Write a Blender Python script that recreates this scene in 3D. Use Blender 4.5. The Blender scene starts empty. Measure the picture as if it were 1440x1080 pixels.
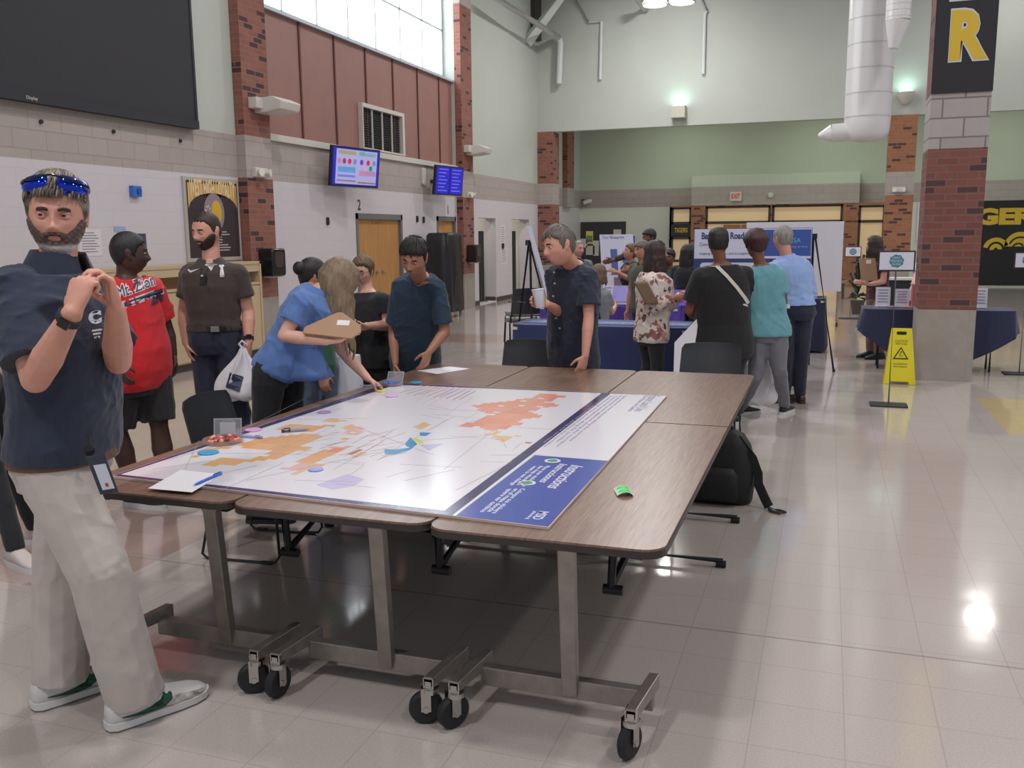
import bpy, bmesh, math, random
import numpy as np
from mathutils import Vector as V, Matrix, Quaternion
from math import sin, cos, pi, radians
random.seed(7); np.random.seed(7)
SC = bpy.context.scene
COL = SC.collection
# ---------------------------------------------------------------- camera (position 1.68 m above the floor, looking 18.9 deg left of +Y)
FPX = 1294.0; YAW, PITCH, ROLL = .32973, .16155, -.010
HC = 1.68
_cf = V((-sin(YAW)*cos(PITCH), cos(YAW)*cos(PITCH), -sin(PITCH)))
_cr0 = V((cos(YAW), sin(YAW), 0)); _cu0 = _cr0.cross(_cf)
CR = _cr0*cos(ROLL)+_cu0*sin(ROLL); CU = -_cr0*sin(ROLL)+_cu0*cos(ROLL); CF = _cf
CP = V((0, 0, HC))
def ray(x, y): return CF + CR*((x-720)/FPX) - CU*((y-540)/FPX)
def az(x, y, z=0.): d = ray(x, y); return CP + d*((z-HC)/d.z)
def ax(x, y, X): d = ray(x, y); return CP + d*(X/d.x)
def ay(x, y, Y): d = ray(x, y); return CP + d*(Y/d.y)
def ad(x, y, D): return CP + ray(x, y)*D
cam = bpy.data.objects.new('camera', bpy.data.cameras.new('camera')); COL.objects.link(cam)
cam.data.sensor_width = 36; cam.data.sensor_fit = 'HORIZONTAL'; cam.data.lens = FPX/1440*36
cam.data.clip_start = .05; cam.data.clip_end = 200
M4 = Matrix((CR, CU, -CF)).transposed().to_4x4(); M4.translation = CP; cam.matrix_world = M4
SC.camera = cam
# ---------------------------------------------------------------- colours & materials
def lin(c):
    def f(v): v /= 255.; return v/12.92 if v <= .04045 else ((v+.055)/1.055)**2.4
    return tuple(f(v) for v in c)
_M = {}
def mat(name, rgb, rough=.6, metal=0., var=0., vs=8., bump=0., bs=60., spec=.5, coat=0., trans=0., emis=None, es=0., alpha=1., attr=None, sheen=0., sss=0., stretch=None):
    if name in _M: return _M[name]
    m = bpy.data.materials.new(name); m.use_nodes = True; nt = m.node_tree; N = nt.nodes; L = nt.links
    b = N['Principled BSDF']; c = lin(rgb)
    b.inputs['Base Color'].default_value = (*c, 1); b.inputs['Roughness'].default_value = rough
    b.inputs['Metallic'].default_value = metal; b.inputs['Specular IOR Level'].default_value = spec
    b.inputs['Coat Weight'].default_value = coat; b.inputs['Transmission Weight'].default_value = trans
    b.inputs['Sheen Weight'].default_value = sheen; b.inputs['Alpha'].default_value = alpha
    if sss: b.inputs['Subsurface Weight'].default_value = sss; b.inputs['Subsurface Radius'].default_value = (.012, .005, .003); b.inputs['Subsurface Scale'].default_value = 1
    if emis: b.inputs['Emission Color'].default_value = (*lin(emis), 1); b.inputs['Emission Strength'].default_value = es
    tc = N.new('ShaderNodeTexCoord'); src = tc.outputs['Object']
    if stretch:
        mp = N.new('ShaderNodeMapping'); mp.inputs['Scale'].default_value = stretch; L.new(src, mp.inputs[0]); src = mp.outputs[0]
    basec = None
    if attr:
        a = N.new('ShaderNodeAttribute'); a.attribute_name = attr; basec = a.outputs['Color']; L.new(basec, b.inputs['Base Color'])
    if var:
        n = N.new('ShaderNodeTexNoise'); n.inputs['Scale'].default_value = vs; n.inputs['Detail'].default_value = 6; L.new(src, n.inputs['Vector'])
        mr = N.new('ShaderNodeMapRange'); mr.inputs[1].default_value = .3; mr.inputs[2].default_value = .7; mr.inputs[3].default_value = 1-var; mr.inputs[4].default_value = 1+var; L.new(n.outputs[0], mr.inputs[0])
        mx = N.new('ShaderNodeMix'); mx.data_type = 'RGBA'; mx.blend_type = 'MULTIPLY'; mx.inputs[0].default_value = 1
        if basec: L.new(basec, mx.inputs[6])
        else: mx.inputs[6].default_value = (*c, 1)
        L.new(mr.outputs[0], mx.inputs[7]); L.new(mx.outputs[2], b.inputs['Base Color'])
    if bump:
        n = N.new('ShaderNodeTexNoise'); n.inputs['Scale'].default_value = bs; n.inputs['Detail'].default_value = 4; L.new(src, n.inputs['Vector'])
        bp = N.new('ShaderNodeBump'); bp.inputs['Strength'].default_value = bump; bp.inputs['Distance'].default_value = .01; L.new(n.outputs[0], bp.inputs['Height']); L.new(bp.outputs[0], b.inputs['Normal'])
    _M[name] = m; return m
def brickmat(name, c1, c2, mortar, bw, bh, ms=.012, rough=.8, plane='YZ', spots=None, scalevar=.12, bias=0.):
    """masonry in world units; plane says which axes run along and up the wall"""
    if name in _M: return _M[name]
    m = bpy.data.materials.new(name); m.use_nodes = True; nt = m.node_tree; N = nt.nodes; L = nt.links; b = N['Principled BSDF']
    b.inputs['Roughness'].default_value = rough
    g = N.new('ShaderNodeNewGeometry'); s = N.new('ShaderNodeSeparateXYZ'); L.new(g.outputs['Position'], s.inputs[0])
    # along-wall coordinate: X for faces looking along Y and Y for faces looking along X
    sn = N.new('ShaderNodeSeparateXYZ'); L.new(g.outputs['Normal'], sn.inputs[0])
    ab = N.new('ShaderNodeMath'); ab.operation = 'ABSOLUTE'; L.new(sn.outputs[0], ab.inputs[0])
    gt = N.new('ShaderNodeMath'); gt.operation = 'GREATER_THAN'; gt.inputs[1].default_value = .5; L.new(ab.outputs[0], gt.inputs[0])
    mi = N.new('ShaderNodeMix'); mi.data_type = 'FLOAT'; L.new(gt.outputs[0], mi.inputs[0]); L.new(s.outputs[0], mi.inputs[2]); L.new(s.outputs[1], mi.inputs[3])
    cb = N.new('ShaderNodeCombineXYZ'); L.new(mi.outputs[0], cb.inputs[0]); L.new(s.outputs[2], cb.inputs[1])
    br = N.new('ShaderNodeTexBrick'); L.new(cb.outputs[0], br.inputs['Vector'])
    br.inputs['Color1'].default_value = (*lin(c1), 1); br.inputs['Color2'].default_value = (*lin(c2), 1); br.inputs['Mortar'].default_value = (*lin(mortar), 1)
    br.inputs['Scale'].default_value = 1; br.inputs['Mortar Size'].default_value = ms; br.inputs['Brick Width'].default_value = bw; br.inputs['Row Height'].default_value = bh; br.inputs['Bias'].default_value = bias
    col = br.outputs['Color']
    if spots:  # single dark bricks: the same bond with only two values, thresholded
        b2 = N.new('ShaderNodeTexBrick'); L.new(cb.outputs[0], b2.inputs['Vector'])
        for k, v in (('Color1', (0, 0, 0, 1)), ('Color2', (1, 1, 1, 1)), ('Mortar', (0, 0, 0, 1))): b2.inputs[k].default_value = v
        b2.inputs['Scale'].default_value = 1; b2.inputs['Mortar Size'].default_value = ms; b2.inputs['Brick Width'].default_value = bw; b2.inputs['Row Height'].default_value = bh
        th = N.new('ShaderNodeMath'); th.operation = 'GREATER_THAN'; th.inputs[1].default_value = .86; L.new(b2.outputs['Color'], th.inputs[0])
        m3 = N.new('ShaderNodeMix'); m3.data_type = 'RGBA'; L.new(th.outputs[0], m3.inputs[0]); L.new(col, m3.inputs[6]); m3.inputs[7].default_value = (*lin(spots), 1); col = m3.outputs[2]
    n = N.new('ShaderNodeTexNoise'); n.inputs['Scale'].default_value = 9; n.inputs['Detail'].default_value = 5; L.new(g.outputs['Position'], n.inputs['Vector'])
    mr = N.new('ShaderNodeMapRange'); mr.inputs[3].default_value = 1-scalevar; mr.inputs[4].default_value = 1+scalevar; L.new(n.outputs[0], mr.inputs[0])
    mx = N.new('ShaderNodeMix'); mx.data_type = 'RGBA'; mx.blend_type = 'MULTIPLY'; mx.inputs[0].default_value = 1; L.new(col, mx.inputs[6]); L.new(mr.outputs[0], mx.inputs[7]); L.new(mx.outputs[2], b.inputs['Base Color'])
    bp = N.new('ShaderNodeBump'); bp.inputs['Strength'].default_value = .35; bp.inputs['Distance'].default_value = .006; bp.invert = True; L.new(br.outputs['Fac'], bp.inputs['Height']); L.new(bp.outputs[0], b.inputs['Normal'])
    _M[name] = m; return m
# ---------------------------------------------------------------- objects, tags
def props(o, label=None, cat=None, group=None, kind=None):
    if label: o['label'] = label
    if cat: o['category'] = cat
    if group: o['group'] = group
    if kind: o['kind'] = kind
    return o
def thing(name, label, cat, loc=(0, 0, 0), rz=0, group=None):
    o = bpy.data.objects.new(name, None); COL.objects.link(o); o.empty_display_size = .1
    o.location = loc; o.rotation_euler = (0, 0, rz); return props(o, label, cat, group)
def copytree(o, parent=None):
    c = o.copy(); COL.objects.link(c)
    if parent: c.parent = parent
    for ch in list(o.children): copytree(ch, c)
    return c
def wloc(o):
    p = V((0, 0, 0))
    while o: p += V(o.location); o = o.parent
    return p
def frame(d, up=V((0, 0, 1))):
    d = V(d).normalized(); s = d.cross(V(up))
    if s.length < 1e-4: s = d.cross(V((1, 0, 0)))
    s.normalize(); return s, s.cross(d).normalized(), d      # side, up', dir
class MB:
    def __init__(s): s.v = []; s.f = []
    def add(s, vs, fs):
        n = len(s.v); s.v += [tuple(v) for v in vs]; s.f += [tuple(i+n for i in f) for f in fs]; return s
    def box(s, a, b):
        x0, x1 = sorted((a[0], b[0])); y0, y1 = sorted((a[1], b[1])); z0, z1 = sorted((a[2], b[2]))
        return s.add([(x0, y0, z0), (x1, y0, z0), (x1, y1, z0), (x0, y1, z0), (x0, y0, z1), (x1, y0, z1), (x1, y1, z1), (x0, y1, z1)],
                     [(0, 3, 2, 1), (4, 5, 6, 7), (0, 1, 5, 4), (1, 2, 6, 5), (2, 3, 7, 6), (3, 0, 4, 7)])
    def obox(s, c, u, w, n, a, b, h):   # oriented box: centre, axes, full sizes
        c = V(c); u = V(u).normalized()*a/2; w = V(w).normalized()*b/2; n = V(n).normalized()*h/2
        P = [c+u*i+w*j+n*k for k in (-1, 1) for (i, j) in ((-1, -1), (1, -1), (1, 1), (-1, 1))]
        return s.add(P, [(0, 3, 2, 1), (4, 5, 6, 7), (0, 1, 5, 4), (1, 2, 6, 5), (2, 3, 7, 6), (3, 0, 4, 7)])
    def loft(s, rings, cap=True, closed=True):
        n = len(rings[0]); vs = [p for r in rings for p in r]; fs = []
        for i in range(len(rings)-1):
            for j in range(n if closed else n-1):
                k = (j+1) % n; fs.append((i*n+j, i*n+k, (i+1)*n+k, (i+1)*n+j))
        if cap: fs.append(tuple(reversed(range(n)))); fs.append(tuple(range((len(rings)-1)*n, len(rings)*n)))
        return s.add(vs, fs)
    def cone(s, p0, p1, r0, r1=None, n=16, cap=True):
        r1 = r0 if r1 is None else r1; p0 = V(p0); p1 = V(p1); a, b, d = frame(p1-p0)
        return s.loft([[p+a*cos(2*pi*i/n)*r+b*sin(2*pi*i/n)*r for i in range(n)] for p, r in ((p0, r0), (p1, r1))], cap)
    def tube(s, pts, r, n=8, closedpath=False):
        pts = [V(p) for p in pts]; rr = r if isinstance(r, (list, tuple)) else [r]*len(pts); rings = []; up = None
        for i, p in enumerate(pts):
            if closedpath: t = pts[(i+1) % len(pts)]-pts[i-1]
            else: t = pts[min(i+1, len(pts)-1)]-pts[max(i-1, 0)]
            if t.length < 1e-9: t = V((0, 0, 1))
            t.normalize()
            if up is None: a, b, _ = frame(t)
            else:
                a = up-t*up.dot(t); a = a.normalized() if a.length > 1e-5 else frame(t)[0]; b = t.cross(a)
            up = a; rings.append([p+a*cos(2*pi*k/n)*rr[i]+b*sin(2*pi*k/n)*rr[i] for k in range(n)])
        if closedpath: rings.append(rings[0]); return s.loft(rings, False)
        return s.loft(rings)
    def prism(s, poly, o, u, w, n, h):   # polygon (2D) in plane u,w at o, thickness h along n
        o = V(o); u = V(u); w = V(w); n = V(n).normalized()
        a = [o+u*x+w*y for x, y in poly]; b = [p+n*h for p in a]; k = len(poly)
        return s.add(a+b, [tuple(reversed(range(k))), tuple(range(k, 2*k))]+[(i, (i+1) % k, k+(i+1) % k, k+i) for i in range(k)])
    def lathe(s, prof, c, n=24, axis=V((0, 0, 1))):
        a, b, d = frame(axis, V((0, 1, 0))); c = V(c)
        return s.loft([[c+d*z+a*cos(2*pi*i/n)*r+b*sin(2*pi*i/n)*r for i in range(n)] for r, z in prof])
    def ball(s, c, rx, ry=None, rz=None, n=16, axes=None):
        ry = ry or rx; rz = rz or rx; c = V(c); X, Y, Z = axes or (V((1, 0, 0)), V((0, 1, 0)), V((0, 0, 1)))
        rings = []
        for i in range(1, n//2+1):
            t = pi*i/(n//2+1); rings.append([c+X*rx*sin(t)*cos(2*pi*j/n)+Y*ry*sin(t)*sin(2*pi*j/n)-Z*rz*cos(t) for j in range(n)])
        return s.loft(rings)
    def text(s, txt, o, u, w, size, h=.0015, bold=0., align='CENTER', maxw=None, shear=0.):
        cu = bpy.data.curves.new('t', 'FONT'); cu.body = txt; cu.size = size; cu.align_x = align; cu.align_y = 'CENTER'; cu.offset = bold; cu.extrude = h/2; cu.resolution_u = 3; cu.shear = shear
        ob = bpy.data.objects.new('t', cu); COL.objects.link(ob); dg = bpy.context.evaluated_depsgraph_get(); me = bpy.data.meshes.new_from_object(ob.evaluated_get(dg))
        o = V(o); u = V(u).normalized(); w = V(w).normalized(); n = u.cross(w); k = 1
        xs = [v.co.x for v in me.vertices]
        if xs and maxw and max(xs)-min(xs) > 0: k = maxw/(max(xs)-min(xs))
        s.add([o+u*v.co.x*k+w*v.co.y+n*(v.co.z+h/2) for v in me.vertices], [tuple(p.vertices) for p in me.polygons])
        bpy.data.objects.remove(ob); bpy.data.curves.remove(cu); bpy.data.meshes.remove(me); return s
    def build(s, name, m, parent=None, bevel=0., smooth=False, base=None, seg=2, local=False):
        me = bpy.data.meshes.new(name); vs = np.array(s.v, float)
        if parent is not None:
            off = np.array(wloc(parent)) if not local else np.zeros(3); loc = (0, 0, 0)
        elif local: off = np.zeros(3); loc = (0, 0, 0)
        else:
            lo, hi = vs.min(0), vs.max(0); loc = base or ((lo[0]+hi[0])/2, (lo[1]+hi[1])/2, lo[2]); off = np.array(loc)
        me.from_pydata((vs-off).tolist(), [], s.f); me.update()
        bm = bmesh.new(); bm.from_mesh(me); bmesh.ops.recalc_face_normals(bm, faces=bm.faces); bm.to_mesh(me); bm.free()
        o = bpy.data.objects.new(name, me); COL.objects.link(o); o.location = loc
        if parent is not None: o.parent = parent
        if m: me.materials.append(m)
        if smooth:
            for p in me.polygons: p.use_smooth = True
            if smooth != 'all':
                me.set_sharp_from_angle(angle=radians(40))
        if bevel:
            md = o.modifiers.new('bevel', 'BEVEL'); md.width = bevel; md.segments = seg; md.limit_method = 'ANGLE'; md.angle_limit = radians(40)
        return o
def rrect(w, h, r, n=5):     # rounded rectangle polygon, centred
    P = []
    for cx, cy, a0 in ((w/2-r, h/2-r, 0), (-w/2+r, h/2-r, 90), (-w/2+r, -h/2+r, 180), (w/2-r, -h/2+r, 270)):
        for i in range(n+1): a = radians(a0+90*i/n); P.append((cx+r*cos(a), cy+r*sin(a)))
    return P
X_, Y_, Z_ = V((1, 0, 0)), V((0, 1, 0)), V((0, 0, 1))
# ================================================================= THE HALL
WX = -7.9            # left wall plane
PX = -7.75           # face of the brick piers on it
FY = 25.55           # high far wall (upper part), alcove behind
AY = 30.3            # alcove back wall
W_ = dict(
 white=mat('wall_paint', (206, 199, 199), .55, var=.02, vs=2, bump=.05, bs=30),
 high=mat('wall_paint_high', (184, 189, 180), .6, var=.02, vs=1.5),
 sage=mat('wall_paint_sage', (186, 192, 174), .6, var=.02, vs=1.5),
 pale=mat('wall_paint_pale', (206, 206, 194), .6, var=.02, vs=1.5),
 trim=mat('grey_door_frame', (110, 108, 110), .5), base=mat('dark_baseboard', (70, 62, 58), .5),
 black=mat('black_panel', (36, 35, 40), .6), dark=mat('dark_screen', (46, 46, 50), .75, var=.06, vs=40),
 off=mat('off_white_plastic', (205, 200, 192), .45), panel=mat('rust_metal_panel', (152, 110, 102), .5, var=.04, vs=3),
 groove=mat('dark_groove', (96, 52, 48), .6), steel=mat('white_painted_steel', (205, 208, 206), .45),
 oak=mat('honey_oak_veneer', (180, 132, 78), .45, var=.12, vs=4, stretch=(6, 6, .6)),
 maple=mat('pale_maple_laminate', (190, 168, 134), .5, var=.05, vs=3, stretch=(1, 1, .3)),
 brass=mat('brushed_steel', (170, 165, 160), .3, metal=.9), rec=mat('shelf_recess', (184, 146, 104), .6, var=.05, vs=3))
block = brickmat('buff_block', (170, 160, 153), (165, 155, 149), (150, 141, 135), .44, .2, .005, scalevar=.05)
blockw = brickmat('white_block', (204, 198, 202), (203, 197, 201), (198, 192, 196), .44, .2, .004, rough=.5, scalevar=.015)
blockg = brickmat('grey_block', (168, 162, 160), (158, 152, 150), (120, 114, 112), .44, .205, .009, scalevar=.06)
brick = brickmat('red_brick', (146, 92, 78), (128, 82, 70), (134, 102, 90), .215, .0766, .008, spots=(74, 48, 48), scalevar=.14)
brick2 = brickmat('orange_brick', (160, 106, 76), (144, 94, 68), (146, 112, 90), .215, .0766, .008, spots=(90, 54, 48), scalevar=.12)
cblock = brickmat('ground_face_block', (158, 150, 142), (150, 142, 134), (150, 142, 134), .6, .8, .003, rough=.7, scalevar=.14)
# ---- floor: 12 inch vinyl tiles, waxed, with brown and yellow fields
fm = bpy.data.materials.new('waxed_vinyl_tile'); fm.use_nodes = True; N = fm.node_tree.nodes; L = fm.node_tree.links; B = N['Principled BSDF']
g = N.new('ShaderNodeNewGeometry'); br = N.new('ShaderNodeTexBrick'); br.offset = 0; br.squash = 1
mp = N.new('ShaderNodeMapping'); mp.inputs['Location'].default_value = (.185, .13, 0); L.new(g.outputs['Position'], mp.inputs[0]); L.new(mp.outputs[0], br.inputs['Vector'])
br.inputs['Color1'].default_value = (*lin((184, 174, 167)), 1); br.inputs['Color2'].default_value = (*lin((182, 172, 165)), 1); br.inputs['Mortar'].default_value = (*lin((168, 158, 151)), 1)
br.inputs['Scale'].default_value = 1; br.inputs['Mortar Size'].default_value = .0022; br.inputs['Brick Width'].default_value = .305; br.inputs['Row Height'].default_value = .305
def region(x0, x1, y0, y1):
    s = N.new('ShaderNodeSeparateXYZ'); L.new(g.outputs['Position'], s.inputs[0]); out = None
    for k, op, v in ((0, 'GREATER_THAN', x0), (0, 'LESS_THAN', x1), (1, 'GREATER_THAN', y0), (1, 'LESS_THAN', y1)):
        n = N.new('ShaderNodeMath'); n.operation = op; n.inputs[1].default_value = v; L.new(s.outputs[k], n.inputs[0])
        if out is None: out = n.outputs[0]
        else:
            mu = N.new('ShaderNodeMath'); mu.operation = 'MULTIPLY'; L.new(out, mu.inputs[0]); L.new(n.outputs[0], mu.inputs[1]); out = mu.outputs[0]
    return out
col = br.outputs['Color']
for reg, c in (((-9, -3.28, 3.3, 4.52), (168, 146, 136)), ((1.48, 6, 8.4, 10.2), (198, 176, 128)), ((-9, -3.3, 13.4, 14.6), (168, 146, 136)), ((-1.2, 0.3, 15.0, 19.0), (196, 176, 140)), ((-6.5, -3.0, 19.5, 20.7), (172, 152, 142))):
    mx = N.new('ShaderNodeMix'); mx.data_type = 'RGBA'; mx.blend_type = 'MULTIPLY'; L.new(region(*reg), mx.inputs[0]); L.new(col, mx.inputs[6]); cc = [a/b for a, b in zip(lin(c), lin((183, 173, 166)))]; mx.inputs[7].default_value = (*cc, 1); col = mx.outputs[2]
sp = N.new('ShaderNodeTexNoise'); sp.inputs['Scale'].default_value = 130; sp.inputs['Detail'].default_value = 3; L.new(g.outputs['Position'], sp.inputs['Vector'])
mr = N.new('ShaderNodeMapRange'); mr.inputs[1].default_value = .35; mr.inputs[2].default_value = .65; mr.inputs[3].default_value = .93; mr.inputs[4].default_value = 1.05; L.new(sp.outputs[0], mr.inputs[0])
mx = N.new('ShaderNodeMix'); mx.data_type = 'RGBA'; mx.blend_type = 'MULTIPLY'; mx.inputs[0].default_value = 1; L.new(col, mx.inputs[6]); L.new(mr.outputs[0], mx.inputs[7]); col = mx.outputs[2]
# a long dark scuffed seam crossing the floor
s = N.new('ShaderNodeSeparateXYZ'); L.new(g.outputs['Position'], s.inputs[0])
a1 = N.new('ShaderNodeMath'); a1.operation = 'ADD'; a1.inputs[1].default_value = -3.79; L.new(s.outputs[1], a1.inputs[0]); a2 = N.new('ShaderNodeMath'); a2.operation = 'ABSOLUTE'; L.new(a1.outputs[0], a2.inputs[0])
a3 = N.new('ShaderNodeMath'); a3.operation = 'LESS_THAN'; a3.inputs[1].default_value = .006; L.new(a2.outputs[0], a3.inputs[0])
mx = N.new('ShaderNodeMix'); mx.data_type = 'RGBA'; L.new(a3.outputs[0], mx.inputs[0]); L.new(col, mx.inputs[6]); mx.inputs[7].default_value = (*lin((150, 140, 136)), 1); L.new(mx.outputs[2], B.inputs['Base Color'])
rn = N.new('ShaderNodeTexNoise'); rn.inputs['Scale'].default_value = 3; rn.inputs['Detail'].default_value = 6; L.new(g.outputs['Position'], rn.inputs['Vector'])
mr = N.new('ShaderNodeMapRange'); mr.inputs[3].default_value = .07; mr.inputs[4].default_value = .17; L.new(rn.outputs[0], mr.inputs[0]); L.new(mr.outputs[0], B.inputs['Roughness'])
B.inputs['Specular IOR Level'].default_value = 1.0; B.inputs['Coat Weight'].default_value = .25; B.inputs['Coat Roughness'].default_value = .06
wn = N.new('ShaderNodeTexNoise'); wn.inputs['Scale'].default_value = 2.2; wn.inputs['Detail'].default_value = 2; L.new(g.outputs['Position'], wn.inputs['Vector'])
bp = N.new('ShaderNodeBump'); bp.inputs['Strength'].default_value = .12; bp.inputs['Distance'].default_value = .02; L.new(wn.outputs[0], bp.inputs['Height'])
bp2 = N.new('ShaderNodeBump'); bp2.inputs['Strength'].default_value = .12; bp2.inputs['Distance'].default_value = .002; bp2.invert = True; L.new(br.outputs['Fac'], bp2.inputs['Height']); L.new(bp.outputs[0], bp2.inputs['Normal']); L.new(bp2.outputs[0], B.inputs['Normal'])
def struct(name, mb, m, parent=None, **k):
    o = mb.build(name, m, parent, **k); o['kind'] = 'structure'; return o
struct('floor', MB().box((-9.5, -4, -.1), (13, 32, 0)), fm)
# ---- left wall, with openings: doors, two passages, clerestory
def wall_cells(x0, x1, y0, y1, z0, z1, holes, fn):
    ys = sorted({y0, y1, *[h[0] for h in holes], *[h[1] for h in holes]}); ys = [y for y in ys if y0 <= y <= y1]
    zs = sorted({z0, z1, *[h[2] for h in holes], *[h[3] for h in holes]}); zs = [z for z in zs if z0 <= z <= z1]
    for i in range(len(ys)-1):
        for j in range(len(zs)-1):
            yc, zc = (ys[i]+ys[i+1])/2, (zs[j]+zs[j+1])/2
            if any(h[0] < yc < h[1] and h[2] < zc < h[3] for h in holes): continue
            fn((x0, ys[i], zs[j]), (x1, ys[i+1], zs[j+1]))
D1 = (14.68, 16.55, 0, 2.07); D2 = (18.25, 19.3, 0, 2.07); O1 = (20.72, 21.95, 0.02, 2.07); O2 = (23.2, 24.7, 0.02, 2.07)
holes = [D1, D2, O1, O2]
m = MB(); wall_cells(WX-.3, WX, -4, AY, 0, 2.5, holes, m.box); struct('wall_left', m, blockw)
m = MB().box((WX-.3, -4, 2.5), (WX+.001, AY, 3.08)); struct('wall_left', m, block)
m = MB(); wall_cells(WX-.3, WX, -4, FY, 3.08, 9, [(11.92, 19.4, 3.12, 8.2)], m.box); m.box((WX-.3, FY, 3.08), (WX, AY, 6)); struct('wall_left', m, W_['high'])
# passages behind the two openings
for n_, o in ((1, O1), (2, O2)):
    m = MB(); x1 = WX-1.6
    m.box((x1-.05, o[0]-.3, 0), (x1, o[1]+.6, 2.6)); m.box((x1, o[0]-.1, 0), (WX-.3, o[0]-.02, 2.6)); m.box((x1, o[1]+.02, 0), (WX-.3, o[1]+.1, 2.6)); m.box((x1, o[0]-.1, 2.5), (WX-.3, o[1]+.1, 2.6)); m.box((x1, o[0]-.1, -.05), (WX-.3, o[1]+.1, 0))
    struct('wall_passage', m, W_['pale'])
    t = thing('folding_partition', 'tall black folding partition standing in the %s passage of the white wall' % ('nearer' if n_ == 1 else 'farther'), 'partition', (WX-.2, (o[0]+o[1])/2, 0), group='black partitions in the passages')
    y0_, y1_ = ((20.85, 21.62) if n_ == 1 else (23.35, 24.1)); m = MB(); k_ = 8
    for k in range(k_):
        ya_, yb_ = y0_+(y1_-y0_)*k/k_, y0_+(y1_-y0_)*(k+1)/k_; xa_, xb_ = WX-.2+(.03 if k % 2 else 0), WX-.2+(0 if k % 2 else .03)
        m.add([(xa_, ya_, .04), (xb_, yb_, .04), (xb_-.03, yb_, .04), (xa_-.03, ya_, .04), (xa_, ya_, 1.76), (xb_, yb_, 1.76), (xb_-.03, yb_, 1.76), (xa_-.03, ya_, 1.76)], [(0, 3, 2, 1), (4, 5, 6, 7), (0, 1, 5, 4), (1, 2, 6, 5), (2, 3, 7, 6), (3, 0, 4, 7)])
    m.build('panel', W_['black'], t, bevel=.008)
    m = MB(); 
    for yy in (o[0]+.2, o[0]+.8): m.box((WX-.3, yy, 0), (WX-.1, yy+.05, .05))
    m.build('foot', W_['brass'], t)
# baseboards
m = MB()
for a, b in ((-4, 14.6), (16.63, 18.2), (20.06, 20.72), (21.95, 23.2), (24.7, AY)): m.box((WX, a, 0), (WX+.015, b, .11))
for o in (O1, O2): m.box((WX-.3, o[1]-.015, 0), (WX-.02, o[1], .12))
struct('baseboard_left', m, W_['base'])
# piers
def pier(y0, y1, x0=WX, x1=PX, top=8.6):
    for a, b, mm in ((0, .8, cblock), (.8, 2.5, brick), (2.5, 3.08, block), (3.08, 6.6, brick), (6.6, top, block)):
        struct('wall_pier', MB().box((x0, y0, a), (x1, y1, b)), mm)
pier(11.28, 11.92); pier(19.4, 20.06)
for a, b, mm in ((0, .8, cblock), (.8, 2.5, brick), (2.5, 3.08, block), (3.08, 4.5, brick)): struct('wall_pier', MB().box((WX, FY-.05, a), (WX+.45, FY+.6, b)), mm)
for a, b, mm in ((2.5, 3.08, block), (3.08, 6, brick)): struct('wall_pier', MB().box((WX, 28.1, a), (WX+.16, 28.9, b)), mm)
# rust metal panels with grooves, ledge, louvre, clerestory
m = MB().box((WX-.16, 11.92, 3.16), (WX-.08, 19.4, 5.0)); struct('wall_panel', m, W_['panel'])
ys = [ax(p[0], p[1], WX-.08).y for p in ((424, 150), (470, 100), (514, 120), (552, 120), (587, 150), (617, 150))]
m = MB()
for y in ys: m.box((WX-.085, y-.02, 3.18), (WX-.06, y+.02, 5.0))
struct('trim_1', m, W_['groove'])
struct('trim_2', MB().box((WX-.2, 11.92, 3.08), (WX+.05, 19.4, 3.18)), W_['off'], bevel=.006)
t = thing('wall_louvre', 'white framed dark four pane louvre set into the rust coloured panels', 'louvre', (WX-.06, 15.9, 3.2))
y0, y1, z0, z1 = 15.06, 16.78, 3.2, 4.0; m = MB(); w = .045
m.box((WX-.08, y0, z0), (WX+.01, y0+.03, z1)); m.box((WX-.08, y1-.09, z0), (WX+.01, y1, z1)); m.box((WX-.08, y0+.03, z1-.07), (WX+.008, y1-.09, z1)); m.box((WX-.08, y0+.03, z0), (WX+.008, y1-.09, z0+.03))
q4 = (y1-.09-y0-.03)/4
for k in (1, 2, 3): m.box((WX-.045, y0+.03+q4*k-.012, z0+.03), (WX-.02, y0+.03+q4*k+.012, z1-.07))
m.build('frame', W_['off'], t); 
for k in range(4):
    m = MB(); a = y0+.03+q4*k+.014
    m.box((WX-.078, a, z0+.03), (WX-.07, a+q4-.028, z1-.07))
    for j in range(16): m.box((WX-.07, a, z0+.04+j*.043), (WX-.05, a+q4-.028, z0+.052+j*.043))
    m.build('pane', W_['dark'], t)
# clerestory
struct('window_sill', MB().add([(WX-.3, 11.92, 5.12), (WX+.0, 11.92, 5.0), (WX+.0, 19.4, 5.0), (WX-.3, 19.4, 5.12), (WX-.3, 11.92, 5.0), (WX+0, 11.92, 4.96), (WX+0, 19.4, 4.96), (WX-.3, 19.4, 5.0)], [(0, 1, 2, 3), (4, 7, 6, 5), (0, 4, 5, 1), (2, 6, 7, 3), (1, 5, 6, 2), (0, 3, 7, 4)]), mat('pale_blue_sill', (190, 205, 216), .4))
m = MB()
for k in range(8): y = 11.95+k*7.4/7; m.box((WX-.3, y-.02, 5.1), (WX-.25, y+.02, 8.2))
for z in (5.1, 6.05, 7.1, 8.15): m.box((WX-.3, 11.92, z-.02), (WX-.25, 19.4, z+.02))
struct('window_1', m, mat('window_mullion', (206, 214, 220), .4))
struct('window_1', MB().box((WX-.285, 11.92, 5.1), (WX-.28, 19.4, 8.2)), mat('clear_glass', (240, 245, 250), .02, trans=1., alpha=.35))
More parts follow.
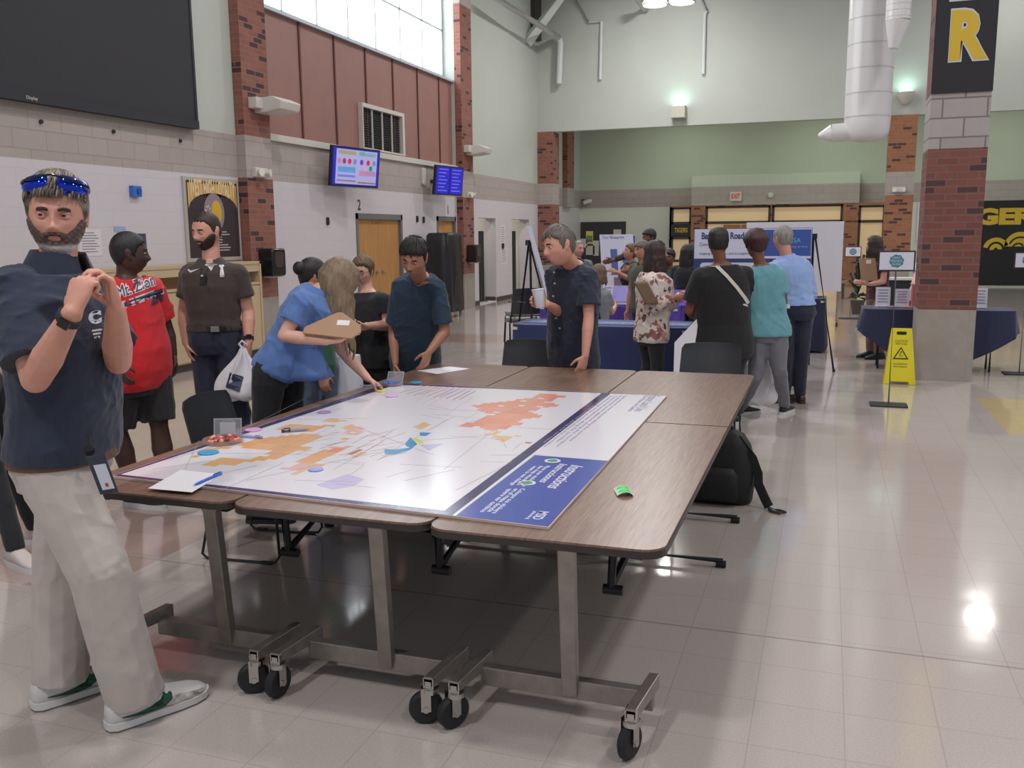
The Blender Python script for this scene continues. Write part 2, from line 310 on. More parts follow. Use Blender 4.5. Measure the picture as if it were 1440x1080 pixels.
# ---- high far wall and alcove
struct('wall_far', MB().box((WX-.3, FY, 4.5), (13, FY+.25, 12)), W_['high'])
def cells_xz(y0, y1, x0, x1, z0, z1, hs, mb):
    xs = sorted({x0, x1, *[h[0] for h in hs], *[h[1] for h in hs]}); zs = sorted({z0, z1, *[h[2] for h in hs], *[h[3] for h in hs]})
    for i in range(len(xs)-1):
        for j in range(len(zs)-1):
            xc, zc = (xs[i]+xs[i+1])/2, (zs[j]+zs[j+1])/2
            if any(h[0] < xc < h[1] and h[2] < zc < h[3] for h in hs): continue
            mb.box((xs[i], y0, zs[j]), (xs[i+1], y1, zs[j+1]))
BY = 29.8     # front of the projecting entrance block
hs = [(-4.80, -4.16, .2, 2.46), (-3.72, -1.74, 0, 2.47), (-1.70, .36, 0, 2.47), (.80, 1.55, 0, 2.42)]
m = MB(); cells_xz(BY, BY+.25, -4.84, 1.55, 0, 2.5, hs, m); struct('wall_alcove', m, brick2)
struct('wall_alcove', MB().box((-4.16, BY-.02, 2.5), (.80, BY+.3, 3.08)), block)
struct('wall_alcove', MB().box((-4.16, BY-.02, 3.08), (.80, AY, 3.42)), W_['sage'])
struct('wall_alcove', MB().box((WX, AY, 2.5), (13, AY+.2, 3.08)), block)
struct('wall_alcove', MB().box((WX, AY, 3.08), (13, AY+.2, 6)), W_['sage'])
struct('wall_alcove', MB().box((WX, AY, 0), (-4.84, AY+.2, 2.5)), W_['pale'])
struct('wall_alcove', MB().box((1.55, AY, 0), (13, AY+.2, 2.5)), W_['pale'])
struct('wall_alcove', MB().box((-4.84, BY, 0), (-4.8, AY, 2.5)), W_['pale'])
struct('ceiling_alcove', MB().box((WX-.3, FY+.2, 5.6), (13, AY+.2, 5.75)), W_['high'])
lit = mat('lit_room_glass', (226, 196, 150), .3, emis=(240, 206, 160), es=.2)
fr = mat('dark_bronze_frame', (62, 56, 52), .5)
def storefront(x0, x1, z0, z1, bars, name, solid=()):
    t = struct(name, MB().box((x0, BY+.08, z1-.06), (x1, BY+.16, z1)).box((x0, BY+.08, z0), (x0+.07, BY+.16, z1)).box((x1-.07, BY+.08, z0), (x1, BY+.16, z1)), fr)
    m = MB()
    for b in bars: m.box((x0, BY+.08, b-.04), (x1, BY+.16, b+.04))
    if bars: m.build('transom_bar', fr, t)
    m = MB().box((x0, BY+.11, z0), (x1, BY+.13, z1)); m.build('glass', lit, t)
    for a, b in solid: MB().box((x0+.07, BY+.1, a), (x1-.07, BY+.14, b)).build('spandrel', W_['black'], t)
storefront(-4.80, -4.16, .2, 2.46, (1.97, 1.5, .78), 'window_2', ((1.54, 1.95),))
storefront(-3.72, -1.74, 0, 2.47, (1.97,), 'window_3'); storefront(-1.70, .36, 0, 2.47, (1.97,), 'window_4'); storefront(.80, 1.55, 0, 2.42, (1.95,), 'window_5')
t = thing('banner_sign', 'small dark sign with gold letters in the narrow window beside the brick', 'sign', (-4.48, BY+.07, 1.55)); MB().box((-4.74, BY+.07, 1.56), (-4.2, BY+.09, 1.92)).build('board', W_['black'], t); MB().text('TIGERS', (-4.48, BY+.068, 1.74), X_, Z_, .2, maxw=.42, bold=.004).build('lettering', mat('gold_print', (206, 172, 40), .5), t)
# doors behind the whiteboard under the transoms
for k, x in enumerate((-2.9, -2.35)):
    t = struct('door_%d' % (k+3), MB().box((x-.26, BY+.05, 0), (x+.26, BY+.09, 1.9)), mat('brown_wood_door', (150, 96, 50), .5))
# ---- brick pier standing under the far wall
for a, b, mm in ((0, .8, cblock), (.8, 2.55, brick2), (2.55, 3.12, block), (3.12, 4.5, brick2)): struct('wall_pier', MB().box((1.30, FY-.1, a), (1.95, FY+.35, b)), mm)
# ---- big near column
CX0, CX1, CY0, CY1 = .98, 1.57, 11.25, 11.85
nearbrick = brickmat('column_brick', (128, 78, 68), (112, 68, 62), (118, 88, 82), .215, .0766, .009, spots=(78, 54, 56), scalevar=.12)
for a, b, mm in ((0, .8, cblock), (.8, 2.55, nearbrick), (2.55, 3.13, blockg), (3.13, 10, nearbrick)):
    struct('wall_column', MB().box((CX0, CY0, a), (CX1, CY1, b)), mm)
gold = mat('gold_print', (206, 172, 40), .5)
t = thing('column_banner', 'tall black banner with big yellow letters hanging on the brick column', 'banner', ((CX0+CX1)/2, CY0-.02, 3.13))
MB().box((CX0-.005, CY0-.02, 3.13), (CX1+.005, CY0-.004, 5.9)).build('fabric', mat('black_banner', (34, 33, 38), .7, var=.08, vs=90), t)
wl = mat('letter_outline', (196, 196, 200), .6)
for k, ch in enumerate('REGIT'):
    zc = 3.69+k*.62
    MB().text(ch, (1.28, CY0-.022, zc), X_, Z_, .66, bold=.05, maxw=.40).build('letter_outline', wl, t)
    MB().text(ch, (1.28, CY0-.025, zc), X_, Z_, .66, bold=.03, maxw=.37).build('letter', gold, t)
# banner on the far right wall
t = thing('wall_banner', 'black wall banner with gold letters and a gold curved emblem, right of the column', 'banner', (5.4, AY-.02, 0))
MB().box((3.9, AY-.02, .05), (7.8, AY-.001, 2.5)).build('fabric', mat('black_banner2', (30, 30, 32), .7), t)
MB().text('TIGERS', (4.62, AY-.022, 2.02), X_, Z_, .6, bold=.035, maxw=2.6).build('lettering', gold, t)
m = MB()
for (cx, cz, R0, R1, a0, a1) in ((5.25, 1.18, .0, .42, 0, 180), (4.62, 1.1, .22, .34, 20, 170), (4.62, 1.1, .05, .16, 0, 190), (5.9, 1.16, .1, .3, 10, 170)):
    P = [(cx+R1*cos(radians(a0+(a1-a0)*i/20)), cz+R1*sin(radians(a0+(a1-a0)*i/20))) for i in range(21)]
    P += [(cx+max(R0, .01)*cos(radians(a1-(a1-a0)*i/20)), cz+max(R0, .01)*sin(radians(a1-(a1-a0)*i/20))) for i in range(21)]
    m.prism(P, (0, AY-.021, 0), X_, Z_, -Y_, .003)
m.build('emblem', gold, t)
m = MB()
for cx, cz, R0, R1 in ((5.25, 1.15, .27, .32), (5.2, 1.12, .12, .17)):
    P = [(cx+R1*cos(radians(30+130*i/16)), cz+R1*sin(radians(30+130*i/16))) for i in range(17)]+[(cx+R0*cos(radians(160-130*i/16)), cz+R0*sin(radians(160-130*i/16))) for i in range(17)]
    m.prism(P, (0, AY-.025, 0), X_, Z_, -Y_, .003)
m.build('emblem_stripe', W_['black'], t)
# ---- ceiling: sloping deck, trusses
def quadbox(P, h): 
    a = [V(p) for p in P]; b = [p+V((0, 0, h)) for p in a]
    return MB().add(a+b, [(0, 3, 2, 1), (4, 5, 6, 7), (0, 1, 5, 4), (1, 2, 6, 5), (2, 3, 7, 6), (3, 0, 4, 7)])
deck = mat('ceiling_deck', (176, 178, 176), .6)
struct('ceiling_1', quadbox([(WX-.3, -4, 8.4), (2.5, -4, 11), (2.5, FY, 11), (WX-.3, FY, 8.4)], .2), deck)
struct('ceiling_2', quadbox([(2.5, -4, 11), (13, -4, 8.4), (13, FY, 8.4), (2.5, FY, 11)], .2), deck)
for k in range(3):
    Y = 24.6-k*7.2
    t = struct('trim_%d' % (10+k), MB().tube([(WX, Y, 6.75), (-6.0, Y, 8.85)], .16, 4), W_['steel'])
    m = MB(); m.tube([(WX, Y, 8.2), (2.5, Y, 10.8), (13, Y, 8.2)], .12, 4); m.tube([(-6.0, Y, 8.8), (2.5, Y, 9.1), (11, Y, 8.8)], .09, 4)
    for j in range(12): x = -6+j*1.42; m.tube([(x, Y, 8.82), (x+.7, Y, min(10.6-abs(x+.7-2.5)*.25, 10.7))], .05, 4); m.tube([(x+.7, Y, min(10.6-abs(x+.7-2.5)*.25, 10.7)), (x+1.42, Y, 8.85)], .05, 4)
    m.build('truss', W_['steel'], t)
struct('ceiling_edge', MB().box((WX, FY-.6, 6.95), (WX+.12, FY, 8.4)), fr)
# conduits on the far wall
def pipe(name, pts, r, label): return props(MB().tube(pts, r, 10).build(name, W_['steel'], smooth=True), label, 'pipe')
def onfar(x, y, d=.12): return ay(x, y, FY-d)
pipe('drain_pipe', [ad(690, -8, 20.5), ay(785, 52, FY-.2), ay(788, 60, FY-.16), ay(786, 118, FY-.16)], .085, 'thick white pipe slanting down then dropping on the high far wall, left end')
pipe('conduit', [ay(809, -5, FY-.1), ay(828, 31, FY-.055), ay(846, 31, FY-.055), ay(844, 112, FY-.055)], .045, 'thin white conduit with a small jog on the high far wall')
pipe('conduit', [ay(985, -5, FY-.1), ay(994, 16, FY-.055), ay(991, 20, FY-.055), ay(989, 104, FY-.055)], .05, 'white vertical conduit above the lit wall sconce on the high far wall')
pipe('conduit', [ay(893, -5, FY-1), ay(907, 12, FY-.1)], .09, 'short white strut meeting the high far wall near the lit ceiling lamp')
# hanging duct
t = thing('air_duct', 'large white round air duct hanging down before the far wall', 'duct', (.62, 19, 0))
dm = mat('white_duct', (206, 204, 204), .28, spec=.6); m = MB(); cx, r = .58, .41
prof = [ (cx, 19, 9.6), (cx, 19, 3.75), (cx+.01, 19, 3.45), (cx+.0, 19.0, 3.3)]
m.cone((cx, 19, 3.75), (cx, 19, 10.5), r, n=40); m.build('riser', dm, t, smooth=True)
rings = []
for i in range(9):
    a = pi/2*i/8; c = V((cx, 19+.0, 3.75-.28*sin(a))); rr = r*(1-.0*a); rings.append([c+V((rr*cos(2*pi*j/40)*(cos(a*.55)), rr*sin(2*pi*j/40)*cos(a*.55), -.22*sin(a)*cos(2*pi*j/40)*.0)) for j in range(40)])
rings = []
for i in range(10):
    a = i/9; zz = 3.75-.42*sin(a*pi/2); k = math.sqrt(max(0, 1-(a*.97)**2.6)); rings.append([V((cx+r*k*cos(2*pi*j/40), 19+r*k*sin(2*pi*j/40), zz)) for j in range(40)])
MB().loft(rings).build('elbow', dm, t, smooth=True)
MB().cone((cx-.3, 18.95, 3.52), (cx-.62, 18.95, 3.50), .17, n=28).cone((cx-.62, 18.95, 3.50), (cx-.86, 18.95, 3.46), .17, .04, n=28).build('outlet', dm, t, smooth=True)
for z in (3.76, 4.18, 4.62, 5.05, 5.5, 5.95): MB().cone((cx, 19, z), (cx, 19, z+.02), r+.008, n=40).build('seam_band', mat('duct_band', (192, 190, 190), .3), t, smooth=True)
t = thing('air_duct', 'short spiral duct branch hanging beside the large duct, near the image top', 'duct', (1.0, 18, 0))
P = [V((.95, 17.7, 10.5)), V((.95, 17.7, 5.2)), V((.9, 17.7, 4.75))]; m = MB(); m.cone(P[0], P[1], .2, n=28).cone(P[1], P[2], .2, .08, n=28); m.build('spiral_pipe', dm, t, smooth=True)
for k in range(22): MB().cone((.95, 17.7, 5.25+k*.1), (.95, 17.7, 5.262+k*.1), .206, n=28).build('rib', dm, t, smooth=True)
# ================================================================= THINGS ON THE LEFT WALL
t = thing('led_screen', 'huge dark display screen high on the left wall', 'screen', (WX+.06, 6.9, 3.08))
MB().box((WX+.001, 3.4, 3.12), (WX+.1, 10.32, 6.6)).build('display', W_['dark'], t)
MB().box((WX+.02, 3.4, 3.06), (WX+.12, 10.34, 3.16)).box((WX+.02, 10.3, 3.06), (WX+.11, 10.34, 6.6)).build('bezel', mat('screen_bezel', (38, 40, 48), .6), t)
MB().text('Display', ax(45, 138, WX+.125), Y_, Z_, .05).build('maker_mark', W_['off'], t)
for i, p in enumerate(((57, 171), (159, 185), (253, 198))):
    c = ax(p[0], p[1], WX+.005); props(MB().cone(c, c+X_*.02, .022, n=12).build('wall_anchor', W_['black']), ('left', 'middle', 'right')[i]+'most small round black anchor in the block band under the dark screen', 'anchor', 'anchors below the screen')
# lights on piers
def sconce(y0, z, lab):
    t = thing('emergency_lamp', lab, 'light', (PX, y0+.3, z)); m = MB()
    m.box((PX, y0-.02, z-.05), (PX+.14, y0+.2, z+.1)); m.build('mounting_box', W_['off'], t, bevel=.01)
    m = MB(); P = [(0, -.1), (.16, -.1), (.42, -.06), (.46, .05), (.30, .12), (0, .10)]
    m.prism(P, (PX, y0+.12, z), X_, Z_, Y_, .5); m.build('housing', W_['off'], t, bevel=.015)
sconce(11.42, 3.5, 'off white up-light fixture on the nearer brick pier'); sconce(19.5, 3.53, 'off white up-light fixture on the farther brick pier by the blue monitor')
def twinlamp(x, y, z, lab, f=X_, s=Y_):
    t = thing('exit_lamp', lab, 'light', (x, y, z)); o = V((x, y, z)); m = MB(); m.obox(o+f*.025, s, Z_, f, .3, .13, .07); m.build('body', W_['off'], t, bevel=.01)
    for k in (-1, 1): MB().cone(o+f*.05+s*.09*k, o+f*.13+s*.11*k, .035, .055, n=16).build('lamp_head', mat('lamp_lens', (224, 222, 210), .2), t, smooth=True)
twinlamp(PX, 11.57, 2.58, 'small white twin head emergency lamp on the nearer pier'); twinlamp(PX, 19.75, 2.56, 'small white twin head emergency lamp on the farther pier')
twinlamp(1.6, FY-.11, 2.68, 'small twin head emergency lamp on the brick pier under the far wall', -Y_, X_)
# monitors
def monitor(pts, lab, kind):
    P = [ax(p[0], p[1], PX+.25) for p in pts]; TL, TR, BR, BL = P
    c = (TL+TR+BR+BL)/4; u = ((TR-TL)+(BR-BL)); u.z *= .3; u.normalize(); w_ = ((TL+TR)-(BL+BR)); w = Z_.copy(); ww = (TR-TL).length; hh = w_.length/2
    u = V((.18, 1, 0)).normalized(); n = u.cross(Z_).normalized(); w = (Z_ - n*(-.12)).normalized(); n = u.cross(w).normalized()
    if n.x < 0: n = -n
    t = thing('wall_monitor', lab, 'monitor', c)
    ww = ((TR-TL).length+(BR-BL).length)/2
    MB().obox(c-n*.03, u, w, n, ww, hh, .06).build('casing', mat('monitor_casing', (30, 30, 60), .4), t, bevel=.006)
    MB().obox(c+n*.001, u, w, n, ww-.06, hh-.06, .004).build('screen', mat('blue_screen', (40, 40, 200), .3, emis=(46, 40, 190), es=.5), t)
    MB().tube([c-n*.06, c-n*.2-w*.05, V((WX, c.y-.05, c.z))], .04, 8).obox(c-n*.08, u, w, n, .3, .3, .05).build('wall_bracket', W_['black'], t)
    def patch(x0, x1, y0, y1, rgb, nm='screen_graphic', d=.004):
        mm = mat('screen_%d_%d_%d' % rgb, rgb, .4, emis=rgb, es=.5)
        MB().obox(c+u*((x0+x1)/2-.5)*ww+w*((y0+y1)/2-.5)*hh+n*(d+.002), u, w, n, abs(x1-x0)*ww, abs(y1-y0)*hh, .002).build(nm, mm, t)
    def disc(x, y, r, rgb):
        mm = mat('screen_%d_%d_%d' % rgb, rgb, .4, emis=rgb, es=.5); o = c+u*(x-.5)*ww+w*(y-.5)*hh+n*.008; MB().cone(o, o+n*.002, r, n=14).build('screen_graphic', mm, t)
    if kind == 1:
        patch(.08, .93, .07, .93, (176, 176, 226)); patch(.12, .48, .8, .9, (190, 180, 60)); patch(.54, .9, .8, .9, (110, 190, 150))
        for x, cc in ((.14, (210, 130, 150)), (.24, (150, 60, 120)), (.35, (210, 40, 90)), (.46, (120, 140, 200)), (.6, (120, 50, 190)), (.74, (210, 50, 60)), (.87, (110, 150, 200))): disc(x, .64, .045, cc)
        disc(.67, .5, .035, (200, 180, 180)); disc(.8, .5, .045, (40, 150, 110))
        patch(.12, .48, .36, .5, (90, 170, 210)); patch(.56, .92, .3, .43, (220, 140, 170)); patch(.12, .48, .24, .3, (120, 130, 220)); patch(.1, .5, .13, .17, (150, 120, 80)); patch(.54, .92, .1, .14, (150, 120, 80))
    else:
        patch(.49, .52, .05, .95, (20, 20, 110))
        for j in range(7):
            for x in (.1, .58): patch(x, x+.32-(j % 3)*.05, .86-j*.12, .89-j*.12, (120, 120, 235))
monitor([(477, 206), (529, 213), (522, 265), (472, 258)], 'larger wall monitor with a colourful chart above the oak double door', 1)
monitor([(620, 233), (649, 239), (642, 275), (616, 270)], 'smaller wall monitor with a plain blue text screen beside the farther brick pier', 2)
c = ax(594, 248, WX); props(MB().prism(rrect(.16, .34, .05), c, Y_, Z_, X_, .05).build('wireless_access_point', W_['off'], bevel=.01), 'small white oblong wireless unit on the block band between the monitors', 'device')
# doors
def door(n_, d, label_txt=None, leaves=2):
    y0, y1, _, z1 = d; m = MB(); f = .07
    m.box((WX-.16, y0, 0), (WX+.015, y0+f, z1)); m.box((WX-.16, y1-f, 0), (WX+.015, y1, z1)); m.box((WX-.16, y0, z1-f-.03), (WX+.015, y1, z1))
    t = struct('door_%d' % n_, m, W_['trim'])
    w = (y1-y0-2*f)/leaves
    for k in range(leaves):
        a = y0+f+k*w; lf = MB().box((WX-.09, a+.003, .01), (WX-.045, a+w-.003, z1-f-.03)).build('door_leaf', W_['oak'], t)
        h = MB(); yy = a+(w-.12 if k == 0 else .12); h.cone((WX-.045, yy, 1.0), (WX-.02, yy, 1.0), .03, n=14); h.tube([(WX-.02, yy, 1.0), (WX+.0, yy, 1.0), (WX+.01, yy+(-.1 if k == 0 else .1), 1.0)], .01); h.build('door_handle', W_['brass'], lf)
    return t
door(1, D1, leaves=2); door(2, D2, leaves=1)
dk = mat('dark_lettering', (60, 58, 62), .6)
def wtext(txt, px, size, lab, name='wall_sign'):
    c = ax(px[0], px[1], WX+.002); props(MB().text(txt, c, Y_, Z_, size, bold=.004).build(name, dk), lab, 'sign')
wtext('2', (505, 289), .26, 'dark number 2 painted over the oak double door', 'door_number'); wtext('1', (630, 296), .26, 'dark number 1 painted over the door beside the farther pier', 'door_number')
t = thing('door_sign', 'faint lettered sign on top of the oak double door', 'sign', (WX-.04, 15.6, 1.9)); MB().text('CAFE', ax(530, 313, WX-.044), Y_, Z_, .11, maxw=.45).build('lettering', mat('dull_lettering', (140, 104, 62), .6), t)
for i, (px, py) in enumerate(((460, 311), (586, 308), (595, 309))):
    c = ax(px, py, WX); props(MB().prism(rrect(.07, .13, .03), c, Y_, Z_, X_, .03).build('wall_fixture', W_['black'], bevel=.006), ('small dark oval fitting on the white wall left of the oak door', 'left of two small dark fittings between the oak doors', 'right of two small dark fittings between the oak doors')[i], 'wall fitting')
# dispensers
def dispenser(y, z, lab):
    t = thing('paper_towel_dispenser', lab, 'dispenser', (PX, y, z)); m = MB()
    m.prism(rrect(.34, .40, .05), (PX, y, z), Y_, Z_, X_, .24); m.build('housing', mat('smoked_plastic', (34, 32, 34), .18), t, bevel=.02, smooth=True)
    MB().prism(rrect(.22, .22, .06), (PX+.236, y-.01, z+.04), Y_, Z_, X_, .012).build('window', mat('smoked_window', (70, 62, 60), .1), t)
    MB().box((PX+.05, y-.13, z-.215), (PX+.2, y+.13, z-.19)).build('paper_slot', W_['off'], t)
dispenser(11.62, 1.31, 'black paper towel dispenser on the nearer brick pier'); dispenser(19.72, 1.25, 'black paper towel dispenser on the farther brick pier')
# framed poster
t = thing('framed_poster', 'framed black and gold school poster left of the nearer brick pier', 'poster', (WX, 10.64, 1.28))
y0, y1, z0, z1 = 10.06, 11.24, 1.36, 2.46; x = WX
MB().box((x, y0, z0), (x+.03, y1, z1)).build('frame', mat('silver_frame', (190, 186, 176), .35, metal=.3), t, bevel=.004)
MB().box((x+.028, y0+.05, z0+.05), (x+.033, y1-.05, z1-.05)).build('print', mat('poster_dark', (58, 46, 52), .35), t)
MB().box((x+.033, y0+.07, z1-.42), (x+.036, y1-.07, z1-.08)).build('wooden_border', mat('poster_gold_wood', (196, 158, 92), .5, var=.35, vs=3, stretch=(1, 9, .6)), t)
P = [((y0+y1)/2+(y1-y0-.14)/2*cos(pi*i/24), (z1-.42)+.22*sin(pi*i/24)) for i in range(25)]
MB().prism(P, (x+.036, 0, 0), Y_, Z_, X_, .002).build('arch', mat('poster_dark', (58, 46, 52), .35), t)
P = [(10.65+.22*cos(2*pi*i/24), 2.0+.26*sin(2*pi*i/24)) for i in range(24)]
MB().prism(P, (x+.038, 0, 0), Y_, Z_, X_, .001).build('pale_glow_print', mat('poster_mauve', (142, 126, 136), .4), t)
MB().text('WEST HIGH LOYALTY', (x+.0365, 10.65, 2.31), Y_, Z_, .3, maxw=.98, bold=.012).build('title_lettering', mat('poster_cream', (222, 196, 150), .5), t)
m = MB().ball((x+.04, 10.70, 2.0), .004, .11, .17, n=20); m.build('crest', mat('poster_gold', (206, 168, 40), .4), t)
m = MB()
for k in range(9): a = 2*pi*k/9; m.cone((x+.038, 10.52+.05*cos(a), 2.0+.09*sin(a)), (x+.041, 10.52+.05*cos(a), 2.0+.09*sin(a)), .014, n=8)
m.build('ring_emblem', mat('poster_cream', (222, 196, 150), .5), t)
m = MB()
for k in range(8): w = .16+.22*abs(sin(k*1.7)); m.box((x+.034, 10.72-w/2+.1*cos(k), 1.74-k*.035), (x+.036, 10.72+w/2+.1*cos(k), 1.755-k*.035))
m.build('verse_lines', mat('poster_greytext', (176, 166, 172), .5), t)
# papers, blue box on the wall
def paper(y, z, w, h, lab, lines=6, mm=None, dark=(120, 118, 130)):
    t = thing('wall_notice', lab, 'notice', (WX, y, z-h/2)); MB().box((WX, y-w/2, z-h/2), (WX+.004, y+w/2, z+h/2)).build('sheet', mm or mat('white_sheet', (214, 210, 214), .6), t)
    m = MB()
    for k in range(lines): m.box((WX+.004, y-w*.38, z+h*.38-k*h*.8/lines), (WX+.005, y+w*(.2+.18*((k*7) % 3)/2), z+h*.38-k*h*.8/lines-h*.03))
    m.build('print', mat('print_%d' % dark[0], dark, .6), t)
paper(8.42, 1.63, .34, .3, 'white printed notice on the wall behind the man in front', 8); paper(9.18, 1.6, .3, .26, 'dark and white printed flyer on the wall above the red shirted man', 3, mat('navy_flyer', (62, 70, 92), .5), (200, 200, 210))
c = ax(188, 269, WX); t = thing('alarm_box', 'small blue box mounted on the white wall', 'alarm', c); MB().obox(c+X_*.025, Y_, Z_, X_, .15, .13, .07).build('housing', mat('blue_plastic', (60, 110, 190), .35), t, bevel=.008); MB().cone(c+X_*.06+Y_*.02, c+X_*.075+Y_*.02, .035, n=16).build('button', mat('blue_button', (40, 84, 170), .3), t)
c = ax(168, 322, WX); props(MB().box((WX, c.y-.09, c.z-.03), (WX+.01, c.y+.09, c.z+.03)).build('wall_label', mat('pale_blue_label', (150, 170, 200), .5)), 'small pale blue label on the wall above the red shirted man head', 'label')
# more notices near the passages
for (px, py, w, h, lab) in ((707, 330, .35, .5, 'pale printed sheet between the two passages, upper one'), (709, 360, .5, .42, 'pale printed sheet between the two passages, lower one')):
    c = ax(px, py, WX); c.y = min(max(c.y, 22.3), 22.85); paper(c.y, c.z, w, h, lab, 7)
for i, (px, py) in enumerate(((706.5, 346), (721.5, 343.5))):
    c = ax(px, py, WX); props(MB().box((WX, c.y-.06, c.z-.07), (WX+.03, c.y+.06, c.z+.07)).build('wall_switch', W_['black']), ('left', 'right')[i]+' small black switch plate between the two passages', 'switch')
# ---- low cabinets
t = thing('low_cabinet', 'long pale wood cabinet with open shelf along the left wall', 'cabinet', (-7.75, 9.4, 0))
X0, X1 = WX+.02, -7.6; m = MB(); ya, yb = 6.5, 11.24
m.box((X0, ya, 1.30), (X1+.03, yb, 1.34)); m.box((X0, ya, 1.02), (X1+.02, yb, 1.05)); m.box((X0, ya, .1), (X1, yb, 1.02)); m.box((X0, yb-.04, 0.0), (X1+.03, yb, 1.34)); m.box((X0, ya, .1), (X1+.03, ya+.04, 1.34)); m.build('body', W_['maple'], t, bevel=.003)
m = MB().box((X0, ya, 1.2), (X1+.02, yb, 1.3)); m.build('upper_rail', W_['maple'], t)
MB().box((X0, ya+.04, 1.05), (X0+.02, yb-.04, 1.2)).build('shelf_back', W_['rec'], t)
MB().box((X0, ya, 0), (X1-.03, yb, .1)).build('toe_kick', W_['base'], t)
for k in range(6): y = ya+.04+k*(yb-ya-.08)/6; d = MB().box((X1, y+.004, .12), (X1+.018, y+(yb-ya-.08)/6-.004, 1.0)).build('door', W_['maple'], t)
# ---- covered cart by the second door
t = thing('covered_cart', 'tall black fabric covered rolling rack before the farther oak door', 'rack', (-7.2, 17.55, 0))
m = MB(); rings = []
c0 = ay(625, 380, 17.6); 
for i, (z, w, d) in enumerate(((.12, .62, .34), (.3, .64, .35), (.9, .62, .33), (1.4, .6, .3), (1.66, .58, .27), (1.72, .5, .2))):
    R_ = []
    for j in range(48):
        a = 2*pi*j/48; k = 1+.05*sin(a*9+z*2)+.03*sin(a*17+z*3); R_.append(V((c0.x+w*.5*abs(cos(a))**.5*math.copysign(1, cos(a))*k*.95, 17.6+w*.62*abs(sin(a))**.5*math.copysign(1, sin(a))*k, z)))
    rings.append(R_)
m.loft(rings); m.build('fabric_cover', mat('black_vinyl_cover', (30, 30, 34), .42, bump=.3, bs=12), t, smooth='all')
for sx in (-.22, .22):
    for sy in (-.3, .3): MB().cone((c0.x+sx-.015, 17.6+sy, .05), (c0.x+sx+.015, 17.6+sy, .05), .05, n=16).tube([(c0.x+sx, 17.6+sy, .05), (c0.x+sx, 17.6+sy, .16)], .015).build('caster', mat('grey_wheel', (120, 118, 118), .5), t)
# ================================================================= ALCOVE THINGS
t = thing('bulletin_board', 'dark bulletin board with pinned papers on the pale back wall', 'board', (-7.2, AY-.03, .6))
MB().box((WX+.02, AY-.03, .3), (-6.35, AY-.001, 2.05)).build('panel', mat('dark_felt', (62, 60, 60), .9), t)
for (px, py, w, h, c_) in ((829, 334, .24, .42, (214, 200, 110)), (838, 349, .2, .5, (200, 196, 184)), (820, 342, .28, .3, (206, 196, 190)), (868, 327, .26, .2, (206, 198, 184)), (830, 352, .3, .3, (196, 190, 178))):
    c = ay(px, py, AY-.04); s_ = MB().box((c.x-w/2, AY-.04, c.z-h/2), (c.x+w/2, AY-.03, c.z+h/2)).build('pinned_paper', mat('pp_%d_%d' % (c_[0], c_[1]), c_, .7), t)
    if c_[0] == 214:
        MB().box((c.x-.1, AY-.045, c.z-.05), (c.x+.1, AY-.04, c.z+.06)).build('green_block', mat('pg', (96, 150, 90), .7), s_); MB().box((c.x-.1, AY-.045, c.z-.15), (c.x+.1, AY-.04, c.z-.06)).build('purple_block', mat('pv', (110, 90, 130), .7), s_)
t = thing('exit_sign', 'white exit sign with red letters on the block band of the entrance', 'sign', (-2.8, BY-.05, 2.66))
MB().box((-2.97, BY-.08, 2.62), (-2.62, BY-.02, 2.9)).build('housing', W_['off'], t, bevel=.01)
MB().text('EXIT', (-2.795, BY-.083, 2.76), X_, Z_, .2, maxw=.27, bold=.006).build('lettering', mat('exit_red', (200, 50, 50), .4, emis=(200, 50, 50), es=.4), t)
c = ay(1084, 274, BY-.02); props(MB().cone(c, c-Y_*.06, .08, n=18).build('smoke_alarm', W_['off']), 'small round white detector on the block band right of the exit sign', 'detector')
c = ay(811, 284, AY-.1); c.x = max(c.x, WX+.25); t = thing('security_camera', 'small white security camera at the alcove corner', 'camera', c); MB().cone(c+V((-.1, -.1, -.04)), c+V((.12, .08, .03)), .07, n=16).build('housing', W_['off'], t); MB().tube([c, c+V((0, .1, .1))], .02).build('bracket', W_['off'], t)
c = ay(820, 283, AY-.02); props(MB().box((c.x-.04, AY-.04, c.z-.06), (c.x+.04, AY, c.z+.06)).build('sensor', W_['black']), 'small black sensor beside the white security camera', 'sensor')
# lit sconces, far wall
def uplight(px, py, lab, cyl):
    c = ay(px, py, FY-.15); t = thing('wall_sconce', lab, 'lamp', c); m = MB()
    if cyl: m.lathe([(.03, -.32), (.12, -.25), (.21, -.05), (.21, 0)], (c.x, FY-.2, c.z), 24)
    else: m.prism([(-.18, -.3), (.18, -.3), (.19, 0), (-.19, 0)], (c.x, FY-.02, c.z), X_, Z_, -Y_, .36)
    m.build('shade', mat('sconce_shade', (190, 186, 172), .5), t, smooth=cyl)
    m = MB()
    m.cone((c.x, FY-.2, c.z), (c.x, FY-.2, c.z+.012), .17, n=24); m.build('lamp', mat('mh_lamp', (235, 255, 250), .3, emis=(225, 255, 245), es=7), t)
    l = bpy.data.lights.new('sconce_light', 'AREA'); l.shape = 'DISK'; l.size = .3; l.energy = 5; l.color = (.55, 1, .85); lo = bpy.data.objects.new('sconce_light', l); COL.objects.link(lo); lo.location = (c.x, FY-.24, c.z+.05); lo.rotation_euler = (pi-.0, 0, 0)
uplight(955, 150, 'lit boxy wall sconce on the high far wall, left one', False); uplight(1274, 130, 'lit rounded wall sconce right of the hanging duct', True)
